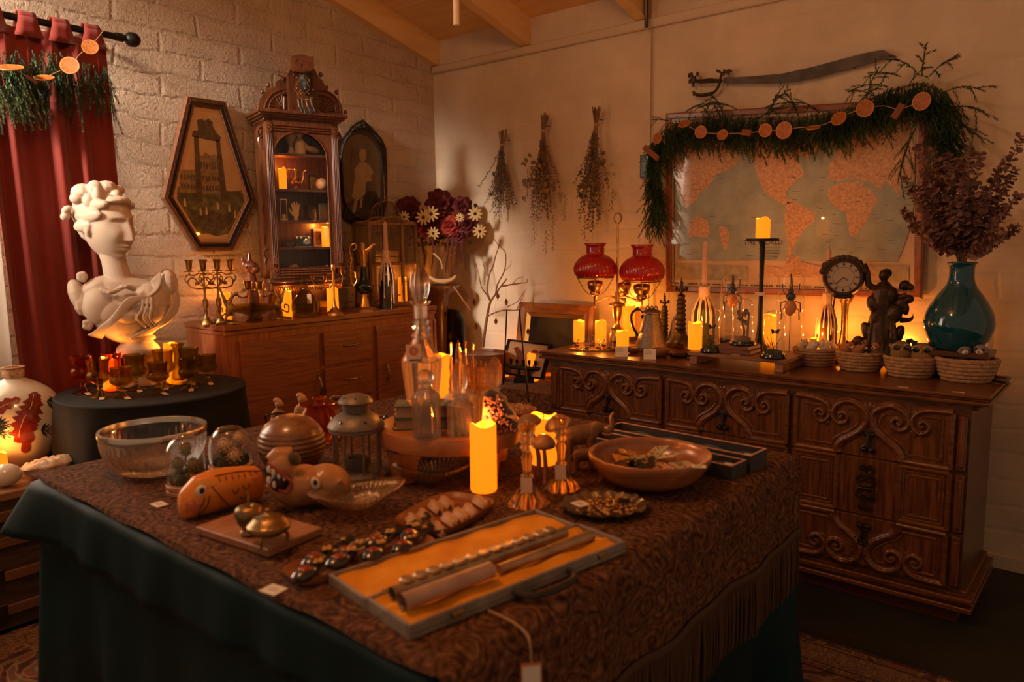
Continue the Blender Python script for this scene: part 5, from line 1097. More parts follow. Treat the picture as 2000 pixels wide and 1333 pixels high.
# boat shaped black candle holder
P = lz(1023, 748); k = S(P); bh = T('boat_candle_holder', 'black boat-shaped candle holder with five cups on two posts', 'candle holder', P, turn(P)); IR = mat('black cast iron', (.010, .009, .008), .5, .2)
b = MB(); b.box(0, 0, 0, 40*k, 14*k, 8*k, .003); b.box(0, 0, 8*k, 34*k, 10*k, 4*k, .002)
for q in (-9, 10): b.tube([(q*k, 0, 10*k), (q*k, 0, 32*k)], [3.4*k, 3*k], 10)
b.build('base_and_posts', IR, bh); b = MB(); b.tube([(p.x*k, 0, p.y*k) for p in spline([(-44, 52), (-38, 42), (-28, 33), (-12, 30), (10, 28), (30, 27), (38, 32), (42, 44), (46, 40), (44, 50)], 5)], [ (1+3.2*sin(pi*min(1, i/38)))*k for i in range(46)], 8); b.build('hull', IR, bh)
for q, zz in ((-24, 35), (-13, 33), (-1, 32), (11, 31), (23, 30)): b = MB().lathe([(1.4*k, zz*k), (1.4*k, (zz+4)*k), (2.8*k, (zz+7)*k), (2.8*k, (zz+12)*k), (3.4*k, (zz+13)*k), (0, (zz+12)*k)], 12, x=q*k); b.build('candle_cup', IR, bh)
candle(lz(1041, 744), 22, 687, 'glowing candle behind the black boat-shaped holder')
candle(lz(985, 735), 18, 702, 'small glowing candle at the left end of the boat-shaped holder')
P = lz(1085, 716); k = S(P); b = MB().lathe(sprof([(0, 0), (10*k, 0), (5*k, 6*k), (6*k, 20*k), (12*k, 36*k), (23*k, 60*k), (25*k, 64*k), (22*k, 62*k), (9*k, 34*k)]), 28); tag(b.build('trumpet_vase', GOLD, None, 180, loc=P), 'gold trumpet-mouthed vase next to the dresser end', 'vase')
P = lz(1062, 742); 
for i, (a, c) in enumerate((((995, 680), (986, 740)), ((1022, 700), (1030, 745)))): pass
rodm = mat('dark rod', (.015, .013, .012), .4, .5)
for i, (A, B_) in enumerate(((atd(990, 606, 3.9), lz(983, 752)), (atd(1014, 606, 3.7), atd(1034, 800, 3.2)))):
    A = Vector(A); B_ = Vector(B_); b = MB().tube([A, B_], .0038, 8); tag(b.build('metal_rod', rodm, None), ('straight black rod leaning at the left of the mushroom print', 'long black rod leaning across the front of the mushroom print')[i], 'rod')
b = MB().tube([atd(886, 560, 4.1), atd(919, 607, 4.1)], .005, 6); tag(b.build('wooden_stick', mat('pale stick', (.40, .20, .08), .6), None), 'pale thin stick slanting down from the antler in the corner', 'stick')
# ================= things on the back wall =================
YM = 3.462
mpq = [(1302, 222), (1812, 192), (1801, 584), (1302, 570)]
mo = T('framed_map', 'large framed world map behind glass hanging over the dresser', 'map', (0, 0, 0))
Cn = [aty(*p, YM) for p in mpq]; ctr = sum(Cn, Vector())/4
def mshr(f, off): return [Vector((c.x+(.012*f if i in (0, 3) else -.012*f), YM-off, c.z+(-.012*f if i < 2 else .012*f))) for i, c in enumerate(Cn)]
b = MB(); prev = None
for f, off in ((0, -.02), (0, .008), (.6, .014), (2.2, .012), (2.5, .0)):
    cur = mshr(f, off)
    if prev: b.add([*prev, *cur], [(i, (i+1) % 4, 4+(i+1) % 4, 4+i) for i in range(4)])
    prev = cur
b.face(mshr(0, -.02)); b.build('frame', wood('map frame', (.20, .06, .025), (.30, .10, .04), .35, 5, (3, 3, 3), .3), mo, flat=True)
MTAN = mat('map paper', (.62, .42, .25), .6, var=.12, vs=5); SEA = mat('map sea', (.32, .34, .29), .6, var=.15, vs=14); LAND = mat('map land', (.56, .31, .17), .6, var=.22, vs=90, bump=0); LINEM = mat('map ink', (.05, .035, .03), .7); LTM = mat('map inset', (.42, .33, .20), .6, var=.2, vs=30)
b = MB(); b.mat(0).face(mshr(2.3, -.002))
def mf(k, pts, o): b.mat(k).face([aty(x, y, YM-.0022-.0004*o) for x, y in pts])
xl = lambda y: 1312+3*max(0, (y-300)/40)**1.3*.55; xr = lambda y: 1786-((y-370)/150)**2*38
mf(1, [(xl(y), y) for y in range(232, 515, 12)]+[(xr(y)-(0 if y > 260 else (260-y)), y) for y in range(511, 222, -12)], 1)
def M3(X, Y): return (1240+X/3.03, 60+Y/3.03)
for pol in ([(215, 560), (600, 540), (650, 690), (600, 790), (540, 830), (480, 850), (430, 930), (380, 960), (360, 1010), (300, 1050), (275, 1000), (245, 900), (222, 800)], [(630, 620), (760, 560), (900, 560), (1000, 700), (960, 760), (1010, 850), (960, 880), (900, 940), (890, 990), (960, 1010), (880, 1030), (830, 1000), (770, 960), (740, 900), (700, 780)], [(900, 1015), (960, 1020), (1065, 1080), (1060, 1130), (1000, 1180), (960, 1240), (930, 1300), (915, 1400), (895, 1400), (905, 1250), (880, 1130)], [(960, 570), (1080, 560), (1090, 700), (1020, 760), (980, 720)], [(1150, 930), (1220, 900), (1330, 890), (1400, 950), (1440, 1000), (1400, 1060), (1370, 1130), (1300, 1225), (1270, 1210), (1250, 1080), (1180, 1040), (1140, 980)], [(1140, 880), (1150, 790), (1250, 640), (1400, 560), (1600, 520), (1640, 620), (1655, 740), (1655, 880), (1620, 900), (1580, 870), (1560, 985), (1530, 930), (1480, 890), (1450, 945), (1400, 900), (1300, 875), (1200, 890)]): mf(2, [M3(*p) for p in pol], 2)
mf(2, [(1343, 448), (1352, 428), (1368, 422), (1382, 432), (1387, 455), (1380, 466), (1360, 460), (1346, 464)], 2); mf(2, [(1404, 440), (1420, 445), (1425, 460), (1418, 495), (1410, 478)], 2)
mf(2, [(1480, 540), (1500, 520), (1530, 524), (1545, 505), (1560, 500), (1565, 512), (1600, 520), (1650, 522), (1700, 518), (1720, 545)], 2); mf(4, [(1318, 515), (1460, 520), (1460, 548), (1318, 545)], 1); mf(4, [(1600, 522), (1775, 520), (1775, 552), (1600, 550)], 1)
b.k = 3
for i in range(95):
    x = 1318+i*4.95; y = 552.5+i*.135
    if i % 5 != 4: b.face([aty(*p, YM-.0038) for p in ((x, y), (x+3.6, y), (x+3.6, y+2.6), (x, y+2.6))])
for i in range(78):
    y = 243+i*4
    for xx in (1316-.004*i, 1788-.03*i): b.face([aty(*p, YM-.0038) for p in ((xx, y), (xx+1.8, y), (xx+1.8, y+2.9), (xx, y+2.9))])
for i in range(9): y = 483+i*3.1; b.face([aty(*p, YM-.0038) for p in ((1488+i, y), (1525-i, y), (1525-i, y+.7), (1488+i, y+.7))])
rnd = random.Random(4)
for i in range(110): x, y = rnd.uniform(1330, 1770), rnd.uniform(330, 505); w_ = rnd.uniform(4, 16); b.face([aty(*p, YM-.0038) for p in ((x, y), (x+w_, y), (x+w_, y+.6), (x, y+.6))])
b.build('map_sheet', [MTAN, SEA, LAND, LINEM, LTM], mo, flat=True)
fc = bpy.data.curves.new('title', 'FONT'); fc.body = 'THE WORLD'; fc.size = .032; fc.align_x = 'CENTER'; fo = bpy.data.objects.new('title', fc); COL.objects.link(fo); fo.parent = mo; fo.location = aty(1490, 478, YM-.004); fo.rotation_euler = (pi/2, 0, 0); fc.materials.append(LINEM); txt(fo)
b = MB(); b.face(mshr(2.3, .006)); b.build('glass', GLASS, mo, flat=True)
# fir garland over the map
gm = T('fir_garland', 'thick fir garland draped over the top and sides of the framed map', 'garland', (0, 0, 0)); YG = 3.415
path = [(1290, 400), (1283, 350), (1278, 300), (1290, 262), (1330, 240), (1380, 232), (1430, 228), (1480, 232), (1540, 232), (1600, 226), (1650, 215), (1700, 195), (1750, 175), (1800, 165), (1840, 185), (1848, 230), (1845, 280)]
sp_ = spline(path, 10); b = MB(); rnd = random.Random(21)
for i, q in enumerate(sp_):
    for j in range(3):
        P = aty(q.x+rnd.uniform(-8, 8), q.y+rnd.uniform(-8, 8), YG+rnd.uniform(-.03, .02)); side = q.x < 1300 or q.x > 1825
        up = rnd.random() < .05 and not side
        d = (rnd.uniform(-.8, .8), rnd.uniform(-.5, .05), 1.1) if up else (rnd.uniform(-.35, .35)+(.35 if q.x > 1825 else 0)*rnd.random(), rnd.uniform(-.35, .0), -1 if not side else rnd.uniform(-1, -.6))
        firspray(b, P, d, rnd.uniform(.07, .16) if not side else rnd.uniform(.1, .19), rnd, nl=.012, droop=1.1 if up else .5)
for (x, y, dx, dz, L) in ((1420, 205, -.9, .5, .2), (1440, 215, -.7, .7, .16), (1540, 210, -1, .15, .2), (1560, 205, -.8, .5, .14), (1800, 150, .1, 1, .13), (1815, 150, .7, 1, .13), (1790, 140, -.6, .9, .13), (1760, 150, -.9, .7, .14), (1845, 180, 1, .5, .15), (1855, 210, 1, .2, .16), (1855, 240, 1, -.1, .16), (1735, 170, -.8, .5, .15), (1760, 215, -.5, -1, .13), (1790, 245, -.4, -1, .2), (1780, 260, -.3, -1, .2)):
    firspray(b, aty(x, y, YG-.03), (dx, -.25, dz), L, rnd, nl=.012, side=4, droop=1.0)
b.build('foliage', FIR, gm, flat=True); MB().tube([aty(q.x, q.y, YG+.01) for q in sp_], .006, 5).build('stem', TWIG, gm)
YO = 3.325; om = T('orange_slice_garland', 'string of dried orange slices and cinnamon sticks along the map garland', 'garland', (0, 0, 0))
def cc(X, Y): return (1240+X/3.03, 60+Y/3.03)
sp2 = [cc(*p) for p in ((120, 680), (130, 600), (200, 540), (300, 560), (390, 600), (470, 608), (560, 608), (680, 605), (770, 590), (830, 590), (960, 575), (1100, 560), (1200, 520), (1290, 480), (1360, 460), (1470, 445), (1560, 465), (1640, 440), (1700, 420))]
MB().tube(spline([aty(x, y, YO) for x, y in sp2], 4), .0012, 5).build('twine', STRING, om)
for i, (X, Y, r, tz) in enumerate(((132, 638, 33, 0), (292, 550, 33, 1), (390, 600, 37, 0), (518, 616, 32, .4), (772, 590, 39, 0), (882, 590, 50, 0), (1055, 573, 40, 2.5), (1207, 520, 44, .5), (1362, 460, 50, 0), (1697, 418, 53, 0))):
    P = aty(*cc(X, Y), YO-.012); orange(om, P, r/3.03*S(P), (rnd.uniform(-.2, .3)-.1, -1, tz+rnd.uniform(-.1, .1)), i)
for A, B_ in (((1585, 435), (1530, 520)), ((55, 690), (140, 760)), ((635, 600), (690, 606))): cinnamon(om, aty(*cc(*A), YO), aty(*cc(*B_), YO), .008)
# sword
sw = T('sword', 'curved broad-bladed sword mounted on the wall above the map', 'sword', (0, 0, 0)); YS = 3.47
BL = mat('dull blade steel', (.075, .06, .052), .55, .3, .2, 40, .35, 20)
up = [(525, 280), (700, 270), (870, 255), (1050, 215), (1200, 175), (1350, 135), (1470, 112), (1510, 135), (1555, 155)]; dn = [(1555, 155), (1480, 165), (1350, 205), (1200, 245), (1050, 285), (900, 310), (760, 315), (525, 312)]
b = MB(); pq = [(aty(*cc(*p), YS).x, aty(*cc(*p), YS).z) for p in up+dn[1:]]; b.prism(pq, .004, 'xz', YS-.002); b.build('blade', BL, sw, flat=True)
def W(X, Y, y=YS-.01): return aty(*cc(X, Y), y)
b = MB(); b.tube([W(350, 298), W(390, 300), W(440, 296), W(515, 298)], [.007, .010, .011, .008], 8); b.build('grip', DKBRONZE, sw)
b = MB(); b.tube(spline([W(505, 300), W(490, 340), W(460, 370), W(410, 385), W(360, 375), W(345, 360)], 5), .006, 6)
for i in range(8): b.ell(W(350+i*15, 384-abs(i-3)*3), (.008, .006, .010), 6)
b.build('guard', DKBRONZE, sw); b = MB(); b.tube([W(505, 290), W(512, 262), W(530, 245)], .006, 6)
for p in ((495, 240), (535, 240), (562, 238), (520, 255), (548, 250)): b.ell(W(*p), (.014, .007, .007), 6, (0, .5, 0))
b.build('quillon', DKBRONZE, sw); b = MB(); b.ell(W(345, 290), (.018, .012, .020), 8); 
for p in ((322, 265), (335, 260), (370, 258), (325, 300), (345, 318)): b.ell(W(*p), (.008, .006, .012), 6)
b.build('pommel', DKBRONZE, sw)
b = MB(); b.tube([W(1300, 220, 3.5), W(1300, 217, 3.46)], .003, 5); tag(b.build('nail', BLKMET, None), 'small nail under the sword blade', 'nail')
# beaded cord and pipe, small mirror
b = MB(); x_, zt2, zb = aty(1270, 300, 3.485).x, 2.42, aty(1271, 640, 3.485).z; n = int((zt2-zb)/.011)
for i in range(n): b.ell((x_, 3.486, zb+i*.011), (.0045, .0045, .0058), 5)
tag(b.build('beaded_cord', mat('pale cord', (.42, .30, .19), .7), None), 'pale beaded cord hanging down the wall left of the map', 'cord')
b = MB(); z1, z2 = aty(1268, 54, 3.46).z, 2.66
b.tube([(x_-.01, 3.45, z1), (x_-.012, 3.44, z2)], .009, 8)
for i in range(26): b.lathe([(.009, 0), (.0115, .003), (.009, .006)], 10, x=x_-.01, y=3.45, z=z1+i*.0085)
tag(b.build('metal_conduit', mat('grey conduit', (.09, .08, .07), .4, .8), None), 'ribbed grey conduit at the ceiling above the beaded cord', 'pipe')
P = aty(1260, 325, 3.485); s = S(P); mr = T('small_mirror', 'tiny black framed mirror partly behind the fir garland', 'mirror', P); b = MB(); b.box(0, 0, -22*s, 22*s, .01, 44*s, .002); b.build('frame', FBLK, mr, flat=True); b = MB(); b.box(0, -.006, -20*s, 17*s, .003, 40*s); b.build('glass', mat('mirror glass', (.6, .6, .55), .08, 1), mr, flat=True)
# hanging taper near the ceiling
P = atd(892, 50, 2.25); b = MB().lathe([(0, 0), (.0095, .001), (.0095, .03), (.009, .36), (0, .361)], 14, z=0).tube([(0, 0, .36), (0, 0, zc(P.y)-P.z)], .0006, 4); tag(b.build('hanging_taper', mat('white taper', (.75, .6, .45), .5), None, loc=P), 'thin white candle hanging from the ceiling at the top of the room', 'candle')
# dried bundles
HM = [mat('dried herb brown', (.10, .06, .03), .9, var=.4, vs=30), mat('dried herb olive', (.085, .07, .035), .9, var=.4, vs=30), mat('dried leaf tan', (.20, .13, .07), .85)]
def bundle(x, ytop, ytie, ybot, wpx, lab, leafy, seed):
    o = T('dried_bouquet', lab, 'dried bouquet', (0, 0, 0), 0, 'dried bouquets hanging upside down'); rn = random.Random(seed); A = aty(x, ytie, 3.44); s = S(A); b1 = MB(); b2 = MB(); b3 = MB()
    for i in range(34):
        dx = rn.gauss(0, .45); dx = max(-1, min(1, dx)); L = (ybot-ytie)*s*rn.uniform(.6, 1)*(1-.25*abs(dx)); yo = rn.uniform(-.06, .02)
        p0 = A+Vector((dx*.03, rn.uniform(-.012, .012), (ytie-ytop)*s*rn.uniform(.6, 1))); p1 = A+Vector((dx*.01, -.01, 0))
        pts = [p0, p1]+[A+Vector((dx*wpx/2*s*(t**1.25)*1.0+.004*sin(i+t*6), -.012+yo*t, -L*t)) for t in (.25, .5, .75, 1)]
        b1.tube(pts, [.0022, .002, .0018, .0015, .0012, .0008], 4)
        sp3 = spline(pts[1:], 5)
        for j, q in enumerate(sp3[3:]):
            for m_ in range(3):
                an = rn.uniform(0, 6.28); l = rn.uniform(.008, .018); e = Vector((cos(an), rn.uniform(-.7, .2), sin(an)*.6-.6)).normalized(); sd = e.cross(Vector((0, 1, .3))).normalized()*l*.18
                b2.add([tuple(q), tuple(q+e*l*.5+sd), tuple(q+e*l), tuple(q+e*l*.5-sd)], [(0, 1, 2, 3)])
    b1.build('stems', TWIG, o); b2.build('small_leaves', HM[seed % 2], o, flat=True)
    for i in range(leafy[0]):
        q = aty(x+rn.uniform(-.42, .25)*wpx, ytie+(ybot-ytie)*rn.uniform(.25, .75), 3.37+rn.uniform(-.02, .04)); b3.ell(q, (rn.uniform(.009, .014), .0012, rn.uniform(.011, .017)), 8, (rn.uniform(-.6, .6), rn.uniform(-.8, .8), rn.uniform(-.7, .7)))
    for (a, c, L) in leafy[1]:
        q = aty(a, c, 3.38); 
        for j in range(int(L/4)):
            zz = q+Vector((.012*sin(j*.6), 0, -j*4*s)); e = Vector(((-1)**j*.8, -.2, -.7)).normalized()*rn.uniform(.014, .022); sd = e.cross(Vector((0, 1, 0))).normalized()*.0028; b3.add([tuple(zz), tuple(zz+e*.5+sd), tuple(zz+e), tuple(zz+e*.5-sd)], [(0, 1, 2, 3)])
        b3.tube([q, q+Vector((0, 0, -L*s))], .0008, 4)
    if b3.v: b3.build('large_leaves', HM[2] if seed == 2 else HM[0], o, flat=True)
    b = MB(); 
    for j in range(4): b.tube([(A.x+.014*cos(t), A.y+.012*sin(t)-.005, A.z+j*.003) for t in [k*pi/6 for k in range(12)]], .0017, 4, closed=True)
    b.build('twine_tie', STRING, o); b = MB(); b.tube([(A.x, 3.5, A.z+.035), (A.x, 3.425, A.z+.035)], .002, 5); b.build('nail', BLKMET, o)
bundle(983, 253, 285, 436, 84, 'dried herb bouquet hanging upside down, leftmost and shortest of three', (10, ()), 1)
bundle(1063, 220, 258, 440, 100, 'dried bouquet with round leaves and trailing willow sprigs, middle of three', (46, ((1043, 400, 80), (1080, 420, 70), (1066, 450, 46), (1030, 330, 60), (1103, 380, 50))), 2)
bundle(1166, 208, 246, 455, 92, 'dense dried bouquet hanging above the red glass lamp, right of three', (26, ((1142, 420, 52), (1160, 400, 50), (1196, 370, 40))), 3)
# ================= white bust =================
PL = mat('plaster', (.54, .42, .32), .5, 0, .05, 60)
P0 = on(275, 750, RZ+.0005); K = S(P0)*1.03
bu = T('bust', 'white plaster bust of a woman with upswept hair on the round table', 'sculpture', P0, turn(P0))
def q(x, y, d=0): return Vector(((x-275)*K, d, (750-y)*K))
b = MB()
# torso and shoulders
b.ell(q(262, 615), (.128, .085, .125), 36); b.ell(q(222, 598, -.01), (.075, .07, .085), 32); b.ell(q(300, 600, -.01), (.082, .078, .095), 16)
b.ell(q(258, 570, .01), (.13, .065, .05), 16); b.ell(q(186, 582, .015), (.036, .05, .075), 16, (0, -.35, 0)); b.ell(q(215, 566, .01), (.07, .055, .04), 16, (0, -.5, 0)); b.ell(q(334, 568, .02), (.042, .06, .075), 14); b.ell(q(190, 590, .01), (.035, .05, .06), 12)
b.ell(q(238, 610, -.040), (.06, .048, .055), 28); b.ell(q(298, 615, -.040), (.06, .045, .058), 28); b.ell(q(265, 650, -.01), (.085, .06, .05), 14)
# neck
b.tube([q(256, 580, .012), q(250, 548, .012), q(246, 520, .014), q(240, 480, .016)], [.075, .050, .046, .05], 20)
b.ell(q(250, 560, .012), (.10, .06, .035), 20)
# head : f = facing direction (image right, a little toward us)
F_ = Vector((.70, -.71, -.05)).normalized(); Sd = F_.cross(Vector((0, 0, 1))).normalized(); U_ = Sd.cross(F_); H0 = q(240, 455, .012)
hr = atan2(F_.y, F_.x)
HS = 1.2
def h(f, s, u): return H0+(F_*f+Sd*s+U_*u)*HS
def he(f, s, u, rf, rs, ru, n=14): b.ell(h(f, s, u), (rf*HS, rs*HS, ru*HS), n, (0, -.06, hr))
def headfn(a, v):
    an = a*2*pi; ph = -pi/2+pi*v; f, s_, u = .088*cos(ph)*cos(an), .070*cos(ph)*sin(an), .112*sin(ph)
    k = max(0, -u/.11); s_ *= 1-.30*k*k; f = f*(1-.05*k)+(.012*k)
    if f > 0:
        g = lambda s0, ss, u0, su: math.exp(-((abs(s_)-s0)/ss)**2-((u-u0)/su)**2); w_ = min(1, f/.03); d = 0
        if -.045 < u < .03: t = (.03-u)/.065; d += (.005+.018*t**1.3)*math.exp(-(s_/(.008+.006*t))**2)
        elif u <= -.045: d += .022*math.exp(-(s_/.013)**2)*math.exp(-((u+.045)/.004)**2)
        d += .005*g(.02, .022, .030, .008)-.017*g(.030, .017, .012, .013)+.010*g(.031, .012, .009, .008)+.006*g(.040, .018, -.028, .022)
        d += .013*g(0, .018, -.061, .005)+.013*g(0, .016, -.074, .0055)-.006*g(0, .016, -.084, .005)+.012*g(0, .018, -.099, .011)
        f += d*w_
    return h(f, s_, u)
b.grid(headfn, 120, 90, cu=True)
he(-.02, 0, .03, .09, .075, .082, 20)
for s_ in (-1, 1): he(-.012, s_*.071, -.010, .016, .007, .026, 12); he(-.008, s_*.076, -.010, .010, .006, .018, 10)
# swept hair, rolls and bow
he(-.04, 0, .045, .08, .080, .075, 18); he(-.06, 0, .0, .05, .055, .06, 14)
for (f, s, u, a_, c_, e_) in ((.022, .054, .070, .042, .017, .018), (.0, .068, .035, .05, .014, .022), (.022, -.054, .070, .042, .017, .018), (.055, .0, .085, .03, .04, .016), (-.03, .070, .0, .04, .014, .02), (.052, .025, .083, .020, .022, .010), (.052, -.02, .083, .020, .022, .010)): he(f, s, u, a_, c_, e_, 12)
for (x, y, d, r1, r2, r3) in ((205, 395, .0, .045, .04, .038), (225, 388, -.02, .032, .03, .035), (243, 385, 0, .04, .04, .03), (215, 410, -.045, .025, .02, .03), (228, 402, -.055, .018, .018, .035), (258, 398, -.02, .022, .025, .022), (268, 412, -.03, .016, .02, .014), (248, 408, -.045, .02, .02, .02), (196, 405, -.02, .03, .03, .025), (262, 388, .02, .025, .03, .02)): b.ell(q(x, y, d+.012), (r1, r2, r3), 12)
b.ell(q(178, 425, .0), (.022, .02, .016), 10, (0, -.5, 0)); b.ell(q(174, 437, .0), (.018, .018, .018), 10, (0, .6, 0)); b.ell(q(186, 428, 0), (.014, .016, .016), 10)
body = b.build('bust_figure', PL, bu, rem=.003, sm=3)
# drapery
b = MB()
def dr2(pts, r): b.tube(spline([q(*p) for p in pts], 5), r, 8)
for k in range(7):
    t = k/6; dr2([(322-t*16, 540+t*14, -.02-.02*t), (318-t*14, 565+t*8, -.055), (300-t*22, 582+t*10, -.085), (265-t*8, 585+t*26, -.098), (236-t*2, 618+t*14, -.098), (205+t*16, 645+t*4, -.065), (196+t*20, 650+t*8, -.03)], .0062-.002*abs(t-.5))
for k in range(4): dr2([(338+k*3, 545+k*8, .0), (344+k*2, 580+k*6, -.02), (334+k*0, 610+k*6, -.045), (310-k*4, 636+k*4, -.06), (280-k*6, 650+k*3, -.075)], .007)
for k in range(3): dr2([(290+k*7, 585, -.088), (286+k*8, 605, -.100), (278+k*10, 622, -.098), (290+k*10, 640, -.08)], .006)
for i in range(10): a = i*.7; b.ell(q(225+i*5.5, 568+5*sin(a), -.092+.006*cos(a*2)), (.013, .010, .012), 8, (a, 0, a))
for i in range(5): b.ell(q(193+4*cos(i*1.3), 545+5*sin(i*1.3), -.015), (.014, .012, .013), 14)
for i in range(5): b.ell(q(196+5*cos(i*1.3), 632+6*sin(i*1.3), -.02), (.012, .012, .013), 14)
b.ell(q(262, 618, -.075), (.05, .03, .03), 10); b.build('drapery', PL, bu, rem=.004, sm=2)
b = MB(); z = lambda y: (750-y)*K
b.lathe(sprof([(.045, z(652)), (.07, z(662)), (.060, z(668)), (.066, z(672)), (.080, z(680)), (.082, z(688)), (.078, z(694)), (.062, z(698)), (.055, z(706)), (.056, z(730)), (.066, z(738)), (.080, z(744)), (.088, z(748)), (.088, 0)], 4)+[(0, 0)], 40); b.build('pedestal', PL, bu, 50)
# ================= goblets on the round table =================
def on_rt(x, y): return on(x, y, RZ+.0008)
def goblet(P, w_, ytop, lab, g, seed):
    s = S(P); r = w_*s/2; h_ = top(P, ytop)-P.z
    o = T('goblet', lab, 'goblet', P, turn(P, seed), 'pressed glass goblets on the round table')
    pr = [(0, 0), (r*.78, .001), (r*.8, h_*.03), (r*.5, h_*.08), (r*.2, h_*.14), (r*.17, h_*.19), (r*.26, h_*.25), (r*.17, h_*.32), (r*.45, h_*.38), (r*.88, h_*.47), (r*1.0, h_*.56), (r*.94, h_*.65), (r*.84, h_*.69), (r*.86, h_*.85), (r*.95, h_), (r*.90, h_), (r*.80, h_*.84), (r*.78, h_*.7), (r*.85, h_*.6), (r*.8, h_*.5), (r*.4, h_*.42), (0, h_*.4)]
    MB().lathe(sprof(pr, 2), 32, lambda a, z_, q_: 1+(.05*cos(10*a) if h_*.36 < z_ < h_*.64 else .07*cos(8*a) if z_ < h_*.1 else 0)).build('glass', g, o, 60)
    b = MB(); b.tube([(r*.2*cos(t), r*.2*sin(t), h_*.2) for t in [k*pi/5 for k in range(10)]], .0007, 4, closed=True); b.tube([(r*.15, -r*.2, h_*.2), (r*.5, -r*.95, .006)], .0006, 4); b.build('string', STRING, o)
    b = MB().at(r*.5, -r*1.25, .0035, .4+seed*.5, .12); b.box(0, 0, 0, .018, .034, .001); b.build('price_tag', PAPER, o, flat=True)
    return o
for x, y, w_, yt, g, lab in ((163, 768, 42, 697, AMBERG, 'amber goblet, leftmost on the round table'), (222, 763, 38, 692, AMBERG, 'amber goblet lit from behind by the candle beside the bust'), (196, 776, 44, 703, GREENG, 'large olive goblet in front of the leftmost amber goblet'), (240, 776, 42, 719, GREENG, 'small olive goblet at the front edge, left of centre'), (267, 762, 44, 694, GREENG, 'large olive goblet directly before the bust pedestal'), (311, 768, 40, 709, GREENG, 'small olive goblet at the front edge, right of centre'), (322, 757, 42, 686, GREENG, 'large olive goblet right of the bust pedestal'), (372, 748, 40, 681, GREENG, 'tall olive goblet behind the small one near the right edge'), (371, 760, 38, 702, GREENG, 'small olive goblet just in front of the tall one near the right edge'), (407, 748, 36, 694, GREENG, 'olive goblet standing alone at the right edge of the round table')):
    goblet(on_rt(x, y), w_, yt, lab, g, (x % 7)*.1-.3)
candle(on_rt(214, 762), 22, 700, 'glowing candle between the goblets left of the bust')
candle(on_rt(338, 748), 27, 668, 'glowing candle right of the bust behind the olive bud vase')
P = on_rt(351, 750); s = S(P); h_ = top(P, 672)-P.z; r = 14*s; o = T('bud_vase', 'slender olive glass bud vase before the candle right of the bust', 'vase', P)
MB().lathe(sprof([(0, 0), (r*.95, .001), (r, h_*.08), (r*.95, h_*.25), (r*.6, h_*.5), (r*.55, h_*.85), (r*.95, h_), (r*.85, h_), (r*.45, h_*.84), (r*.5, h_*.5), (r*.8, h_*.15), (0, h_*.08)], 3), 24, lambda a, z_, q_: 1+.03*cos(12*a)).build('glass', crystal('yellow green glass', (.62, .60, .12), .03, .35), o, 60)
# ================= things on the trunk =================
TZK = .5006
P = on(43, 905, TZK); s = S(P); pv = T('porcelain_vase', 'large round white porcelain vase painted with red leaves and blue bamboo on the trunk', 'vase', P, turn(P)); PW = mat('white porcelain', (.66, .60, .50), .18, coat=.5)
hv = top(P, 717)-P.z; R_ = 80*s
vp = sprof([(0, 0), (R_*.45, .001), (R_*.5, hv*.02), (R_*.78, hv*.15), (R_*.98, hv*.35), (R_*1.0, hv*.48), (R_*.93, hv*.62), (R_*.72, hv*.75), (R_*.42, hv*.84), (R_*.22, hv*.885), (R_*.2, hv*.90)], 5)
MB().lathe(vp, 56).build('body', PW, pv, 180)
MB().lathe([(R_*.2, hv*.90), (R_*.235, hv*.905), (R_*.235, hv*.985), (R_*.25, hv*.99), (R_*.25, hv), (R_*.16, hv), (R_*.16, hv*.9)], 28).build('neck', mat('patterned neck', (.52, .30, .17), .4, var=.5, vs=60), pv, 50)
def vr(z_):
    for a, c in zip(vp, vp[1:]):
        if a[1] <= z_ <= c[1] and c[1] > a[1]: return lerp(a[0], c[0], (z_-a[1])/(c[1]-a[1]))
    return vp[-1][0]
def onv(x, y, o=.0012): # image px -> local surface point on vase
    lx = (x-43)*s; lz_ = top(P, y)-P.z; lz_ = max(.01, min(hv*.89, lz_*1.0-0.02)); r = vr(lz_)+o; lx = max(-r*.999, min(r*.999, lx)); return (lx, -sqrt(max(0, r*r-lx*lx)), lz_)
LRED = mat('painted red leaf', (.20, .022, .010), .25, coat=.5, var=.3, vs=60); LBLU = mat('painted blue bamboo', (.012, .022, .035), .25, coat=.5)
def leafpatch(pts, w0, m_, name, lob=0):
    L = spline([(p[0], p[1], 0) for p in pts], 6); n = len(L); b = MB(); rn = random.Random(n)
    rows = []
    for i, p in enumerate(L):
        d = (L[min(i+1, n-1)]-L[max(i-1, 0)]).normalized(); nn = Vector((-d.y, d.x, 0)); w_ = w0*sin(pi*(i+.3)/(n))**.6*(1+lob*(.25*(i % 3-1)))
        rows.append([onv(p.x+nn.x*w_*t, p.y+nn.y*w_*t) for t in (-1, -.5, 0, .5, 1)])
    vs = [v for r in rows for v in r]; fs = [(i*5+j, i*5+j+1, i*5+j+6, i*5+j+5) for i in range(n-1) for j in range(4)]; b.add(vs, fs); return b.build(name, m_, pv, 180)
l1 = leafpatch([(75, 752), (68, 775), (58, 795), (48, 815), (42, 840)], 19, LRED, 'red_leaf', 1); l2 = leafpatch([(78, 755), (66, 790), (56, 820), (50, 862)], 13, LRED, 'red_leaf', 1); leafpatch([(50, 760), (25, 768), (-5, 785), (-25, 800)], 10, LRED, 'red_leaf', 1)
CRM = PW
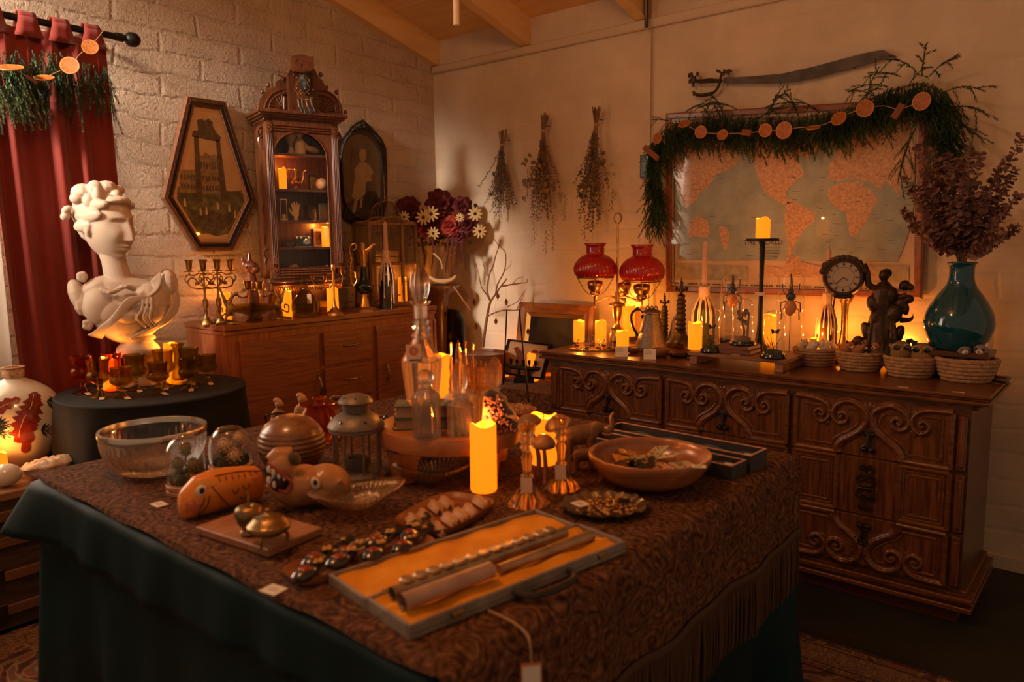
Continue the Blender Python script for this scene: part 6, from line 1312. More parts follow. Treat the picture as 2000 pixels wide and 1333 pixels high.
b = MB(); b.tube([onv(x, y, .002) for x, y in ((72, 756), (66, 775), (52, 795), (44, 815), (42, 828))], .0016, 4); b.tube([onv(x, y, .002) for x, y in ((45, 762), (25, 768), (5, 778))], .0014, 4); b.build('leaf_vein', mat('cream vein', (.5, .4, .28), .4), l1)
b = MB()
for (x0, y0) in ((78, 822), (92, 772), (12, 815), (10, 800)):
    for k in range(7):
        a = -.9+k*.36; x1, y1 = x0+26*cos(a)*(.6+.1*k), y0+17*sin(a); m_ = ((x0+x1)/2, (y0+y1)/2); nn = (-sin(a)*2.4, cos(a)*2.4); b.add([onv(x0, y0), onv(m_[0]+nn[0], m_[1]+nn[1]), onv(x1, y1), onv(m_[0]-nn[0], m_[1]-nn[1])], [(0, 1, 2, 3)])
b.build('bamboo_leaves', LBLU, pv, flat=True)
candle(on(2, 938, TZK), 28, 882, 'glowing candle on the trunk at the left edge of the view')
P = on(12, 950, TZK); s = S(P); tag(MB().ell((0, 0, 22*s), (29*s, 24*s, 22*s), 28).build('stone_egg', mat('white selenite', (.72, .66, .58), .15, coat=.6, sss=.3), None, 180, loc=P, rz=turn(P)), 'smooth white stone egg on the trunk lid', 'stone')
P = on(96, 932, TZK); s = S(P); gm_ = T('geode', 'rough white geode half with peach crystals on the trunk corner', 'geode', P, turn(P)); rn = random.Random(3)
def geo(u, v):
    a = 2*pi*u; n_ = noise.noise(Vector((cos(a)*2, sin(a)*2, v*3)))*.12
    if v < .6: t = v/.6; r = (20+24*t**.6)*s*(1+n_); return (r*cos(a)*1.08, r*sin(a)*.7, 26*s*t*(1+.12*cos(a+.3)))
    t = (v-.6)/.4; r = 44*s*(1-t)*(1+n_); hh_ = noise.noise(Vector((r*cos(a)*70, r*sin(a)*70, 2)))
    return (r*cos(a)*1.08, r*sin(a)*.7, 26*s*(1+.12*cos(a+.3))+(7*s*sin(pi*min(1, t*1.2))+8*s*t)*(1+.6*hh_))
b = MB().grid(geo, 60, 24, cu=True); b.build('shell', mat('geode white', (.68, .56, .45), .7, 0, .5, 60, col2=(.62, .34, .16), vs=18), gm_, 60)
# ================= on the carved dresser =================
D0 = DZ+.0008
def od(x, y, z=D0): return on(x, y, z)
candle(od(1131, 668), 22, 624, 'glowing candle behind the tiny glass domes, left of the two')
candle(od(1173, 670), 22, 624, 'glowing candle behind the tiny glass domes, right of the two')
candle(od(1216, 681), 24, 644, 'short glowing candle left of the grey teapot')
P = od(1228, 664)
b = MB(); b.box(0, 0, 0, .09, .07, .02, .002); tag(b.build('wooden_block', DARKWALNUT, None, flat=True, loc=P), 'dark wooden block under the tall candle behind the teapot handle', 'block')
candle(P+Vector((0, 0, .0205)), 25, 594, 'tall glowing candle behind the grey teapot handle')
# leafy tray with tiny cloches
P = od(1160, 684); s = S(P); lt = T('leaf_tray', 'gilt leaf-edged tray under the row of tiny glass domes', 'tray', P, turn(P)); b = MB(); rn = random.Random(6)
b.lathe([(0, 0), (38*s, 0), (38*s, .004), (0, .004)], 24)
for i in range(34):
    a = 2*pi*i/34; b.ell((43*s*cos(a), 17*s*sin(a)+0*s, .006), (6*s, 2.6*s, 1.2*s), 8, (rn.uniform(-.5, .5), rn.uniform(-.6, .2), a))
b2 = MB(); b2.v = [(v[0], v[1]*.45 if abs(v[0]) < 39*s and abs(v[2]) < .0045 else v[1], v[2]) for v in b.v]; b2.f = b.f; b2.mi = b.mi; b2.build('leaves', GOLD, lt)
FLC = [mat('tiny red bloom', (.35, .04, .03), .6), mat('tiny cream bloom', (.6, .42, .3), .6), mat('tiny violet bloom', (.20, .10, .20), .6), mat('moss', (.05, .06, .02), .9)]
for i, (x, h_) in enumerate(((1126, 664, ), (1146, 664), (1155, 662), (1168, 664), (1180, 663), (1190, 662))):
    P2 = od(x, 680 + (i % 2)*5); P2.z += .005; w_ = 6.5*s; hh_ = .046+.006*(i % 3); o = T('miniature_cloche', 'tiny glass dome over dried flowers on the leafy tray, %s from the left' % ('first', 'second', 'third', 'fourth', 'fifth', 'sixth')[i], 'glass dome', P2, 0, 'tiny glass domes on the leafy tray')
    MB().lathe([(w_, 0), (w_, hh_*.7), (w_*.85, hh_*.88), (w_*.5, hh_*.97), (0, hh_)], 16).build('dome', GLASS, o)
    b = MB(); b.mat(3).ell((0, 0, .006), (w_*.8, w_*.8, .005), 8)
    for j in range(7): b.mat(j % 3).ell((rn.uniform(-.6, .6)*w_, rn.uniform(-.6, .6)*w_, .012+j*.004), .0035, 6)
    b.build('flowers', FLC, o)
# double student lamp
P = od(1205, 668); P = Vector((P.x, max(P.y, 3.12), D0)); P = od(1205, 673); k = S(P); lp = T('student_lamp', 'tall brass double oil lamp with two ruby red swirled glass shades', 'lamp', P, turn(P)); H_ = top(P, 416)-P.z; k = H_/250
Z = lambda y: (666-y)*k; Xx = lambda x: (x-1205)*k
b = MB().lathe(sprof([(0, 0), (16*k, 0), (16*k, 5*k), (12*k, 7*k)], 1)+[(15*k, 7*k), (15*k, 20*k), (13*k, 22*k), (13*k, 30*k), (8*k, 33*k), (5*k, 38*k), (4*k, 44*k), (7*k, 50*k), (9*k, 62*k), (10*k, 72*k), (16*k, 76*k), (15*k, 79*k), (5*k, 82*k), (4*k, 90*k), (5*k, 98*k), (2.4*k, 104*k), (2*k, 232*k), (0, 232*k)], 28); b.build('base_and_pole', BRASS, lp, 50)
b = MB().tube([(7*k*cos(2*pi*i/24), 0, (240+9.5*sin(2*pi*i/24))*k) for i in range(24)], 1.3*k, 8, closed=True); b.build('carry_ring', OLDBRASS, lp)
RUBY = mat('ruby glass shade', (.42, .012, .012), .16, coat=.7, trans=.25); RUBY.node_tree.nodes['Principled BSDF'].inputs['Emission Color'].default_value = (1, .02, .01, 1)
b = MB()
for q in ((-42, 0), (46, 0), (14, 26)):
    L = (Vector((q[0]*k, q[1]*k, 88*k))); b.tube(spline([(0, 0, 88*k), (L.x*.3, L.y*.3, 92*k), (L.x*.7, L.y*.7, 86*k), (L.x, L.y, 84*k), (L.x, L.y, 92*k)], 4), 2.2*k, 8); b.lathe([(0, 70*k), (1.2*k, 72*k), (2.6*k, 80*k), (3*k, 88*k), (4*k, 94*k)], 12, x=L.x, y=L.y)
b.build('arms', BRASS, lp)
def lampunit(x, y, z0, sc=1.0, shade=True):
    f = lambda pr: [(r*k*sc, z0+h_*k*sc) for r, h_ in pr]
    b = MB().lathe(f([(2, 0), (9, 4), (10, 8), (8, 10), (13, 16), (15, 24), (14, 29), (8, 31), (0, 31)]), 28, lambda a, z_, r: 1+.03*cos(14*a), x=x, y=y); b.build('oil_font', BRASS, lp, 60)
    if not shade: return
    b = MB()
    for q in (-1, 1):
        for w_ in (0, 1): b.tube(spline([(x+(10*q if w_ == 0 else 0)*k, y+(0 if w_ == 0 else 10*q)*k, z0+4*k), (x+(20*q if w_ == 0 else 0)*k, y+(0 if w_ == 0 else 20*q)*k, z0+12*k), (x+(34*q if w_ == 0 else 0)*k, y+(0 if w_ == 0 else 34*q)*k, z0+36*k)], 3), .8*k, 5)
    b.tube([(x+35*k*cos(2*pi*i/30), y+35*k*sin(2*pi*i/30), z0+37*k) for i in range(30)], 1.3*k, 6, closed=True); b.build('shade_holder', OLDBRASS, lp)
    b = MB(); pr = sprof([(34, 38), (39, 44), (40.5, 54), (37, 65), (28, 75), (18, 81), (17, 84)], 5)+[(17, 84), (18, 86), (16.5, 88), (18, 91), (17, 93), (18, 96), (22, 102), (20, 102), (16, 96), (15, 84)]
    def md(a, z_, r): h_ = (z_-z0)/k/sc; return 1+(.022*cos(34*a+h_*.32) if h_ < 82 else 0)
    b.lathe(f(pr), 136, md, x=x, y=y); b.build('ruby_shade', RUBY, lp, 180)
    b = MB().lathe(f([(7, 31), (9, 36), (11, 48), (7, 62), (5.5, 80), (5.5, 124)]), 16, x=x, y=y); b.build('glass_chimney', GLASS, lp, 180)
lampunit(-42*k, 0, 92*k); lampunit(46*k, 0, 84*k, 1.04); lampunit(14*k, 26*k, 92*k, .85, False)
# teapot
P = od(1272, 684); k = (top(P, 598)-P.z)/88; tp = T('teapot', 'tall engraved pewter grey teapot with curved handle and spout', 'teapot', P, turn(P)); PEW = mat('pewter copper', (.15, .14, .13), .38, .75, .25, 120, col2=(.24, .15, .10), vs=22)
MB().lathe(sprof([(0, 0), (32*k, 0), (34*k, 4*k), (31*k, 14*k), (27*k, 26*k), (21*k, 50*k), (16.5*k, 68*k), (16*k, 72*k)], 3)+[(16*k, 72*k), (18*k, 73*k), (18*k, 75*k)], 40).build('body', PEW, tp, 50)
ld = MB().lathe([(18*k, 75*k), (17*k, 78*k), (9*k, 82*k), (6*k, 83*k), (0, 84*k)], 28).build('lid', PEW, tp, 50); b = MB()
for i in range(3): b.tube(spline([(-8*k+i*8*k-4*k, 0, 82*k), (-8*k+i*8*k, 0, 88*k), (-8*k+i*8*k+4*k, 0, 82*k)], 3), 1.2*k, 6)
b.build('knob', PEW, ld)
b = MB(); b.tube([(x*k, 0, y*k) for x, y in [(p.x, p.y) for p in spline([(-29, 20), (-28, 30), (-36, 45), (-40, 62), (-38, 74), (-30, 80), (-22, 78), (-17, 70)], 4)]], 3*k, 8, flat=.7); b.ell((-29*k, 0, 82*k), (5*k, 2*k, 3*k), 8, (0, -.5, 0)); b.ell((-19*k, 0, 66*k), (3*k, 3*k, 4*k), 8); b.build('handle', DKBRONZE, tp)
b = MB(); b.tube([(x*k, 0, y*k) for x, y in [(p.x, p.y) for p in spline([(22, 10), (34, 16), (40, 30), (42, 48), (43, 60), (50, 70)], 4)]], [10*k*(1-.045*i) if i < 16 else 3*k for i in range(21)], 10); b.build('spout', PEW, tp)
# spires
def spire(P, ytop, lab, w0):
    H_ = top(P, ytop)-P.z; k = H_/127; o = T('finial_spire', lab, 'finial', P, turn(P)); pr = [(0, 0), (w0, 0), (w0, 3), (14, 8), (10, 18), (9, 24)]; z_ = 24
    for i in range(7): pr += [(7.5, z_+1), (9.5-.2*i, z_+4.5), (7.5-.3*i, z_+8)]; z_ += 9
    pr += [(6, 88), (7, 92), (4, 95)]; MB().lathe([(r*k, h_*k) for r, h_ in pr]+[(0, 95*k)], 8, lambda a, zz, r: 1+.12*cos(4*a)).build('shaft', DKBRONZE, o, 50)
    b = MB(); b.ell((0, 0, 104*k), (4*k, 4*k, 10*k), 8); b.tube([(0, 0, 110*k), (0, 0, 127*k)], [3.2*k, .8*k], 8); b.ell((0, 0, 117*k), (3.4*k, 3.4*k, 3*k), 8)
    for q in (-1, 1):
        b.tube([(q*p.x*k, 0, p.y*k) for p in spline([(1, 98), (6, 104), (10, 108), (10, 102), (7, 102)], 3)], 1.8*k, 6); b.tube([(0, q*p.x*k, p.y*k) for p in spline([(1, 98), (6, 104), (10, 108), (10, 102)], 3)], 1.8*k, 6)
    b.build('fleur_top', DKBRONZE, o); return o
P = od(1329, 678); b = MB(); b.box(0, 0, 0, .085, .085, .018, .002); tag(b.build('wooden_block', WALNUT, None, flat=True, loc=P), 'square wooden block under the tallest dark spire', 'block'); spire(P+Vector((0, 0, .0185)), 542, 'tallest dark bronze spire with fleur top between teapot and green bottle', 18)
spire(od(1297, 672), 572, 'shorter dark spire with fleur top half hidden behind the teapot', 15)
# cards, bowls, leaf dish
for x, y, lab in ((1214, 700, 'small white folded card with printed text before the short candle, left of the pair'), (1269, 705, 'small white folded card with printed text before the teapot, right of the pair')):
    P = od(x, y-3); s = S(P); o = T('place_card', lab, 'card', P, turn(P)+.05); b = MB(); w_, h_ = 24*s, 20*s; b.add([(-w_/2, -.008, 0), (w_/2, -.008, 0), (w_/2, .006, h_), (-w_/2, .006, h_), (w_/2, .02, 0), (-w_/2, .02, 0)], [(0, 1, 2, 3), (3, 2, 4, 5)]); b.build('card', WHITEP, o, flat=True, solid=.0006)
    b = MB()
    for j, (l_, t) in enumerate(((.45, .82), (.6, .70), (.6, .6), (.55, .5))): b.add([(-w_/2+.004, -.0095+.014*t, h_*t), (-w_/2+.004+w_*l_, -.0095+.014*t, h_*t), (-w_/2+.004+w_*l_, -.0095+.014*t, h_*t+.0008), (-w_/2+.004, -.0095+.014*t, h_*t+.0008)], [(0, 1, 2, 3)])
    b.build('printed_lines', INK, o, flat=True)
for x, y, r, lab, m_, fm in ((1237, 693, 13, 'small dark wooden bowl behind the left white card', DARKWALNUT, 'walnut shells'), (1290, 700, 17, 'small round wooden bowl of beads behind the right white card', LTWOOD, 'beads')):
    P = od(x, y-3); s = S(P); r *= s; o = T('wooden_bowl', lab, 'bowl', P); MB().lathe(sprof([(0, 0), (r*.6, 0), (r, r*.5), (r*.98, r*.9), (r*.85, r*.88), (r*.8, r*.5), (0, r*.4)], 3), 28).build('bowl', mat('brown bowl', (.16, .07, .03), .5) if fm == 'beads' else m_, o, 180)
    b = MB()
    for i in range(16): a = i*2.4; q_ = r*.75*sqrt(i/16); b.ell((q_*cos(a), q_*sin(a), r*.72), r*.14, 6)
    f_ = b.build('contents', RIND if fm == 'beads' else BRASS, o); f_['kind'] = 'stuff'
P = od(1328, 699); s = S(P); b = MB().grid(lambda u, v: ((u-.5)*44*s, (v-.5)*26*s, .002+.012*(abs(v-.5)*2)**2+.008*(abs(u-.5)*2)**3+.003*sin(u*40)), 30, 10); tag(b.build('leaf_dish', DKBRONZE, None, 180, solid=.002, loc=P, rz=turn(P)+.3), 'dark ruffled leaf-shaped dish beside the low wooden bench', 'dish')
# low bench
zb_ = .862; A = aty(1345, 690, DY+.06); B1 = aty(1536, 712, DY+.06); xa, xb = A.x, B1.x
be = T('low_bench', 'low pale wooden bench riser holding glass domes on the dresser', 'riser', (0, 0, 0)); ya_, yb_ = DY+.055, DY+.30; PW2 = wood('bench wood', (.20, .085, .04), (.30, .14, .07), .45, 5, (1.5, 10, 10), .1)
b = MB(); b.box((xa+xb)/2, (ya_+yb_)/2, zb_-.016, xb-xa, yb_-ya_, .016, .002); b.build('top', PW2, be, flat=True)
for xx in (xa+.02, xb-.03): b = MB(); b.box(xx, (ya_+yb_)/2, D0, .03, yb_-ya_-.02, zb_-.0165-D0, .001); b.build('leg', PW2, be, flat=True)
def ob(x, f=.5, z=zb_+.0008): 
    Y = lerp(ya_, yb_, f); k_ = (x-1000)/FPX; c = z-CAM.z; X = (k_*(Y*FWD.y+c*FWD.z)-Y*RT.y-c*RT.z)/(RT.x-k_*FWD.x); return Vector((X, Y, z))
candle(ob(1357, .3), 27, 627, 'glowing candle at the left end of the low bench')
for i, (z_, w_, lab) in enumerate(((0, .135, 'brown cloth-bound book lying lowest on the bench'), (.0185, .13, 'brown cloth-bound book on top of the other on the bench'))):
    P = ob(1443, .34, zb_+.0008+z_); b = MB(); b.box(0, 0, 0, w_, .12, .0175, .001); b.mat(1).box(.002, .0, .003, w_+.0004, .112, .0115); tag(b.build('book', [mat('brown cloth %d' % i, ((.17, .065, .035), (.20, .08, .045))[i], .75), PAPER], None, flat=True, loc=P, rz=.03-.06*i), lab, 'book')
zk = zb_+.0008+.037
def cloche(P, w_, ytop, lab, ins, sc=1):
    s = S(P); r = w_*s/2; H_ = top(P, ytop)-P.z; o = T('glass_cloche', lab, 'glass dome', P, turn(P))
    MB().lathe([(0, 0), (r*1.06, 0), (r*1.1, .004), (r*1.05, .010), (r*.98, .014), (r*.96, .018), (0, .018)], 36).build('base', BLACKL, o, 50)
    MB().lathe(sprof([(r*.88, .018), (r*.88, H_-r*.9), (r*.8, H_-r*.45), (r*.5, H_-r*.1), (0, H_)], 5), 32).build('dome', GLASS, o, 180)
    ins(o, r, H_); return o
BUT = mat('dark butterfly wing', (.03, .025, .02), .6); BUTO = mat('orange wing', (.40, .15, .04), .6)
def butterfly(o, p, r, m_, ry):
    b = MB().at(*p, ry)
    for q in (-1, 1): b.add([(0, 0, 0), (q*r*.5, -r*.1, r*.7), (q*r, -r*.1, r*.6), (q*r*.8, 0, r*.1), (q*r*.7, 0, -r*.5), (q*r*.3, 0, -r*.4)], [(0, 1, 2, 3), (0, 3, 4, 5)])
    b.tube([(0, -.001, -r*.4), (0, -.001, r*.5)], r*.07, 6); b.build('butterfly', m_, o, flat=True, solid=.0004)
def ins1(o, r, H_):
    b = MB(); rn = random.Random(int(r*1e5))
    for i in range(6): a = rn.uniform(0, 6.3); b.tube(spline([(0, 0, .018), (r*.2*cos(a), r*.2*sin(a), H_*.25), (r*.55*cos(a), r*.55*sin(a), H_*rn.uniform(.35, .75))], 4), .0011, 5)
    for i in range(10): b.tube([(rn.uniform(-.5, .5)*r, rn.uniform(-.5, .5)*r, .018), (rn.uniform(-.6, .6)*r, rn.uniform(-.5, .5)*r, H_*rn.uniform(.2, .35))], .0012, 4)
    b.build('twigs', TWIG, o); b = MB(); b.ell((0, 0, .022), (r*.75, r*.75, .012), 10); b.build('moss', FLC[3], o); butterfly(o, (r*.1, -r*.3, H_*.55), r*.38, BUT, .2)
def ins2(o, r, H_):
    b = MB(); b.tube(spline([(0, 0, .018), (r*.1, 0, H_*.3), (-r*.1, 0, H_*.55), (r*.1, 0, H_*.75)], 4), [.006-.0003*i for i in range(13)], 7); b.tube([(r*.35, 0, .018), (r*.45, 0, H_*.7)], [.006, .003], 6)
    for i in range(8): b.ell((r*.3*cos(i), r*.3*sin(i), H_*(.45+.04*i)), (.010, .006, .008), 6)
    b.ell((0, 0, .022), (r*.7, r*.7, .014), 10); b.build('driftwood', TWIG, o); butterfly(o, (-r*.15, -r*.35, H_*.68), r*.42, BUTO, .4)
cloche(ob(1388, .14), 40, 598, 'glass dome with twigs and moss, leftmost of the three small domes on the bench', ins1)
P = ob(1450, .28, zk); cloche(P, 48, 583, 'glass dome with driftwood and butterfly standing on the stacked books', ins2)
cloche(ob(1510, .12), 47, 606, 'glass dome with dark butterfly on a twig at the right end of the bench', ins1)
BEETL = mat('beetle black', (.02, .013, .01), .3, coat=.4); ELY = mat('amber wing case', (.62, .20, .03), .3, coat=.5)
def beetle(o, z, s, horn):
    b = MB(); b.ell((0, 0, z-.012*s), (.012*s, .008*s, .017*s), 14); b.build('wing_case', ELY, o); b = MB(); b.ell((0, 0, z+.010*s), (.010*s, .007*s, .009*s), 12); b.ell((0, 0, z+.021*s), (.006*s, .005*s, .006*s), 10)
    b.tube(spline([(0, 0, z+.024*s), (.001, -.002, z+.040*s), (-.002, 0, z+horn*s)], 4), [.0030*s-.0002*s*i for i in range(9)], 6)
    for q in (-1, 1):
        b.tube([(q*.006*s, 0, z+.014*s), (q*.014*s, -.002, z+.018*s), (q*.016*s, -.002, z+.036*s)], .0011*s, 5)
        b.tube([(q*.008*s, 0, z+.002*s), (q*.018*s, -.002, z-.002*s), (q*.019*s, -.002, z-.020*s)], .0012*s, 5); b.tube([(q*.008*s, 0, z-.010*s), (q*.016*s, -.002, z-.016*s), (q*.017*s, -.002, z-.036*s)], .0012*s, 5)
    b.build('body_and_legs', BEETL, o)
def bcl(P, w_, ytop, yb, lab, hr_):
    s = S(P); r = w_*s/2; H_ = top(P, ytop)-P.z; o = T('beetle_dome', lab, 'glass dome', P, turn(P)); MB().lathe([(0, 0), (r*.85, 0), (r*.9, .006), (r*.78, .012), (r*.9, .022), (r*.98, .034), (r*1.0, .042), (r*.96, .046), (0, .046)], 32).build('base', mat('dark turned wood', (.035, .018, .012), .35, coat=.4), o, 50)
    MB().lathe(sprof([(r*.88, .046), (r*.88, H_-r*.9), (r*.8, H_-r*.45), (r*.5, H_-r*.1), (0, H_)], 5), 32).build('dome', GLASS, o, 180)
    z_ = top(P, yb)-P.z; MB().tube([(0, .002, .046), (0, .002, z_)], .0013, 5).build('pin', BLKMET, o); beetle(o, z_, r/.03, hr_); return o
bcl(ob(1428, .82), 52, 536, 577, 'tall glass dome with a horned orange and black beetle, left of the black candlestick', .046)
bcl(ob(1540, .95, D0+.0), 58, 527, 590, 'tall glass dome with a larger long-horned amber beetle, right of the black candlestick', .056)
P = ob(1483, .78); H_ = top(P, 466)-P.z; s = S(P); bs = T('candlestick', 'tall slim black candlestick with flat dish top in front of the map', 'candlestick', P); MB().lathe(sprof([(0, 0), (19*s, 0), (19*s, 4*s), (17*s, 9*s), (12*s, 12*s), (7*s, 30*s), (5*s, 60*s), (4*s, H_*.6), (5.5*s, H_-8*s), (5.5*s, H_-7*s)], 3)+[(8*s, H_-6*s), (30*s, H_-5*s), (30*s, H_), (0, H_-.001)], 32).build('stick', IR, bs, 50)
b = MB(); b.box(0, -5.5*s, H_-110*s, 20*s, .001, 7*s); b.build('paper_label', PAPER, bs, flat=True); candle(P+Vector((0, 0, H_+.0005)), 27, 423, 'glowing candle on top of the tall black candlestick')
candle(ob(1500, 1.25, D0), 28, 612, 'tall glowing candle behind the black candlestick and small domes')
b = MB(); b.box(0, 0, 0, .10, .05, .055, .002); 
waxbottle(ob(1373, .85), 0, 560, 470, 46, 'green wine bottle with a tall pink taper, left of the bench', crystal('wine green', (.55, .60, .22), .03, .35), 5)
waxbottle(od(1611, 704), 0, 573, 485, 38, 'wax-crusted bottle with a pink taper behind the candle and basket of white animals', mat('brown bottle', (.06, .025, .012), .15, coat=.5), 8)
candle(od(1588, 708), 29, 659, 'glowing candle behind the basket of small white animals')
candle(od(1632, 700), 20, 645, 'glowing candle half hidden behind the tall brass pitcher')
candle(od(1715, 712), 31, 655, 'glowing candle behind the basket of felt foxes')
candle(od(1762, 706), 30, 684, 'short glowing candle behind the basket of felt owls')
# brass pitcher
P = od(1646, 706); k = (top(P, 567)-P.z)/140; o = T('brass_pitcher', 'slender brass pitcher with long neck and thin handle behind the baskets', 'pitcher', P, turn(P)); MB().lathe(sprof([(0, 0), (24*k, 0), (29*k, 8*k), (29*k, 16*k), (22*k, 26*k), (11*k, 34*k), (7*k, 50*k), (6*k, 80*k), (7*k, 110*k), (10*k, 122*k), (12*k, 128*k), (9*k, 126*k)], 4), 32).build('body', mat('worn brass', (.28, .17, .08), .4, .9, .2, 60, .3, 15), o, 180)
b = MB(); b.tube([(p.x*k, 0, p.y*k) for p in spline([(-20, 22), (-21, 60), (-21, 110), (-18, 126), (-12, 126), (-8, 118)], 4)], 1.5*k, 6); b.ell((-6*k, 0, 133*k), (2.4*k, 2*k, 8*k), 8, (0, .3, 0)); b.build('handle', DKBRONZE, o); b = MB(); b.tube([(5*k, 0, 118*k), (14*k, 0, 130*k)], [6*k, 3*k], 10); b.build('spout', BRASS, o)
# clock statue
P = od(1742, 700); P.y = 3.17; P = Vector((P.x+.045, 3.19, D0)); k = (top(P, 498)-P.z)/182; cs = T('statue_clock', 'dark bronze statue of a draped figure holding up a round clock', 'clock', P, turn(P)); BZ = mat('statue bronze', (.06, .032, .018), .38, .6, .2, 90, .4, 20)
X = lambda x: (x-1738)*k; Zz = lambda y: (680-y)*k
b = MB()
for i in range(16): a = i*2.1; b.ell((26*k*cos(a)*(.5+.5*(i % 2)), 14*k*sin(a), 9*k+5*k*(i % 3)), (11*k, 9*k, 9*k), 8)
for x, y, r in ((1703, 636, 10), (1768, 658, 9), (1695, 676, 8), (1765, 676, 9), (1712, 655, 8)): b.ell((X(x), -4*k, Zz(y)), r*k, 10)
b.tube([(X(1738), 0, Zz(670)), (X(1736), 0, Zz(640)), (X(1732), 0, Zz(610)), (X(1733), 0, Zz(590))], [29*k, 24*k, 19*k, 14*k], 14)
for x, y, r1, r2 in ((1722, 575, 10, 15), (1752, 590, 12, 16), (1757, 625, 9, 20), (1716, 620, 9, 18), (1764, 545, 8, 9), (1745, 560, 11, 14), (1726, 600, 9, 14), (1772, 548, 6, 6)): b.ell((X(x), -8*k, Zz(y)), (r1*k, 9*k, r2*k), 12, (0, (x-1738)*.02, 0))
b.tube([(X(1733), 0, Zz(600)), (X(1734), 0, Zz(575)), (X(1736), 0, Zz(552)), (X(1735), 0, Zz(540))], [14*k, 17*k, 17*k, 7*k], 14); b.ell((X(1735), -2*k, Zz(530)), (8*k, 8*k, 10*k), 12); b.ell((X(1738), 2*k, Zz(527)), (9*k, 8*k, 8*k), 10)
b.tube(spline([(X(1725), 0, Zz(552)), (X(1714), -2*k, Zz(545)), (X(1711), -2*k, Zz(525)), (X(1706), 0, Zz(512))], 4), [7*k, 6.4*k, 6*k, 6*k, 5.6*k, 5*k, 5*k, 4.6*k, 4.4*k, 4*k, 4*k, 4*k, 4*k], 8)
b.tube([(X(1745), 0, Zz(553)), (X(1756), -3*k, Zz(565)), (X(1768), -5*k, Zz(560))], [7*k, 6*k, 5*k], 8); b.ell((X(1771), -4*k, Zz(566)), (8*k, 6*k, 7*k), 10); b.ell((X(1768), -4*k, Zz(582)), (5*k, 5*k, 10*k), 10); b.ell((X(1760), -3*k, Zz(575)), (10*k, 7*k, 12*k), 10)
for i in range(9): b.tube(spline([(X(1722+i*3.4), -11*k, Zz(585)), (X(1719+i*4.2+3*sin(i)), -17*k, Zz(625)), (X(1716+i*5), -20*k, Zz(662))], 3), 2.4*k, 6)
b.tube(spline([(X(1760), 0, Zz(600)), (X(1776), 0, Zz(598)), (X(1778), 0, Zz(588))], 3), [6*k, 5*k, 4*k, 3*k, 2*k, 1*k, 1*k], 6)
b.build('figure', BZ, cs, rem=.003, sm=2)
ck = (X(1677), -6*k, Zz(533)); b = MB().at(*ck, 0, pi/2); R_ = 26*k
b.lathe([(0, -20*k), (R_, -18*k), (R_*1.15, -6*k), (R_*1.2, 0), (R_*1.1, 5*k), (R_*.95, 5*k), (R_*.92, 2*k)], 40); case = b.build('clock_case', BZ, cs, 50)
b = MB().at(*ck, 0, pi/2); b.mat(0).lathe([(R_*.93, 2*k), (0, 2*k)], 40); b.mat(1)
for i in range(12): a = pi*i/6; b.box(0, 0, 0, .0001, .0001, .0001) if 0 else b.add([(R_*.72*cos(a-.05), R_*.72*sin(a-.05), 2.3*k), (R_*.72*cos(a+.05), R_*.72*sin(a+.05), 2.3*k), (R_*.88*cos(a+.05), R_*.88*sin(a+.05), 2.3*k), (R_*.88*cos(a-.05), R_*.88*sin(a-.05), 2.3*k)], [(0, 1, 2, 3)])
b.lathe([(R_*.62, 2.3*k), (R_*.60, 2.3*k)], 40); face_ = b.build('dial', [mat('clock dial', (.50, .36, .26), .5), INK], case, flat=True)
b = MB().at(*ck, 0, pi/2); b.tube([(0, 0, 3*k), (-R_*.45, -R_*.42, 3*k)], .0012, 4); b.tube([(0, 0, 3*k), (R_*.25, -R_*.2, 3*k)], .0014, 4); b.build('hands', INK, case)
for i, r in enumerate(('XII', 'I', 'II', 'III', 'IV', 'V', 'VI', 'VII', 'VIII', 'IX', 'X', 'XI')):
    a = pi/2-pi*i/6; fc = bpy.data.curves.new('numeral', 'FONT'); fc.body = r; fc.size = .0095; fc.align_x = 'CENTER'; fc.align_y = 'CENTER'; fo = bpy.data.objects.new('numeral', fc); COL.objects.link(fo); fo.parent = cs; fo.location = (ck[0]+R_*.76*cos(a), ck[1]-2.8*k, ck[2]+R_*.76*sin(a)); fo.rotation_euler = (pi/2, a-pi/2 if 0 else 0, 0); fc.materials.append(INK); txt(fo)
b = MB()
for i in range(11): a = .35+i*.25; b.ell((ck[0]+R_*1.2*cos(a), ck[1], ck[2]+R_*1.15*sin(a)), (7*k, 5*k, 6*k), 8)
for i in range(4): a = -1.9+i*.22; b.ell((ck[0]+R_*1.2*cos(a), ck[1], ck[2]+R_*1.2*sin(a)), (5*k, 4*k, 5*k), 8)
b.ell((ck[0]-26*k, ck[1], ck[2]+20*k), (7*k, 4*k, 5*k), 8); b.build('clock_garland', BZ, case)
# rope baskets
ROPE = mat('jute rope', (.38, .21, .105), .9, 0, .3, 200, .25, 60)
def basket(x, y, w_, ytop, lab, tilt=0):
    P = od(x, y); s = S(P); R_ = w_*s/2; H_ = .41*w_*s; o = T('rope_basket', lab, 'basket', P, turn(P)); n = 6; b = MB(); tr = H_/n*.56
    for i in range(n):
        rr = lerp(R_*.70, R_-tr, (i/(n-1))**.7); z_ = tr+i*(H_-2*tr)/(n-1); N = 90
        def tor(u, v, rr=rr, z_=z_, i=i): a = u*2*pi; t = v*2*pi; q_ = tr*1.12*(1+.16*cos(3*t+38*a+i)); return ((rr+q_*cos(t))*cos(a), (rr+q_*cos(t))*sin(a)*.8, z_+q_*sin(t))
        b.grid(tor, 150, 9, cu=True, cv=True)
    b.at(sc=(1, .8, 1)).lathe([(0, tr*.4), (R_*.62, tr*.4), (R_*.6, tr*1.5), (0, tr*1.5)], 24); b.build('coils', ROPE, o, 180); return P, s, R_, H_
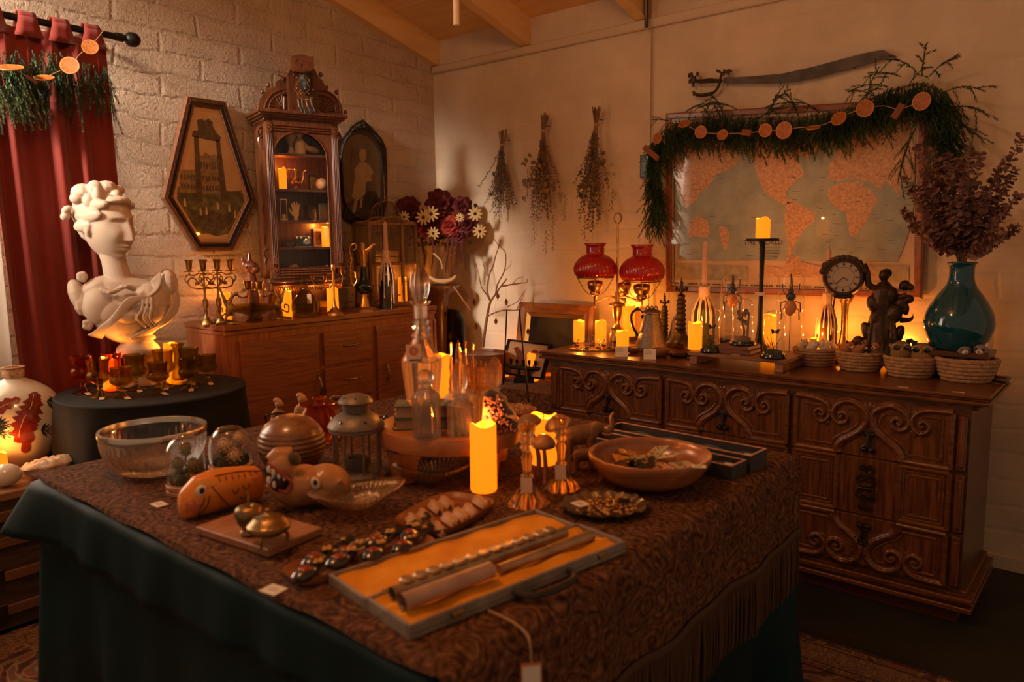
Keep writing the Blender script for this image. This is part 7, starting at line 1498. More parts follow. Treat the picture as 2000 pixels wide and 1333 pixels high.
def critter(P, r, rz, bm, fm, lab, cat_, g, kind):
    o = T(kind, lab, cat_, P, rz, g); b = MB(); b.ell((0, r*.35, r*.8), (r*.85, r*1.05, r*.8), 12); b.ell((0, -r*.35, r*1.35), (r*.72, r*.7, r*.62), 12); b.build('body', bm, o, rem=r*.12, sm=3)
    b = MB(); b.ell((0, -r*.8, r*1.2), (r*.38, r*.42, r*.3), 10); b.build('muzzle', fm[0], o); b = MB(); b.ell((0, -r*1.2, r*1.24), r*.1, 8)
    for q in (-1, 1): b.ell((q*r*.3, -r*.93, r*1.48), r*.11, 8)
    b.build('eyes_and_nose', BLACKL, o)
    for q in (-1, 1): b = MB(); b.tube([(q*r*.42, -r*.25, r*1.75), (q*r*.55, -r*.25, r*2.15)], [r*.22, r*.05], 8); b.build('ear', fm[1], o)
    if fm[2]:
        for q in (-1, 1): b = MB(); b.ell((q*r*.3, -r*.86, r*1.46), (r*.2, r*.14, r*.17), 8); b.build('eye_patch', fm[2], o)
    return o
FW = mat('white felt', (.66, .52, .38), .95); FO_ = mat('fox felt', (.38, .15, .05), .95); FBk = mat('black felt', (.02, .018, .016), .95); FGr = mat('grey felt', (.22, .19, .17), .95); FBr = mat('owl felt', (.26, .14, .055), .95)
def fill(x, y, w_, ytop, bl_, items, bm, fm, cat_, g, kind):
    P, s, R_, H_ = basket(x, y, w_, ytop, bl_); c0 = None; rz0 = turn(P)
    for (dx, dy, r, a, lab) in items:
        q = P+Vector((dx*R_*cos(rz0)-dy*R_*.8*sin(rz0), dx*R_*sin(rz0)+dy*R_*.8*cos(rz0), H_*.82)); 
        if not c0: c0 = critter(q, R_*r*1.15, rz0+a, bm, fm, lab, cat_, g, kind); r0 = r
        else: dup(c0, q, rz0+a, lab, g, r/r0)
fill(1592, 713, 84, 695, 'coiled rope basket of small white animals, leftmost of four', [(-.55, -.3, .24, .5, 'white felt animal at the left front of the leftmost basket'), (-.15, .1, .24, .2, 'white felt animal standing mid left in the leftmost basket'), (.3, .2, .24, -.3, 'white felt animal at the back right of the leftmost basket'), (.62, -.1, .22, -.6, 'white felt animal at the right rim of the leftmost basket'), (-.1, -.55, .22, 1.4, 'white felt animal lying at the front of the leftmost basket'), (.32, -.5, .22, -1.2, 'white felt animal lying front right in the leftmost basket')], FW, (FW, FW, None), 'toy', 'white felt animals in the leftmost basket', 'felt_mouse')
fill(1680, 723, 92, 703, 'coiled rope basket of orange felt foxes, second from the left', [(-.5, -.2, .25, .7, 'orange felt fox at the left of the second basket'), (-.05, -.35, .24, 1.2, 'orange felt fox low at the front middle of the second basket'), (.15, .2, .28, .2, 'taller orange felt fox at the back of the second basket'), (.6, -.2, .25, -.5, 'orange felt fox at the right of the second basket')], FO_, (FW, FBk, None), 'toy', 'felt foxes in the second basket', 'felt_fox')
P, s, R_, H_ = basket(1777, 735, 98, 714, 'coiled rope basket of two big-eyed felt owls, third from the left'); rz0 = turn(P)
def owl(q, r, rz, lab):
    o = T('felt_owl', lab, 'toy', q, rz, 'felt owls in the third basket'); b = MB(); b.ell((0, 0, r*.85), (r, r*.9, r*.9), 14); b.ell((0, 0, r*1.5), (r*.95, r*.75, r*.5), 12); b.build('body', FBr, o, rem=r*.1, sm=3)
    for q_ in (-1, 1):
        b = MB(); b.ell((q_*r*.42, -r*.62, r*1.5), (r*.36, r*.12, r*.32), 12); e = b.build('eye_disc', mat('tan felt', (.42, .27, .14), .95), o); b = MB(); b.ell((q_*r*.42, -r*.78, r*1.5), (r*.27, r*.05, r*.25), 10); b.build('pupil', BLACKL, e)
        b = MB(); b.tube([(q_*r*.55, -r*.1, r*1.85), (q_*r*.95, -r*.15, r*2.2)], [r*.3, r*.05], 8); b.build('ear_tuft', FBk, o); b = MB(); b.ell((q_*r*.98, 0, r*.9), (r*.16, r*.6, r*.7), 10); b.build('wing', DKBRONZE if 0 else FBk, o)
    b = MB(); b.tube([(0, -r*.75, r*1.4), (0, -r*.98, r*1.2)], [r*.12, .0005], 8); b.build('beak', RIND, o); return o
c_ = owl(P+Vector((-.42*R_*cos(rz0), -.42*R_*sin(rz0), H_*.6)), R_*.46, rz0+.25, 'felt owl at the left side of the third basket'); dup(c_, P+Vector((.4*R_*cos(rz0), .4*R_*sin(rz0), H_*.5)), rz0-.15, 'felt owl with wide eyes at the right side of the third basket', None, 1.04)
fill(1886, 744, 112, 722, 'coiled rope basket of felt raccoons, rightmost of four', [(-.48, .3, .24, .6, 'grey felt raccoon peeking out at the left of the rightmost basket'), (-.12, -.1, .27, .2, 'white-faced felt raccoon in the middle of the rightmost basket'), (.42, -.05, .29, -.25, 'larger striped felt raccoon at the right of the rightmost basket')], FGr, (FW, FW, FBk), 'toy', 'felt raccoons in the rightmost basket', 'felt_raccoon')
for x, y, lab in ((1764, 757, 'small white price slip before the basket of owls'), (1872, 767, 'small white price slip before the basket of raccoons'), (1434, 691, 'small white price slip on the bench before the books')):
    P = od(x, y) if x > 1500 else ob(1437, .03); b = MB(); b.box(0, 0, 0, .034, .012, .0015); tag(b.build('price_slip', PAPER, None, flat=True, loc=P, rz=turn(P)), lab, 'price slip')
# blue vase on a box stand
P = od(1870, 712); P = Vector((aty(1868, 700, 3.17).x, 3.17, D0)); zv = top(P, 682); s = S(P)
st = T('box_stand', 'brown wooden box stand under the blue glass vase', 'stand', P, 0); b = MB(); w_, h_ = 118*s, zv-D0; b.box(0, 0, h_-.022, w_*1.02, .17, .022, .004); b.build('top', DARKWALNUT, st, flat=True)
b = MB(); b.box(0, .07, 0, w_*.9, .012, h_-.022); b.build('back_panel', WALNUT, st, flat=True)
for q in (-1, 1): b = MB(); b.box(q*w_*.44, 0, 0, .025, .15, h_-.0225, .002); b.build('leg', DARKWALNUT, st, flat=True)
P = Vector((P.x, P.y, zv+.0008)); H_ = top(P, 512)-P.z; r = 61*s; bv = T('glass_vase', 'large teal blue glass bottle vase holding dried eucalyptus', 'vase', P); vpr = sprof([(0, 0), (r*.62, .001), (r*.8, H_*.06), (r*.98, H_*.22), (r, H_*.32), (r*.92, H_*.44), (r*.68, H_*.6), (r*.45, H_*.72), (r*.36, H_*.82), (r*.36, H_*.95), (r*.42, H_*.985)], 5)
MB().lathe(vpr+[(r*.43, H_*.99), (r*.42, H_), (r*.33, H_), (r*.30, H_*.95)]+[(max(0, a-.006), c+.004) for a, c in vpr[::-1] if c < H_*.9 and c > .002]+[(0, .006)], 48).build('glass', mat('teal blue glass', (.010, .13, .20), .06, trans=.55, ior=1.45, coat=.6), bv, 180)
EUC = mat('dried eucalyptus leaf', (.20, .10, .082), .75, var=.35, vs=14); eu = T('eucalyptus_bunch', 'bunch of dried purple brown eucalyptus stems in the blue vase', 'dried plant', P+Vector((0, 0, H_))); b1 = MB(); b2 = MB(); rn = random.Random(12)
tips = [(1790, 285), (1768, 345), (1762, 410), (1800, 300), (1822, 290), (1850, 300), (1895, 285), (1915, 300), (1938, 350), (1950, 330), (1995, 265), (1985, 330), (1992, 440), (1965, 405), (1775, 370), (1810, 335), (1840, 320), (1870, 310), (1880, 330), (1930, 380), (1990, 380), (1800, 400), (1960, 450), (1820, 380), (1900, 360), (1850, 370), (1780, 440), (1940, 470)]
tips += [(x*.82+1868*.18+rn.uniform(-14, 14), y*.8+480*.2+rn.uniform(-14, 14)) for x, y in tips[:20]]
for i, (x, y) in enumerate(tips):
    E_ = aty(x, y, 3.17+rn.uniform(-.12, .12))-(P+Vector((0, 0, H_))); p1 = Vector((E_.x*.1, E_.y*.1, .02)); pts = spline([(E_.x*.03, 0, -.10), p1, (E_.x*.45, E_.y*.5, E_.z*.42), (E_.x*.8, E_.y*.9, E_.z*.78), tuple(E_)], 7); b1.tube(pts, .0013, 4, cap=False)
    for j, q in enumerate(pts[9:]):
        t = j/len(pts[9:]); d = (pts[min(j+10, len(pts)-1)]-pts[j+8]).normalized(); s1 = d.orthogonal().normalized(); s1 = Matrix.Rotation(j*1.57+i, 3, d) @ s1
        for q_ in (-1, 1):
            r_ = (.0155-.006*t)*rn.uniform(.8, 1.15); c = q+s1*q_*r_*.95; an = rn.uniform(-1.2, 1.2); u_ = (s1*q_+d*.3).normalized(); v_ = (d*sin(an)+s1.cross(d)*cos(an)); v_ = (v_-u_*v_.dot(u_)).normalized(); K = 7
            up_ = (u_.cross(v_)); b2.add([tuple(c+(u_*cos(2*pi*k_/K)+v_*sin(2*pi*k_/K))*r_+up_*(.18*r_*cos(4*pi*k_/K))) for k_ in range(K)], [tuple(range(K))])
b1.build('stems', TWIG, eu); b2.build('leaves', EUC, eu, flat=True)
A = Vector((aty(1905, 735, 3.13).x, 3.145, D0+.014)); b = MB().tube([A, Vector((aty(1966, 738, 3.1).x, 3.12, D0+.014))], .0135, 14); tag(b.build('dark_bottle', mat('dark tube', (.05, .015, .010), .3, coat=.4), None), 'dark round tube lying on the dresser behind the rightmost basket', 'tube')
# ================= on the long table =================
T0 = TZ+.0025
def ot(x, y, z=T0): return on(x, y, z)
def pcard(x, y, w_, h_, lab, rz=.3, z=T0):
    P = ot(x, y, z); b = MB(); b.box(0, 0, 0, w_, h_, .001); b.mat(1)
    for j in range(2): b.box(-.001, .003-j*.006, .001, w_*.55, .0012, .0003)
    return tag(b.build('price_card', [WHITEP, INK], None, flat=True, loc=P, rz=rz), lab, 'price card')
pcard(311, 986, .036, .026, 'small white price card on the cloth before the cut crystal bowl', 0)
pcard(534, 1153, .036, .030, 'white price card at the near table edge beside the tray of painted spoons', .15)
# crystal bowl
P = ot(305, 920); s = S(P); R_ = 97*s; H_ = .112; cbw = T('crystal_bowl', 'large cut crystal bowl with silver rim at the left of the long table', 'bowl', P)
MB().lathe(sprof([(0, 0), (R_*.5, .001), (R_*.72, H_*.12), (R_*.92, H_*.45), (R_*.99, H_*.8), (R_*.985, H_*.9), (R_*.93, H_*.9), (R_*.90, H_*.5), (R_*.68, H_*.2), (0, H_*.1)], 3), 160, lambda a, z_, r: 1+(.016*cos(44*a)*(1 if r > R_*.6 else .3) if .1*H_ < z_ < H_*.78 else 0)).build('crystal', CUT, cbw, 60)
MB().lathe([(R_*.985, H_*.86), (R_*1.0, H_*.87), (R_*1.01, H_*.97), (R_*1.0, H_), (R_*.95, H_), (R_*.93, H_*.88)], 64).build('silver_rim', CHR, cbw, 50)
# flower domes
def fdome(x, y, w_, yt, lab, cols, base):
    P = ot(x, y); s = S(P); r = w_*s/2; H_ = top(P, yt)-P.z; o = T('flower_dome', lab, 'glass dome', P, turn(P))
    MB().lathe([(0, 0), (r, 0), (r, .008), (r*.97, .009), (r*.97, .012), (r, .013), (r, .020), (r*.93, .022), (0, .022)], 36).build('base', base, o, 50)
    MB().lathe(sprof([(r*.94, .022), (r*.94, H_-r), (r*.84, H_-r*.5), (r*.5, H_-r*.1), (0, H_)], 5), 36).build('dome', GLASS, o, 180)
    rn = random.Random(x); b = MB()
    for i in range(9): a = i*.7; b.ell((r*.5*cos(a), r*.5*sin(a), .03), (r*.35, r*.3, .02), 8)
    for i in range(8): a = i*.8; b.tube([(r*.3*cos(a), r*.3*sin(a), .02), (r*.5*cos(a), r*.5*sin(a), H_*.6)], .0012, 4)
    b.build('moss', LEAFD, o)
    for i, (dx, dy, z_, q, m_) in enumerate(cols):
        b = MB().at(dx*r, dy*r, z_*H_)
        for k_ in range(60):
            a = k_*2.4; ph = (k_+.5)/60*pi; d = Vector((sin(ph)*cos(a), sin(ph)*sin(a), cos(ph))); b.tube([d*q*.5, d*q], [q*.04, q*.10], 4)
        b.ell((0, 0, 0), q*.75, 10); b.build('pompom_flower', m_, o)
        MB().tube([(dx*r*.3, dy*r*.3, .02), (dx*r, dy*r, z_*H_)], .0012, 4).build('stem', TWIG, o)
GFL = mat('greenish dried ball', (.20, .17, .085), .9); CFL = mat('cream pompom', (.62, .42, .25), .9); YFL = mat('mustard pompom', (.32, .18, .05), .9)
fdome(366, 960, 76, 853, 'glass dome of greenish dried balls on a wooden base, before the crystal bowl', ((-.35, -.3, .55, .016, GFL), (.35, -.35, .5, .017, GFL), (.05, -.2, .78, .017, GFL), (.2, -.5, .28, .015, YFL), (-.4, -.4, .25, .013, YFL)), LTWOOD)
fdome(452, 922, 84, 832, 'glass dome of cream pompom flowers, behind the orange fish', ((-.25, -.3, .62, .020, CFL), (.15, -.45, .38, .022, CFL), (.4, .1, .70, .016, CFL), (-.4, -.2, .38, .014, YFL)), LTWOOD)
# ribbed wooden ball
P = ot(572, 914); s = S(P); R_ = 65*s; H_ = top(P, 811)-P.z; pr = []; n = 60
for i in range(n+1):
    t = i/n; z_ = H_*t; r = R_*sqrt(max(0, 1-((t-.46)/.56)**2)) if t > 0 else R_*.5; g_ = 1-.035*max(0, cos(t*2*pi*11))**3*(1 if .08 < t < .72 else 0); pr.append((max(0, r*g_), z_))
pr[0] = (R_*.5, 0); pr[-1] = (0, H_); tag(MB().lathe([(0, 0)]+pr, 44).build('ribbed_ball', wood('ball wood', (.15, .055, .02), (.26, .11, .045), .28, 5, (6, 6, 12), .5), None, 180, loc=P), 'round ribbed wooden ball between the flower dome and the metal lantern', 'ornament')
# lantern
P = ot(700, 935); k = (top(P, 768)-P.z)/167; la = T('lantern', 'weathered grey metal lantern with glass panes and domed cap', 'lantern', P, turn(P)); GRM = mat('weathered grey metal', (.15, .135, .12), .5, .5, .2, 60, col2=(.24, .16, .11), vs=16)
MB().lathe([(0, 0), (50*k, 0), (53*k, 3*k), (53*k, 10*k), (48*k, 15*k), (46*k, 20*k), (0, 20*k)], 40).build('base', GRM, la, 50)
for i in range(8): a = 2*pi*i/8+.25; MB().tube([(45*k*cos(a), 45*k*sin(a), 18*k), (45*k*cos(a), 45*k*sin(a), 96*k)], 2.4*k, 6).build('bar', GRM, la)
MB().lathe([(43*k, 20*k), (43*k, 95*k)], 32).build('glass', GLASS, la, 180)
MB().lathe(sprof([(44*k, 94*k), (52*k, 96*k), (52*k, 102*k), (54*k, 104*k), (50*k, 112*k), (38*k, 124*k), (24*k, 131*k)], 3)+[(24*k, 131*k), (26*k, 146*k), (32*k, 148*k), (33*k, 151*k), (28*k, 158*k), (16*k, 164*k), (0, 167*k)], 40).build('cap', GRM, la, 50)
b = MB()
for i in range(6): a = i*pi/3+.5; b.ell((24*k*cos(a), 24*k*sin(a), 160*k), (3*k, 3*k, 2*k), 8); b.ell((44*k*cos(a+.4), 44*k*sin(a+.4), 118*k), (3.4*k, 3.4*k, 3*k), 8)
b.build('vent_holes', BLACKL, la); MB().tube(spline([(-22*k, 0, 160*k), (-38*k, 0, 163*k), (-46*k, 0, 158*k), (-38*k, 0, 152*k), (-28*k, 0, 150*k)], 4), 1.5*k, 6).build('handle', GRM, la)
MB().lathe([(0, 20*k), (20*k, 20*k), (22*k, 42*k), (19*k, 42*k), (17*k, 26*k), (0, 26*k)], 24).build('candle_cup', GRM, la, 50)
# fish
P = ot(437, 995); s = S(P); fi = T('fish_sculpture', 'hand painted orange and yellow wooden fish with a round eye', 'sculpture', P, turn(P)+.42); fi.scale = (1.08, 1.2, 1.3); FOR = mat('fish orange', (.75, .24, .025), .4, coat=.2); FPK = mat('fish salmon', (.60, .16, .07), .4); FYL = mat('fish yellow', (.62, .28, .04), .4)
b = MB(); L = [(-78, 20, 15, 18), (-66, 24, 24, 24), (-48, 30, 30, 30), (-20, 32, 32, 32), (10, 32, 30, 31), (40, 30, 27, 29), (64, 28, 22, 27), (74, 26, 16, 22)]
def fsh(u, v):
    t = u*(len(L)-1); i = min(int(t), len(L)-2); f = t-i; x, zc_, ry, rz = [lerp(L[i][j], L[i+1][j], f) for j in range(4)]; a = v*2*pi
    e = 1 if 0 < u < 1 else .05; return (x*s, ry*s*cos(a)*.8*e, max(0, (zc_+rz*sin(a)*e))*s)
b.grid(fsh, 28, 24, cv=True); bd = b.build('body', FOR, fi, 180)
def fp(x, z_, o=1.0):  # point on near side
    t = max(0, min(1, (x+78)/152)); u = t; i_ = min(int(u*7), 6); 
    for i in range(7):
        if L[i][0] <= x <= L[i+1][0]: f = (x-L[i][0])/(L[i+1][0]-L[i][0]); zc_, ry, rz = [lerp(L[i][j], L[i+1][j], f) for j in (1, 2, 3)]; break
    c = max(-.98, min(.98, (z_-zc_)/rz)); return (x*s, -(ry*.8*sqrt(1-c*c)+o)*s, z_*s)
def patch(pts, m_, name, o=.6):
    b = MB(); c = (sum(p[0] for p in pts)/len(pts), sum(p[1] for p in pts)/len(pts)); n = len(pts); vs = [fp(*c, o)]; fs = []
    for t in (.5, 1): vs += [fp(c[0]+(p[0]-c[0])*t, c[1]+(p[1]-c[1])*t, o) for p in pts]
    for i in range(n): j = (i+1) % n; fs += [(0, 1+i, 1+j), (1+i, 1+n+i, 1+n+j, 1+j)]
    b.add(vs, fs); return b.build(name, m_, fi, 180)
patch([(-76, 14), (-60, 8), (-40, 6), (-45, 22), (-62, 32), (-74, 28)], FPK, 'cheek_paint'); patch([(-20, 30), (0, 10), (12, 4), (-14, 4), (-38, 4)], FPK, 'gill_paint'); patch([(40, 50), (66, 48), (70, 38), (50, 36)], FPK, 'fin_paint'); patch([(-68, 46), (-48, 57), (-30, 55), (-20, 48), (-48, 44)], FYL, 'brow_paint')
b = MB(); b.ell(fp(-48, 42, -1.5), (10*s, 3.5*s, 9*s), 16); e = b.build('eye', WHITEP, fi); b = MB(); b.ell(fp(-48, 43, 1.5), (5*s, 1.5*s, 5*s), 12); b.build('pupil', BLACKL, e)
b = MB()
for ln in ([(-44, 32), (-52, 18), (-54, 6)], [(-36, 34), (-40, 20), (-52, 6)], [(-30, 46), (-18, 30), (-2, 12), (4, 6)], [(-20, 58), (10, 57), (40, 54), (68, 48)], [(5, 34), (12, 26), (18, 34)], [(26, 36), (33, 28), (40, 36)], [(20, 20), (27, 14), (34, 20)]): b.tube([fp(p.x, p.y, .5) for p in spline(ln, 4)], .0010, 4)
for i in range(7): b.tube([fp(-14+i*12, 56-i*.8, .5), fp(-14+i*12, 50-i*.8, .5)], .001, 4)
b.build('painted_lines', INK, fi)
# beast mask
P = ot(600, 988); s = S(P)*.97; bm_ = T('beast_mask', 'tan carved beast mask lying down with open toothed mouth', 'mask', P, turn(P)); bm_.scale = (1.08, 1.15, 1.22); X = lambda x: (x-600)*s; Zm = lambda y: (1022-y)*s*.95
TANW = mat('tan painted wood', (.42, .19, .07), .45, 0, .08, 30, .15, 12, coat=.2); b = MB()
b.ell((X(640), 0, Zm(985)), (44*s, 36*s, 32*s), 18, (0, .25, 0)); b.ell((X(595), 0, Zm(985)), (46*s, 40*s, 34*s), 18); b.ell((X(560), -4*s, Zm(945)), (26*s, 30*s, 24*s), 16); b.tube([(X(575), -4*s, Zm(935)), (X(548), -6*s, Zm(928)), (X(536), -8*s, Zm(934))], [20*s, 15*s, 9*s], 12)
b.tube([(X(580), -4*s, Zm(1000)), (X(552), -6*s, Zm(990)), (X(534), -8*s, Zm(972))], [22*s, 16*s, 9*s], 12); b.ell((X(615), -34*s, Zm(972)), (11*s, 6*s, 13*s), 10); b.tube([(X(668), -26*s, Zm(985)), (X(662), -32*s, Zm(972)), (X(652), -32*s, Zm(978)), (X(656), -30*s, Zm(990))], 3*s, 6)
b.build('mask_head', TANW, bm_, rem=.003, sm=5)
b = MB(); b.ell((X(556), -20*s, Zm(968)), (20*s, 15*s, 17*s), 14, (0, -.5, 0)); b.build('mouth', mat('dark mouth', (.03, .006, .004), .6), bm_)
b = MB(); b.tube(spline([(X(534), -26*s, Zm(934)), (X(556), -32*s, Zm(950)), (X(574), -34*s, Zm(968)), (X(568), -33*s, Zm(984)), (X(550), -28*s, Zm(978)), (X(532), -22*s, Zm(966))], 5), 3*s, 8); b.build('lips', mat('painted red lips', (.30, .05, .03), .5), bm_)
for i, (x, y) in enumerate(((537, 943), (545, 948), (554, 956), (562, 962), (536, 962), (545, 970))): b = MB(); b.ell((X(x), -30*s, Zm(y)), (4*s, 4*s, 6.5*s), 8); b.build('tooth', WHITEP, bm_)
b = MB(); b.ell((X(616), -38*s, Zm(972)), (8*s, 3*s, 11*s), 12, (0, -.3, 0)); e = b.build('eye', WHITEP, bm_); b = MB(); b.ell((X(616), -40.5*s, Zm(970)), (4*s, 1.5*s, 5*s), 10); b.build('pupil', BLACKL, e)
b = MB(); b.ell((X(582), -24*s, Zm(930)), (14*s, 8*s, 10*s), 10, (0, .9, 0)); b.tube(spline([(X(585), -36*s, Zm(1000)), (X(600), -40*s, Zm(995)), (X(606), -40*s, Zm(985))], 4), 1*s, 5); b.build('dark_fur_paint', SEP1, bm_)
# wooden board with brass pieces
A = ot(508, 1062); bo = T('display_board', 'square light wooden board under the two brass incense burners', 'board', A, turn(A)+.62-.0); q0, q1, q2 = ot(402, 1038), ot(504, 1098), ot(612, 1052); rz0 = atan2((q2-q1).y, (q2-q1).x); w1 = (q2-q1).length; w2 = (q0-q1).length; bo.rotation_euler.z = rz0; bo.location = (q0+q2)/2
BRD = wood('board wood', (.30, .13, .065), (.42, .20, .11), .4, 5, (2, 10, 10), .2); MB().box(0, 0, 0, w1, w2, .016, .002).build('board', BRD, bo, flat=True)
OB = mat('aged green brass', (.22, .16, .06), .35, .9, .2, 70, col2=(.35, .18, .07), vs=20)
P = ot(488, 1043, T0+.0165); k = S(P); br = T('brass_apple_box', 'brass apple-shaped burner with pointed stem at the back of the wooden board', 'incense burner', P)
MB().lathe(sprof([(0, 0), (17*k, 0), (18*k, 6*k), (15*k, 12*k), (22*k, 22*k), (27*k, 38*k), (24*k, 52*k), (12*k, 58*k), (4*k, 54*k), (0, 54*k)], 4), 32).build('body', OB, br, 180); MB().tube([(0, 0, 52*k), (.001, 0, 70*k), (-.002, 0, 88*k)], [3.4*k, 2.4*k, .8*k], 8).build('stem', OB, br)
P = ot(527, 1062, T0+.0165); k = S(P); br = T('brass_footed_box', 'round brass lidded burner on three curved feet at the front of the wooden board', 'incense burner', P); br.scale = (1.1, 1.1, 1.15)
MB().lathe(sprof([(0, 14*k), (20*k, 16*k), (36*k, 26*k), (37*k, 32*k)], 4)+[(38*k, 33*k), (37*k, 35*k)]+sprof([(35*k, 36*k), (24*k, 46*k), (10*k, 51*k), (4*k, 54*k), (4*k, 60*k), (0, 62*k)], 4), 36).build('body', OB, br, 60)
for i in range(3): a = -pi/2+.5+i*2.09; MB().tube(spline([(26*k*cos(a), 26*k*sin(a), 22*k), (31*k*cos(a), 31*k*sin(a), 12*k), (28*k*cos(a), 28*k*sin(a), 4*k), (34*k*cos(a), 34*k*sin(a), 1.8*k)], 3), [4*k-.25*k*j for j in range(10)], 8).build('foot', OB, br)
b = MB()
for i in range(7): a = i*.9; b.ell((20*k*cos(a), 20*k*sin(a), 47*k), (4*k, 2*k, 2*k), 8, (0, 0, a))
b.build('pierced_holes', BLACKL, br)
# leaf shaped crystal dishes
def leafdish(x, y, L_, W_, rz, lab, m_):
    P = ot(x, y); s = S(P); a_, c_ = L_*s/2, W_*s/2
    def fn(u, v):
        an = u*2*pi; r = v if v <= 1 else 1; 
        if v < .5: t = v*2; zz = .050*t**2+.002; inn = 0
        else: t = 1-(v-.5)*2; zz = .050*t**2; inn = 1
        rib = 1+.03*cos(46*an)*t; e = abs(cos(an))**1.5; return (a_*t*cos(an)*(1+.12*e*t)*rib, c_*t*sin(an)*(1-.25*e)*rib, max(0, zz+.01*e*t-(.0 if inn == 0 else .004))+(.003 if inn == 0 else 0))
    return tag(MB().grid(fn, 184, 14, cu=True).build('leaf_dish', m_, None, 180, loc=P, rz=turn(P)+rz), lab, 'dish')
leafdish(700, 1000, 172, 130, .28, 'ribbed clear crystal leaf-shaped dish between the beast mask and the wooden trays', crystal('dish crystal', (1, .94, .84), .02, .6)); leafdish(852, 945, 150, 120, .22, 'ribbed crystal leaf-shaped dish under the edge of the round wooden riser', crystal('dish crystal'))
# painted spoon tray and wooden leaf tray
TRM = wood('tray wood', (.24, .08, .03), (.34, .12, .045), .35, 4, (2, 8, 8), .3)
def tray(pts, lab, name):
    q_ = [ot(*p) for p in pts]; C_ = sum(q_, Vector())/4; rz = atan2((q_[1]-q_[0]).y, (q_[1]-q_[0]).x); L_ = (q_[1]-q_[0]).length; W_ = (q_[2]-q_[1]).length; o = T(name, lab, 'tray', C_, rz)
    def fn(u, v):
        a = u*2*pi; n_ = 4; cx_, sy_ = cos(a), sin(a); rr = 1/(abs(cx_)**n_+abs(sy_)**n_)**(1/n_); pr = ((0, .004), (.86, .004), (.93, .007), (.98, .014), (1, .015), (1.0, .012), (.93, .0), (0, 0))[round(v*7)]; return (L_/2*rr*cx_*pr[0], W_/2*rr*sy_*pr[0], pr[1])
    MB().grid(fn, 64, 7, cu=True).build('tray', TRM, o, 50); return o, C_, rz, L_, W_
tr1 = tray([(520, 1118), (795, 1045), (860, 1068), (625, 1172)], 'rounded wooden tray of painted lacquer spoons near the case', 'wooden_tray')
SPB = mat('lacquer black', (.02, .018, .018), .2, coat=.7); SPR = mat('lacquer red', (.28, .03, .018), .25, coat=.5); SPG = mat('lacquer gold', (.55, .27, .05), .35)
o, C_, rz, L_, W_ = tr1; sp0 = None; rn = random.Random(9); G = 'painted lacquer spoons on the wooden tray'
for i in range(8):
    u = -.36+.11*i; v = .20 if i % 2 else -.18; P = C_+Vector((cos(rz)*u*L_-sin(rz)*v*W_, sin(rz)*u*L_+cos(rz)*v*W_, .0055)); lab = 'painted black and red lacquer spoon on the tray, number %s counting from the near end' % ('one', 'two', 'three', 'four', 'five', 'six', 'seven', 'eight')[i]
    if not sp0:
        sp0 = T('lacquer_spoon', lab, 'spoon', P, rz+.5, G); sp0.scale = (1.3, 1.35, 1.3); b = MB(); b.ell((-.014, 0, .009), (.020, .014, .009), 14); b.build('bowl', SPB, sp0); b = MB(); b.ell((-.014, 0, .012), (.012, .010, .0075), 12); b.build('red_inlay', SPR, sp0)
        b = MB(); b.tube([(0, 0, .008), (.02, 0, .012), (.05, 0, .010), (.066, 0, .012)], [.006, .004, .005, .007], 8, flat=.6); b.build('handle', SPB, sp0)
        for j, (x, y) in enumerate(((.008, 0), (.013, .004), (.013, -.004), (.018, 0), (.048, 0))): b = MB(); b.ell((x, y, .0165), (.0035, .0035, .002), 8); b.build('gold_petal', SPG, sp0)
    else: dup(sp0, P+Vector((0, 0, .003*(i % 3))), rz+.5+rn.uniform(-.25, .25), lab, G)
b = MB(); b.tube(spline([(.0, 0, .022), (.02, .012, .034), (.035, .0, .026), (.02, -.015, .03), (0, 0, .022), (-.02, -.02, .02)], 5), .0016, 5); tag(b.build('raffia_tie', STRING, None, loc=C_+Vector((-.03*cos(rz), -.03*sin(rz), 0)), rz=rz), 'pale raffia bow tied around the near bundle of spoons', 'raffia tie')
tr2 = tray([(762, 1030), (880, 968), (972, 996), (862, 1052)], 'small rounded wooden tray of carved pale wooden leaves', 'wooden_tray')
o, C_, rz, L_, W_ = tr2; lf0 = None; PALE = mat('pale carved wood', (.52, .27, .12), .5, var=.15, vs=20); G = 'carved wooden leaves on the small tray'
for i in range(9):
    u = -.36+.18*(i//2)+.05*(i % 2); v = -.24+.48*(i % 2); P = C_+Vector((cos(rz)*u*L_-sin(rz)*v*W_, sin(rz)*u*L_+cos(rz)*v*W_, .0055)); a = rz+(.9 if i % 2 else .9+pi); lab = 'pale carved wooden leaf on the small tray, number %s from the near end' % ('one', 'two', 'three', 'four', 'five', 'six', 'seven', 'eight', 'nine')[i]
    if not lf0: lf0 = tag(MB().grid(lambda u, v: ((u-.5)*.066, (v-.5)*.032*sin(pi*min(1, u*.9+.08))**.6, .008+.006*cos((v-.5)*6)-.03*(u-.5)**2+.001*cos(v*20)), 16, 8).build('wooden_leaf', PALE, None, 180, solid=.003, loc=P, rz=a), lab, 'carving', G)
    else: c = lf0.copy(); COL.objects.link(c); c.location = P+Vector((0, 0, .003*(i % 3))); c.rotation_euler.z = a; c['label'] = lab
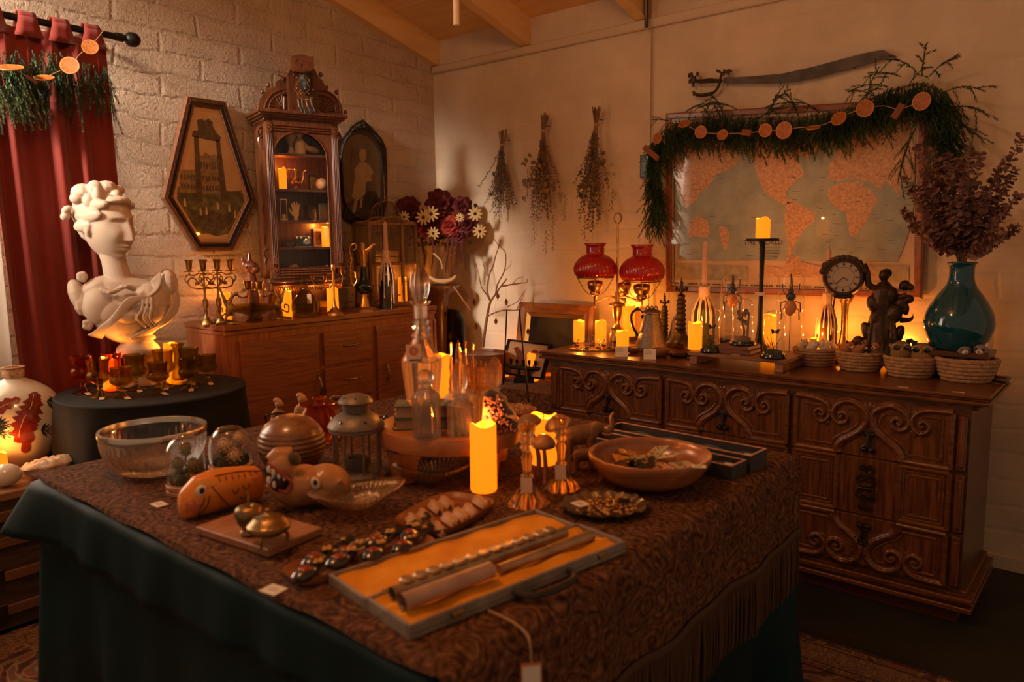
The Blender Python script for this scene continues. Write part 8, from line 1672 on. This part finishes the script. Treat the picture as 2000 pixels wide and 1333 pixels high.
# flute case
A, B_, D_ = ot(642, 1141), ot(1008, 997), ot(800, 1252); U = D_-A; V = B_-A; Ln = V.length; Wd = U.length; rz = atan2(U.y, U.x); fc_ = T('instrument_case', 'open long instrument case with worn grey rim and gold plush lining', 'case', A, rz)
Vl = Ln; GRY = mat('worn grey leatherette', (.24, .19, .15), .6, 0, .2, 80, .25, 20); PLU = mat('gold plush', (.62, .22, .008), .9, 0, .4, 25, col2=(.85, .38, .02), vs=9)
hW = Wd/2
def halfcase(x0, x1, h_, name):
    b = MB(); t = .006; b.box((x0+x1)/2, Vl/2, 0, x1-x0, Vl, .006)
    for (a, c, d, e) in ((x0, x0+t, 0, Vl), (x1-t, x1, 0, Vl), (x0+t, x1-t, 0, t), (x0+t, x1-t, Vl-t, Vl)): b.box((a+c)/2, (d+e)/2, .006, c-a, e-d, h_-.006, .0015)
    return b.build(name, GRY, fc_, flat=True)
halfcase(0, hW-.001, .018, 'lid'); halfcase(hW+.001, Wd, .022, 'tray_shell')
MB().grid(lambda u, v: (.006+u*(hW-.013), .006+v*(Vl-.012), .011+.003*sin(pi*u)*0+.002*sin(v*30+u*6)), 10, 40).build('lid_lining', PLU, fc_, 180)
MB().grid(lambda u, v: (hW+.007+u*(hW-.013), .006+v*(Vl-.012), .017+.002*sin(v*28)-.006*abs(sin(u*3*pi))), 18, 40).build('tray_lining', PLU, fc_, 180)
MB().tube([(hW, .03, .02), (hW, Vl-.03, .02)], .0028, 8).build('hinge', OLDBRASS, fc_)
hx = Wd; b = MB(); b.tube(spline([(hx+.004, Vl*.42, .010), (hx+.03, Vl*.45, .010), (hx+.038, Vl*.55, .010), (hx+.03, Vl*.65, .010), (hx+.004, Vl*.68, .010)], 5), .006, 8); b.build('handle', mat('black leather', (.02, .016, .013), .5), fc_)
b = MB(); b.box(hx+.003, Vl*.18, .008, .006, .02, .010, .001); b.build('latch', OLDBRASS, fc_); b = MB(); b.box(hx+.003, Vl*.86, .008, .006, .02, .010, .001); b.build('latch', OLDBRASS, fc_)
FLM = mat('tarnished flute silver', (.42, .30, .19), .42, .8, .2, 60, .3, 20)
def W2(x, y, z_): M_ = Matrix.Rotation(rz, 4, 'Z'); return A+M_.to_3x3() @ Vector((x, y, z_))
fb = T('flute', 'tarnished metal flute body with round keys lying in the open case', 'flute', W2(hW+.028, .03, .027), rz); b = MB(); b.tube([(0, 0, 0), (0, Vl*.80, 0)], .0105, 14, cap=False); b.tube([(0, Vl*.8, 0), (0, 0, 0)], .0085, 12, cap=False); b.build('tube', FLM, fb)
key = None
for i in range(13): b = MB().lathe([(0, 0), (.0115, 0), (.012, .003), (.009, .006), (0, .005)], 16, x=-.004, y=.03+i*.0255, z=.010); b.build('key', FLM, fb, 50)
b = MB(); b.tube([(-.008, .02, .008), (-.008, .30, .008)], .0016, 6); b.build('rod', FLM, fb)
fh = T('flute_headjoint', 'short thick flute joint at the near end of the open case', 'flute', W2(hW+.072, .02, .032), rz); b = MB(); b.tube([(0, 0, 0), (0, .17, 0)], .0135, 16, cap=False); b.tube([(0, .17, 0), (0, 0, 0)], .0105, 12, cap=False); b.build('tube', mat('dull pinkish metal', (.42, .27, .20), .5, .3, .1, 60, .2, 20), fh)
f2 = T('flute_headjoint', 'slim flute head joint with lip plate at the far end of the open case', 'flute', W2(hW+.068, .21, .025), rz); b = MB(); b.tube([(0, 0, 0), (0, .22, 0)], [.008, .0105], 14); b.build('tube', FLM, f2); b = MB(); b.ell((0, .12, .006), (.008, .013, .004), 12); b.build('lip_plate', FLM, f2)
tg = T('hanging_tag', 'white and orange paper tag hanging on twine from the case handle', 'tag', W2(hx+.022, Vl*.27, .012)); dx = Vector((.014, -.004, 0)); b = MB()
for q in (0, .004): b.tube(spline([(0, 0, 0), (.05+q, -.006, .001), (.078+q, -.008, -.008), (.090, -.012, -.02), (.092, -.012, -.045-q)], 5), .0012, 5)
b.build('twine', STRING, tg); P = ot(1015, 1290); b = MB().at(.092, -.0125, -.088, turn(W2(Wd+.1, .1, 0))-rz); b.box(0, 0, 0, .030, .001, .042); b.mat(1).box(0, -.0006, .004, .026, .001, .034); b.build('paper', [mat('orange card', (.55, .16, .06), .7), WHITEP], tg, flat=True)
# round wooden riser
RC2 = ot(880, 906); RC2 = Vector((-1.296, 1.312, T0)); zr_ = .885; rs = T('wooden_riser', 'round orange wooden riser on curved legs holding the decanters', 'riser', RC2); rr_ = .178
MB().lathe([(0, zr_-T0-.044), (rr_*.9, zr_-T0-.046), (rr_*.98, zr_-T0-.040), (rr_, zr_-T0-.014), (rr_*.985, zr_-T0-.003), (rr_*.95, zr_-T0), (0, zr_-T0)], 56).build('top', RISERW, rs, 50)
for i in range(4): a = -.25+i*pi/2; b = MB().at(0, 0, 0, a); b.prism([(rr_*.68, 0), (rr_*.86, 0), (rr_*.95, zr_-T0-.046), (rr_*.5, zr_-T0-.046), (rr_*.62, .05)], .05, 'xz', -.018); b.build('leg', RISERW, rs, flat=True)
R0 = zr_+.0008
def orr(x, y, z=R0): return on(x, y, z)
BKG = mat('grey green book cloth', (.10, .10, .07), .7)
for i, (z_, w_, d_, h_, rzz, lab) in enumerate(((0, .15, .088, .026, .55, 'thick grey-green book at the bottom of the stack on the round riser'), (.0265, .145, .085, .030, .50, 'thick old book on top of the stack under the tall decanter'))):
    P = on(832, 786, R0+.057); P.z = R0+z_; o = T('book', lab, 'book', P, rzz+.25); b = MB(); b.box(0, 0, 0, w_, d_, .003); b.box(0, 0, h_-.003, w_, d_, .003); b.box(0, d_/2-.002, 0, w_, .004, h_); b.build('cover', BKG, o, flat=True); b = MB(); b.box(0, -.001, .003, w_-.008, d_-.010, h_-.006); b.build('pages', mat('book pages', (.48, .29, .18), .8), o, flat=True)
zb2 = R0+.057
# tall decanter
P = on(827, 818, zb2); P = Vector((RC2.x-.045, RC2.y-.03, zb2)); P = on(826, 787, zb2); k = (top(P, 518)-P.z)/269; de = T('decanter', 'tall cut crystal decanter with long pointed stopper and paper tag', 'decanter', P, turn(P)); ZZ = lambda y: (787-y)*k
MB().lathe([(0, 0), (27*k, 0), (30*k, 3*k), (38*k, ZZ(715)), (38*k, ZZ(700)), (20*k, ZZ(668)), (16*k, ZZ(660)), (20*k, ZZ(655)), (15*k, ZZ(648)), (19*k, ZZ(640)), (14*k, ZZ(634)), (17*k, ZZ(626)), (13*k, ZZ(620)), (13*k, ZZ(598)), (20*k, ZZ(590)), (20*k, ZZ(587)), (9*k, ZZ(592)), (8*k, ZZ(640)), (14*k, ZZ(672)), (32*k, ZZ(704)), (25*k, 8*k), (0, 7*k)], 48, lambda a, z_, r: 1+.035*cos(12*a)*(r > 20*k)).build('body', CUT, de, 25)
MB().lathe([(0, ZZ(625)), (6*k, ZZ(620)), (7*k, ZZ(592)), (9*k, ZZ(590)), (15*k, ZZ(577)), (18.5*k, ZZ(558)), (16*k, ZZ(538)), (9*k, ZZ(524)), (4*k, ZZ(519)), (0, ZZ(518))], 36, lambda a, z_, r: 1+.06*cos(12*a)).build('stopper', CUT, de, 30)
b = MB().at(-14*k, -38*k, ZZ(702), .1, -.3); b.mat(0).box(0, 0, 0, 29*k, .0012, 36*k); b.mat(1)
b.add([(9*k*cos(2*pi*i/20), -.001, 23*k+9*k*sin(2*pi*i/20)) for i in range(20)], [tuple(range(20))]); b.mat(2).box(0, -.001, 4*k, 18*k, .0004, 3*k); b.mat(3).box(0, -.0015, 19*k, 1.5*k, .0003, 9*k); b.build('paper_tag', [PAPER, mat('orange stamp', (.50, .12, .05), .7), INK, PAPER], de, flat=True)
MB().tube([(-2*k, -14*k, ZZ(655)), (-12*k, -28*k, ZZ(668))], .0007, 4).build('tag_string', STRING, de)
# square ribbed decanter in front
def jar(x, y, w_, ysh, yt, lab, n=12, st=None, rot=0):
    P = orr(x, y); s = S(P); r = w_*s/2; h1 = top(P, ysh)-P.z; h2 = top(P, yt)-P.z; o = T('crystal_bottle', lab, 'bottle', P, turn(P, rot))
    MB().lathe([(0, 0), (r*.95, 0), (r, .003), (r, h1*.93), (r*.93, h1), (r*.42, h1*1.12), (r*.38, h1*1.2), (r*.55, h1*1.26), (r*.3, h1*1.26), (r*.3, h1*1.12), (r*.85, h1*.94), (r*.88, .010), (0, .010)], 48, lambda a, z_, q_: 1+.035*cos(n*a)*(q_ > r*.6)).build('body', CUT, o, 25)
    hs = h1*1.24
    if st == 'ball': MB().lathe([(0, hs-.01), (r*.28, hs-.008), (r*.3, hs)]+[(r*.62*sin(t), hs+(h2-hs)*(.5-.5*cos(t))) for t in [pi*j/10 for j in range(1, 11)]], 10).build('stopper', CUT, o, flat=True)
    elif st == 'oval': 
        b = MB().at(sc=(1, .4, 1)); b.lathe([(0, hs-.008), (r*.2, hs), (r*.5, hs+(h2-hs)*.4), (r*.55, hs+(h2-hs)*.6), (r*.3, hs+(h2-hs)*.9), (0, h2)], 18); b.build('stopper', CUTA, o, 60)
    else: MB().lathe([(0, hs-.01), (r*.28, hs-.008), (r*.35, hs+(h2-hs)*.15), (r*.18, hs+(h2-hs)*.3), (r*.28, hs+(h2-hs)*.45), (r*.12, hs+(h2-hs)*.7), (r*.2, h2-.006), (0, h2)], 14).build('stopper', CUTA, o, 50)
    return o
jar(834, 853, 54, 770, 722, 'squat ribbed crystal bottle standing in front of the tall decanter', 16, 'ball')
o = jar(900, 848, 50, 788, 700, 'diamond cut crystal bottle in the middle of the riser front', 12, 'ball'); 
jar(884, 838, 30, 775, 668, 'slim crystal perfume bottle with pointed stopper, left of the group of four', 8, None); jar(912, 836, 28, 765, 664, 'slim crystal perfume bottle with the tallest spire stopper', 8, None); jar(898, 834, 26, 770, 664, 'crystal perfume bottle with flat oval stopper', 8, 'oval'); jar(926, 838, 28, 775, 668, 'slim crystal perfume bottle with spire stopper, right of the group of four', 8, None)
jar(968, 838, 46, 775, 697, 'crystal bottle with round faceted ball stopper behind the amethyst', 10, 'ball')
P = orr(940, 832); k = (top(P, 710)-P.z)/122; o = T('hobnail_compote', 'spiky hobnail glass bowl on a stem behind the perfume bottles', 'bowl', P); MB().lathe([(0, 0), (22*k, 0), (20*k, 4*k), (5*k, 10*k), (5*k, 50*k), (14*k, 62*k), (28*k, 80*k), (32*k, 100*k), (34*k, 118*k), (31*k, 118*k), (29*k, 100*k), (24*k, 82*k), (0, 68*k)], 56, lambda a, z_, r: 1+.04*cos(28*a)*(z_ > 60*k)).build('bowl', CUTA, o, 25)
b = MB()
for j in range(5):
    for i in range(22): a = 2*pi*(i+.5*(j % 2))/22; zz = (78+j*9)*k; r = (27+j*1.9)*k; b.ell((r*cos(a), r*sin(a), zz), 2.4*k, 6)
for i in range(22): a = 2*pi*i/22; b.tube([(33*k*cos(a), 33*k*sin(a), 116*k), (34*k*cos(a), 34*k*sin(a), 123*k)], [2.6*k, .4*k], 5)
b.build('hobnails', CUTA, o)
# amethyst
P = orr(985, 842); P = orr(972, 848); k = S(P); am = T('amethyst_cluster', 'jagged purple amethyst geode slab leaning on the riser', 'crystal', P, turn(P)); rn = random.Random(7)
pl = [(-28, 0), (34, 0), (42, 14), (36, 34), (20, 58), (2, 78), (-14, 84), (-26, 74), (-30, 30)]; b = MB(); b.prism([(x*k, z_*k) for x, z_ in pl], 26*k, 'xz', 0); b.build('rock', mat('grey brown rock', (.13, .085, .065), .8, 0, .5, 50, .4, 25), am, 60); b = MB()
for i in range(170):
    x, z_ = rn.uniform(-24, 36), rn.uniform(4, 76)
    if x > 40-z_*.5: continue
    r = rn.uniform(2.2, 4.5)*k; c = Vector((x*k, -2*k, z_*k)); d = Vector((rn.uniform(-.4, .4), -1, rn.uniform(-.4, .5))).normalized(); b.tube([c, c+d*r*1.1, c+d*r*2], [r, r*.9, r*.1], 6)
b.build('purple_points', mat('amethyst purple', (.13, .055, .075), .15, var=.5, vs=40), am, flat=True)
P = orr(776, 838); b = MB(); b.ell((0, 0, .012), (.010, .008, .012), 10); b.ell((.002, 0, .030), (.008, .007, .012), 10); b.ell((0, 0, .045), .006, 10); b.ell((.010, 0, .016), (.006, .005, .012), 8); b.lathe([(0, 0), (.013, 0), (.012, .004), (0, .004)], 14); tag(b.build('brass_figure', BRASS, None, loc=P, rem=.002, sm=2), 'tiny brass seated figure at the left edge of the round riser', 'figurine')
candle(RC2+Vector((-.13, .10, R0-T0)), 46, 690, 'broad glowing candle behind the tall decanter on the riser')
# table candles, glass candlesticks, mushrooms
candle(ot(945, 958), 52, 822, 'large glowing pillar candle in the middle of the long table'); candle(ot(1062, 905), 52, 806, 'glowing pillar candle behind the glass candlesticks and wooden mushrooms')
def gcs(x, y, yt, wb, lab):
    P = ot(x, y); k = (top(P, yt)-P.z)/170; o = T('glass_candlestick', lab, 'candlestick', P, turn(P)); pr = [(0, 0), (wb, 0), (wb+1, 4), (wb*.85, 14), (wb*.5, 30), (10, 44), (8, 52), (13, 60), (8, 68), (9, 84), (12, 100), (8, 112), (14, 120), (10, 128), (16, 136), (12, 144), (17, 156), (18, 168), (14, 170), (11, 158), (0, 152)]
    MB().lathe([(r*k, h_*k) for r, h_ in pr], 36, lambda a, z_, r: 1+.07*cos(12*a)).build('crystal', crystal('candlestick crystal', (1, .9, .74), .03, .25), o, 30)
    price_tag(o, -2*k, -20*k, 62*k, .1, 1.3, .024, .032)
gcs(1030, 985, 828, 42, 'cut glass candlestick with paper tag nearest the silver tray'); gcs(1096, 955, 815, 40, 'cut glass candlestick with paper tag beside the elephant figures')
MSH = wood('mushroom wood', (.28, .12, .045), (.40, .19, .08), .45, 5, (6, 6, 2), .1)
for (xb_, yb_, xs, yc_, r, lab) in ((1052, 930, 1034, 828, 27, 'tall carved wooden mushroom leaning left before the candle'), (1066, 945, 1062, 868, 24, 'short carved wooden mushroom with rounded cap between the candlesticks'), (1110, 935, 1092, 830, 27, 'tall carved wooden mushroom behind the right glass candlestick')):
    P = ot(xb_, yb_); s = S(P); h_ = top(P, yc_)-P.z; o = T('wooden_mushroom', lab, 'mushroom', P, turn(P)); dx = (xs-xb_)*s; MB().tube(spline([(0, 0, 0), (0, 0, h_*.4), (dx*.6, 0, h_*.8), (dx, 0, h_)], 4), [5*s-.15*s*i for i in range(13)], 10).build('stem', MSH, o)
    b = MB().at(dx, 0, h_-.006, 0, 0, -.35 if dx < -.01 else 0); b.lathe(sprof([(0, 0), (r*s*.8, -.002), (r*s, .006), (r*s*.8, .018), (r*s*.35, .028), (0, .030)], 3), 28); b.build('cap', MSH, o, 180)
# elephants
ELE = mat('olive carved elephant', (.17, .085, .03), .5, 0, .1, 60, .25, 12)
def elephant(P, L_, lab, rz):
    k = L_/90; o = T('elephant_figurine', lab, 'figurine', P, rz, 'carved elephants behind the bowl'); b = MB(); b.ell((0, 0, 46*k), (30*k, 19*k, 20*k), 16); b.ell((-14*k, 0, 44*k), (20*k, 18*k, 20*k), 14); b.ell((32*k, 0, 58*k), (16*k, 13*k, 15*k), 14); b.tube([(14*k, 0, 50*k), (32*k, 0, 58*k)], [18*k, 13*k], 12)
    b.tube(spline([(40*k, 0, 54*k), (56*k, 0, 50*k), (64*k, 0, 62*k), (62*k, 0, 80*k), (68*k, 0, 90*k)], 4), [8*k-.3*k*i for i in range(17)], 10)
    for x in (-20, 20):
        for y in (-10, 10): b.tube([(x*k, y*k, 44*k), (x*1.05*k, y*k, 20*k), (x*k, y*k, 1*k)], [10*k, 7.5*k, 8*k], 10)
    b.build('body', ELE, o, rem=.0025*max(1, k/.0012), sm=3)
    for y in (-1, 1): b = MB(); b.ell((26*k, y*14*k, 54*k), (10*k, 3*k, 15*k), 12, (.2*y, .3, 0)); b.build('ear', ELE, o)
    for y in (-1, 1): b = MB(); b.tube(spline([(42*k, y*6*k, 50*k), (54*k, y*7*k, 46*k), (62*k, y*7*k, 50*k)], 3), [2.4*k-.25*k*i for i in range(7)], 6); b.build('tusk', PALE, o)
    MB().tube(spline([(-32*k, 0, 50*k), (-38*k, 0, 40*k), (-37*k, 0, 26*k)], 3), 1.6*k, 5).build('tail', ELE, o); return o
P = ot(1132, 895); e1 = elephant(P, 90*S(P)*1.0, 'larger olive carved elephant with raised trunk behind the wooden bowl', turn(P)+.15); P = ot(1140, 918); elephant(P, 58*S(P), 'smaller carved elephant with raised trunk beside the wooden bowl', turn(P)+.1)
# wooden bowl of packets
P = ot(1268, 945); s = S(P); R_ = 118*s; H_ = .075; wb = T('wooden_bowl', 'large shallow orange wooden bowl filled with jewellery packets', 'bowl', P); MB().lathe(sprof([(0, 0), (R_*.45, .001), (R_*.78, H_*.3), (R_*.97, H_*.75), (R_*1.0, H_*.97), (R_*.97, H_), (R_*.93, H_*.95), (R_*.88, H_*.65), (R_*.65, H_*.32), (0, H_*.2)], 4), 56).build('bowl', wood('bowl wood', (.26, .085, .03), (.38, .14, .05), .3, 4, (2, 8, 8), .4), wb, 180)
rn = random.Random(13); pk = [('peach packet', (.60, .34, .22)), ('pale green packet', (.34, .34, .22)), ('black packet', (.02, .018, .015)), ('cream packet', (.60, .48, .32)), ('gold trinket', (.55, .25, .04))]; nm_ = ('orange beaded', 'pale green', 'black sequined', 'cream dotted', 'gold flower', 'pink', 'small green', 'red speckled', 'pearl card', 'amber bead')
for i in range(10):
    a = i*2.4; q_ = R_*.62*sqrt((i+.3)/10); Pi = P+Vector((q_*cos(a), q_*sin(a), H_*.66+.004*(i % 4))); m_ = mat(*pk[i % 5], .5); o = T('jewellery_packet', 'flat %s packet among the things in the large wooden bowl' % nm_[i], 'packet', Pi, rn.uniform(0, 3), 'packets in the large wooden bowl'); o.rotation_euler = (rn.uniform(-.3, .3), rn.uniform(-.3, .3), rn.uniform(0, 3)); MB().box(0, 0, 0, .060, .042, .002).build('card', m_, o, flat=True)
    b = MB()
    for j in range(9): b.ell((rn.uniform(-.02, .02), rn.uniform(-.013, .013), .0035), rn.uniform(.0018, .0038), 6)
    f_ = b.build('beads', (GOLD, RIND, SPG, CHR, GOLD)[i % 5], o); f_['kind'] = 'stuff'
pcard(1365, 912, .03, .022, 'blank white price card leaning at the right rim of the wooden bowl', .5, T0+H_+.001)
# silver dish of jewellery
P = ot(1180, 998); s = S(P); a_, c_ = 85*s, 52*s; sd = T('silver_dish', 'ornate oval silver dish heaped with gold trinkets', 'dish', P, turn(P)+.18)
def sdf(u, v): a = u*2*pi; pr = ((0, .004), (.7, .004), (.85, .010), (1, .017), (1.0, .014), (.8, .004), (.6, 0), (0, 0))[round(v*7)]; w_ = 1+.04*cos(10*a)*pr[0]; return (a_*pr[0]*cos(a)*w_, c_*1.35*pr[0]*sin(a)*w_, pr[1]+.002*cos(20*a)*(pr[0] >= .85))
MB().grid(sdf, 80, 7, cu=True).build('dish', mat('tarnished silver', (.30, .25, .19), .32, .9, .3, 60), sd, 60)
b = MB()
for i in range(150): a = rn.uniform(0, 6.28); q_ = sqrt(rn.random())*.74; r = rn.uniform(.0025, .006); b.mat(rn.choice((0, 0, 1, 2))).ell((a_*q_*cos(a), c_*1.3*q_*sin(a), .006+rn.uniform(0, .009)), (r, r*rn.uniform(.5, 1), r*.7), 6)
tk = tag(b.build('trinkets', [GOLD, RIND, PALE], None, 60, loc=P, rz=turn(P)+.18), 'heap of small gold and amber trinkets in the silver dish', 'trinkets', kind='stuff')
P2 = P+Vector((.03, .03, .018)); b = MB(); b.box(0, 0, 0, .024, .017, .004, .001); tag(b.build('black_trinket', BLACKL, None, flat=True, loc=P2, rz=.6), 'small black trinket lying on the gold ones in the silver dish', 'trinket')
pcard(1133, 985, .032, .028, 'pale price card resting on the left rim of the silver dish', -.3, T0+.021)
# long black boxes
def lbox(p0, p1, p2, h_, lab, lab2):
    q_ = [on(*p, T0+h_) for p in (p0, p1, p2)]; L_ = (q_[1]-q_[0]).length; W_ = (q_[2]-q_[1]).length; rz = atan2((q_[1]-q_[0]).y, (q_[1]-q_[0]).x); C_ = (q_[0]+q_[2])/2; C_.z = T0; o = T('display_box', lab, 'box', C_, rz); t = .006; b = MB(); b.box(0, 0, 0, L_, W_, .004)
    for (x, y, a, c) in ((0, W_/2-t/2, L_, t), (0, -W_/2+t/2, L_, t), (L_/2-t/2, 0, t, W_-2*t), (-L_/2+t/2, 0, t, W_-2*t)): b.box(x, y, .004, a, c, h_-.005)
    b.build('box', BLACKL if 0 else FLBK, o, flat=True); b = MB()
    for (x, y, a, c) in ((0, W_/2-t/2, L_, t), (0, -W_/2+t/2, L_, t), (L_/2-t/2, 0, t, W_-2*t), (-L_/2+t/2, 0, t, W_-2*t)): b.box(x, y, h_-.001, a, c, .0012)
    b.build('pink_rim', mat('pink edge', (.52, .25, .17), .7), o, flat=True); b = MB().grid(lambda u, v: ((u-.5)*(L_-.014), (v-.5)*(W_-.014), h_*.55+.004*sin(u*25+v*4)), 30, 4); b.build('velvet_lining', FLBK, o, 180)
    Pc = C_+Vector((cos(rz)*(L_/2-.025), sin(rz)*(L_/2-.025), h_*.55+.006)); b = MB(); b.box(0, 0, 0, .03, .02, .001); tag(b.build('price_card', WHITEP, None, flat=True, loc=Pc, rz=rz), lab2, 'price card')
FLBK = mat('soft black velvet', (.012, .012, .013), .9, sheen=.2)
lbox((1188, 831), (1492, 884), (1476, 892), .040, 'long shallow black box with pink rim, the one nearer the carved dresser', 'white card at the right end of the black box nearer the dresser') if 0 else lbox((1210, 824), (1495, 876), (1470, 892), .042, 'long shallow black box with pink rim, the one nearer the carved dresser', 'white card at the right end of the black box nearer the dresser')
lbox((1176, 842), (1456, 898), (1432, 912), .034, 'long shallow black box with pink rim, the one nearer the wooden bowl', 'white card at the right end of the black box nearer the wooden bowl')
# things on the far left of the table
P = ot(625, 862); k = (top(P, 775)-P.z)/87; o = T('amber_jar', 'ribbed amber glass jar with wide lip behind the wooden ball', 'jar', P); MB().lathe([(0, 0), (30*k, 0), (38*k, 8*k), (38*k, 20*k), (30*k, 55*k), (24*k, 68*k), (34*k, 72*k), (34*k, 74*k), (22*k, 70*k), (26*k, 52*k), (34*k, 18*k), (0, 5*k)], 48, lambda a, z_, r: 1+.05*cos(12*a)).build('glass', AMBERG, o, 40); MB().lathe([(0, 70*k), (10*k, 72*k), (8*k, 80*k), (14*k, 84*k), (14*k, 87*k), (0, 86*k)], 24, x=4*k).build('lid_knob', AMBERG, o, 50)
CLAY = mat('clay figure', (.42, .22, .11), .7, 0, .2, 60, .2, 20)
for x, y, yt, lab in ((545, 850, 778, 'seated clay figurine holding dark sticks behind the wooden ball'), (590, 845, 768, 'small clay bust figurine beside the amber jar')):
    P = ot(x, y); k = (top(P, yt)-P.z)/72; o = T('clay_figurine', lab, 'figurine', P, turn(P)); b = MB(); b.ell((0, 0, 20*k), (18*k, 14*k, 20*k), 14); b.ell((0, 0, 38*k), (13*k, 10*k, 14*k), 12); b.tube([(0, 0, 44*k), (2*k, 0, 56*k)], 5*k, 8); b.ell((3*k, -2*k, 61*k), (8*k, 8*k, 9*k), 12); b.ell((10*k, -4*k, 59*k), (3*k, 3*k, 2.4*k), 8); b.ell((-1*k, 0, 68*k), (7*k, 7*k, 5*k), 8); b.tube([(10*k, -4*k, 44*k), (16*k, -8*k, 32*k), (8*k, -14*k, 24*k)], 3.4*k, 8); b.build('body', CLAY, o, rem=.002, sm=2)
    if x < 560: b = MB(); b.tube([(-26*k, -6*k, 40*k), (0, -12*k, 46*k), (24*k, -6*k, 40*k)], 2*k, 6); b.tube([(-24*k, -6*k, 44*k), (-20*k, -6*k, 10*k)], 2.4*k, 6); b.build('sticks', DKBRONZE, o)
P = ot(1002, 815); s = S(P); o = T('herb_bowl', 'flat wooden bowl of dried herbs at the far side of the table', 'bowl', P); MB().lathe(sprof([(0, 0), (28*s, 0), (42*s, 10*s), (46*s, 16*s), (43*s, 16*s), (34*s, 7*s), (0, 5*s)], 3), 40).build('bowl', TRM, o, 180); b = MB(); rn = random.Random(15)
for i in range(240): a = rn.uniform(0, 6.28); q_ = 36*s*sqrt(rn.random()); c = Vector((q_*cos(a), q_*sin(a), .016+rn.uniform(0, .022))); d = Vector((rn.uniform(-1, 1), rn.uniform(-1, 1), rn.uniform(-.3, .8)))*.010; b.tube([c-d, c+d], .0011, 4)
f_ = b.build('dried_herbs', PALE, o); f_['kind'] = 'stuff'
P = ot(1024, 845); b = MB(); b.ell((0, 0, .016), (.018, .015, .017), 7); tag(b.build('grey_stone', mat('sparkly grey stone', (.12, .11, .10), .4, var=.5, vs=60), None, flat=True, loc=P), 'rough grey stone behind the leaning wooden mushroom', 'stone')
P = ot(742, 830); b = MB(); b.mat(0); rn = random.Random(2)
for i in range(7): b.mat(i % 2).ell((rn.uniform(-.03, .03), rn.uniform(-.02, .02), .012+.006*(i % 3)), (.014, .010, .009), 8)
tag(b.build('polished_stones', [BLACKL, WHITEP], None, loc=P), 'little heap of polished black and white stones behind the lantern', 'stones', kind='stuff')
# ---------------- freeze the sculpted meshes ----------------
dg_ = bpy.context.evaluated_depsgraph_get()
for o in [o for o in SC.objects if o.get('_bake')]:
    if o.data.users == 1: bake(o)
    del o['_bake']
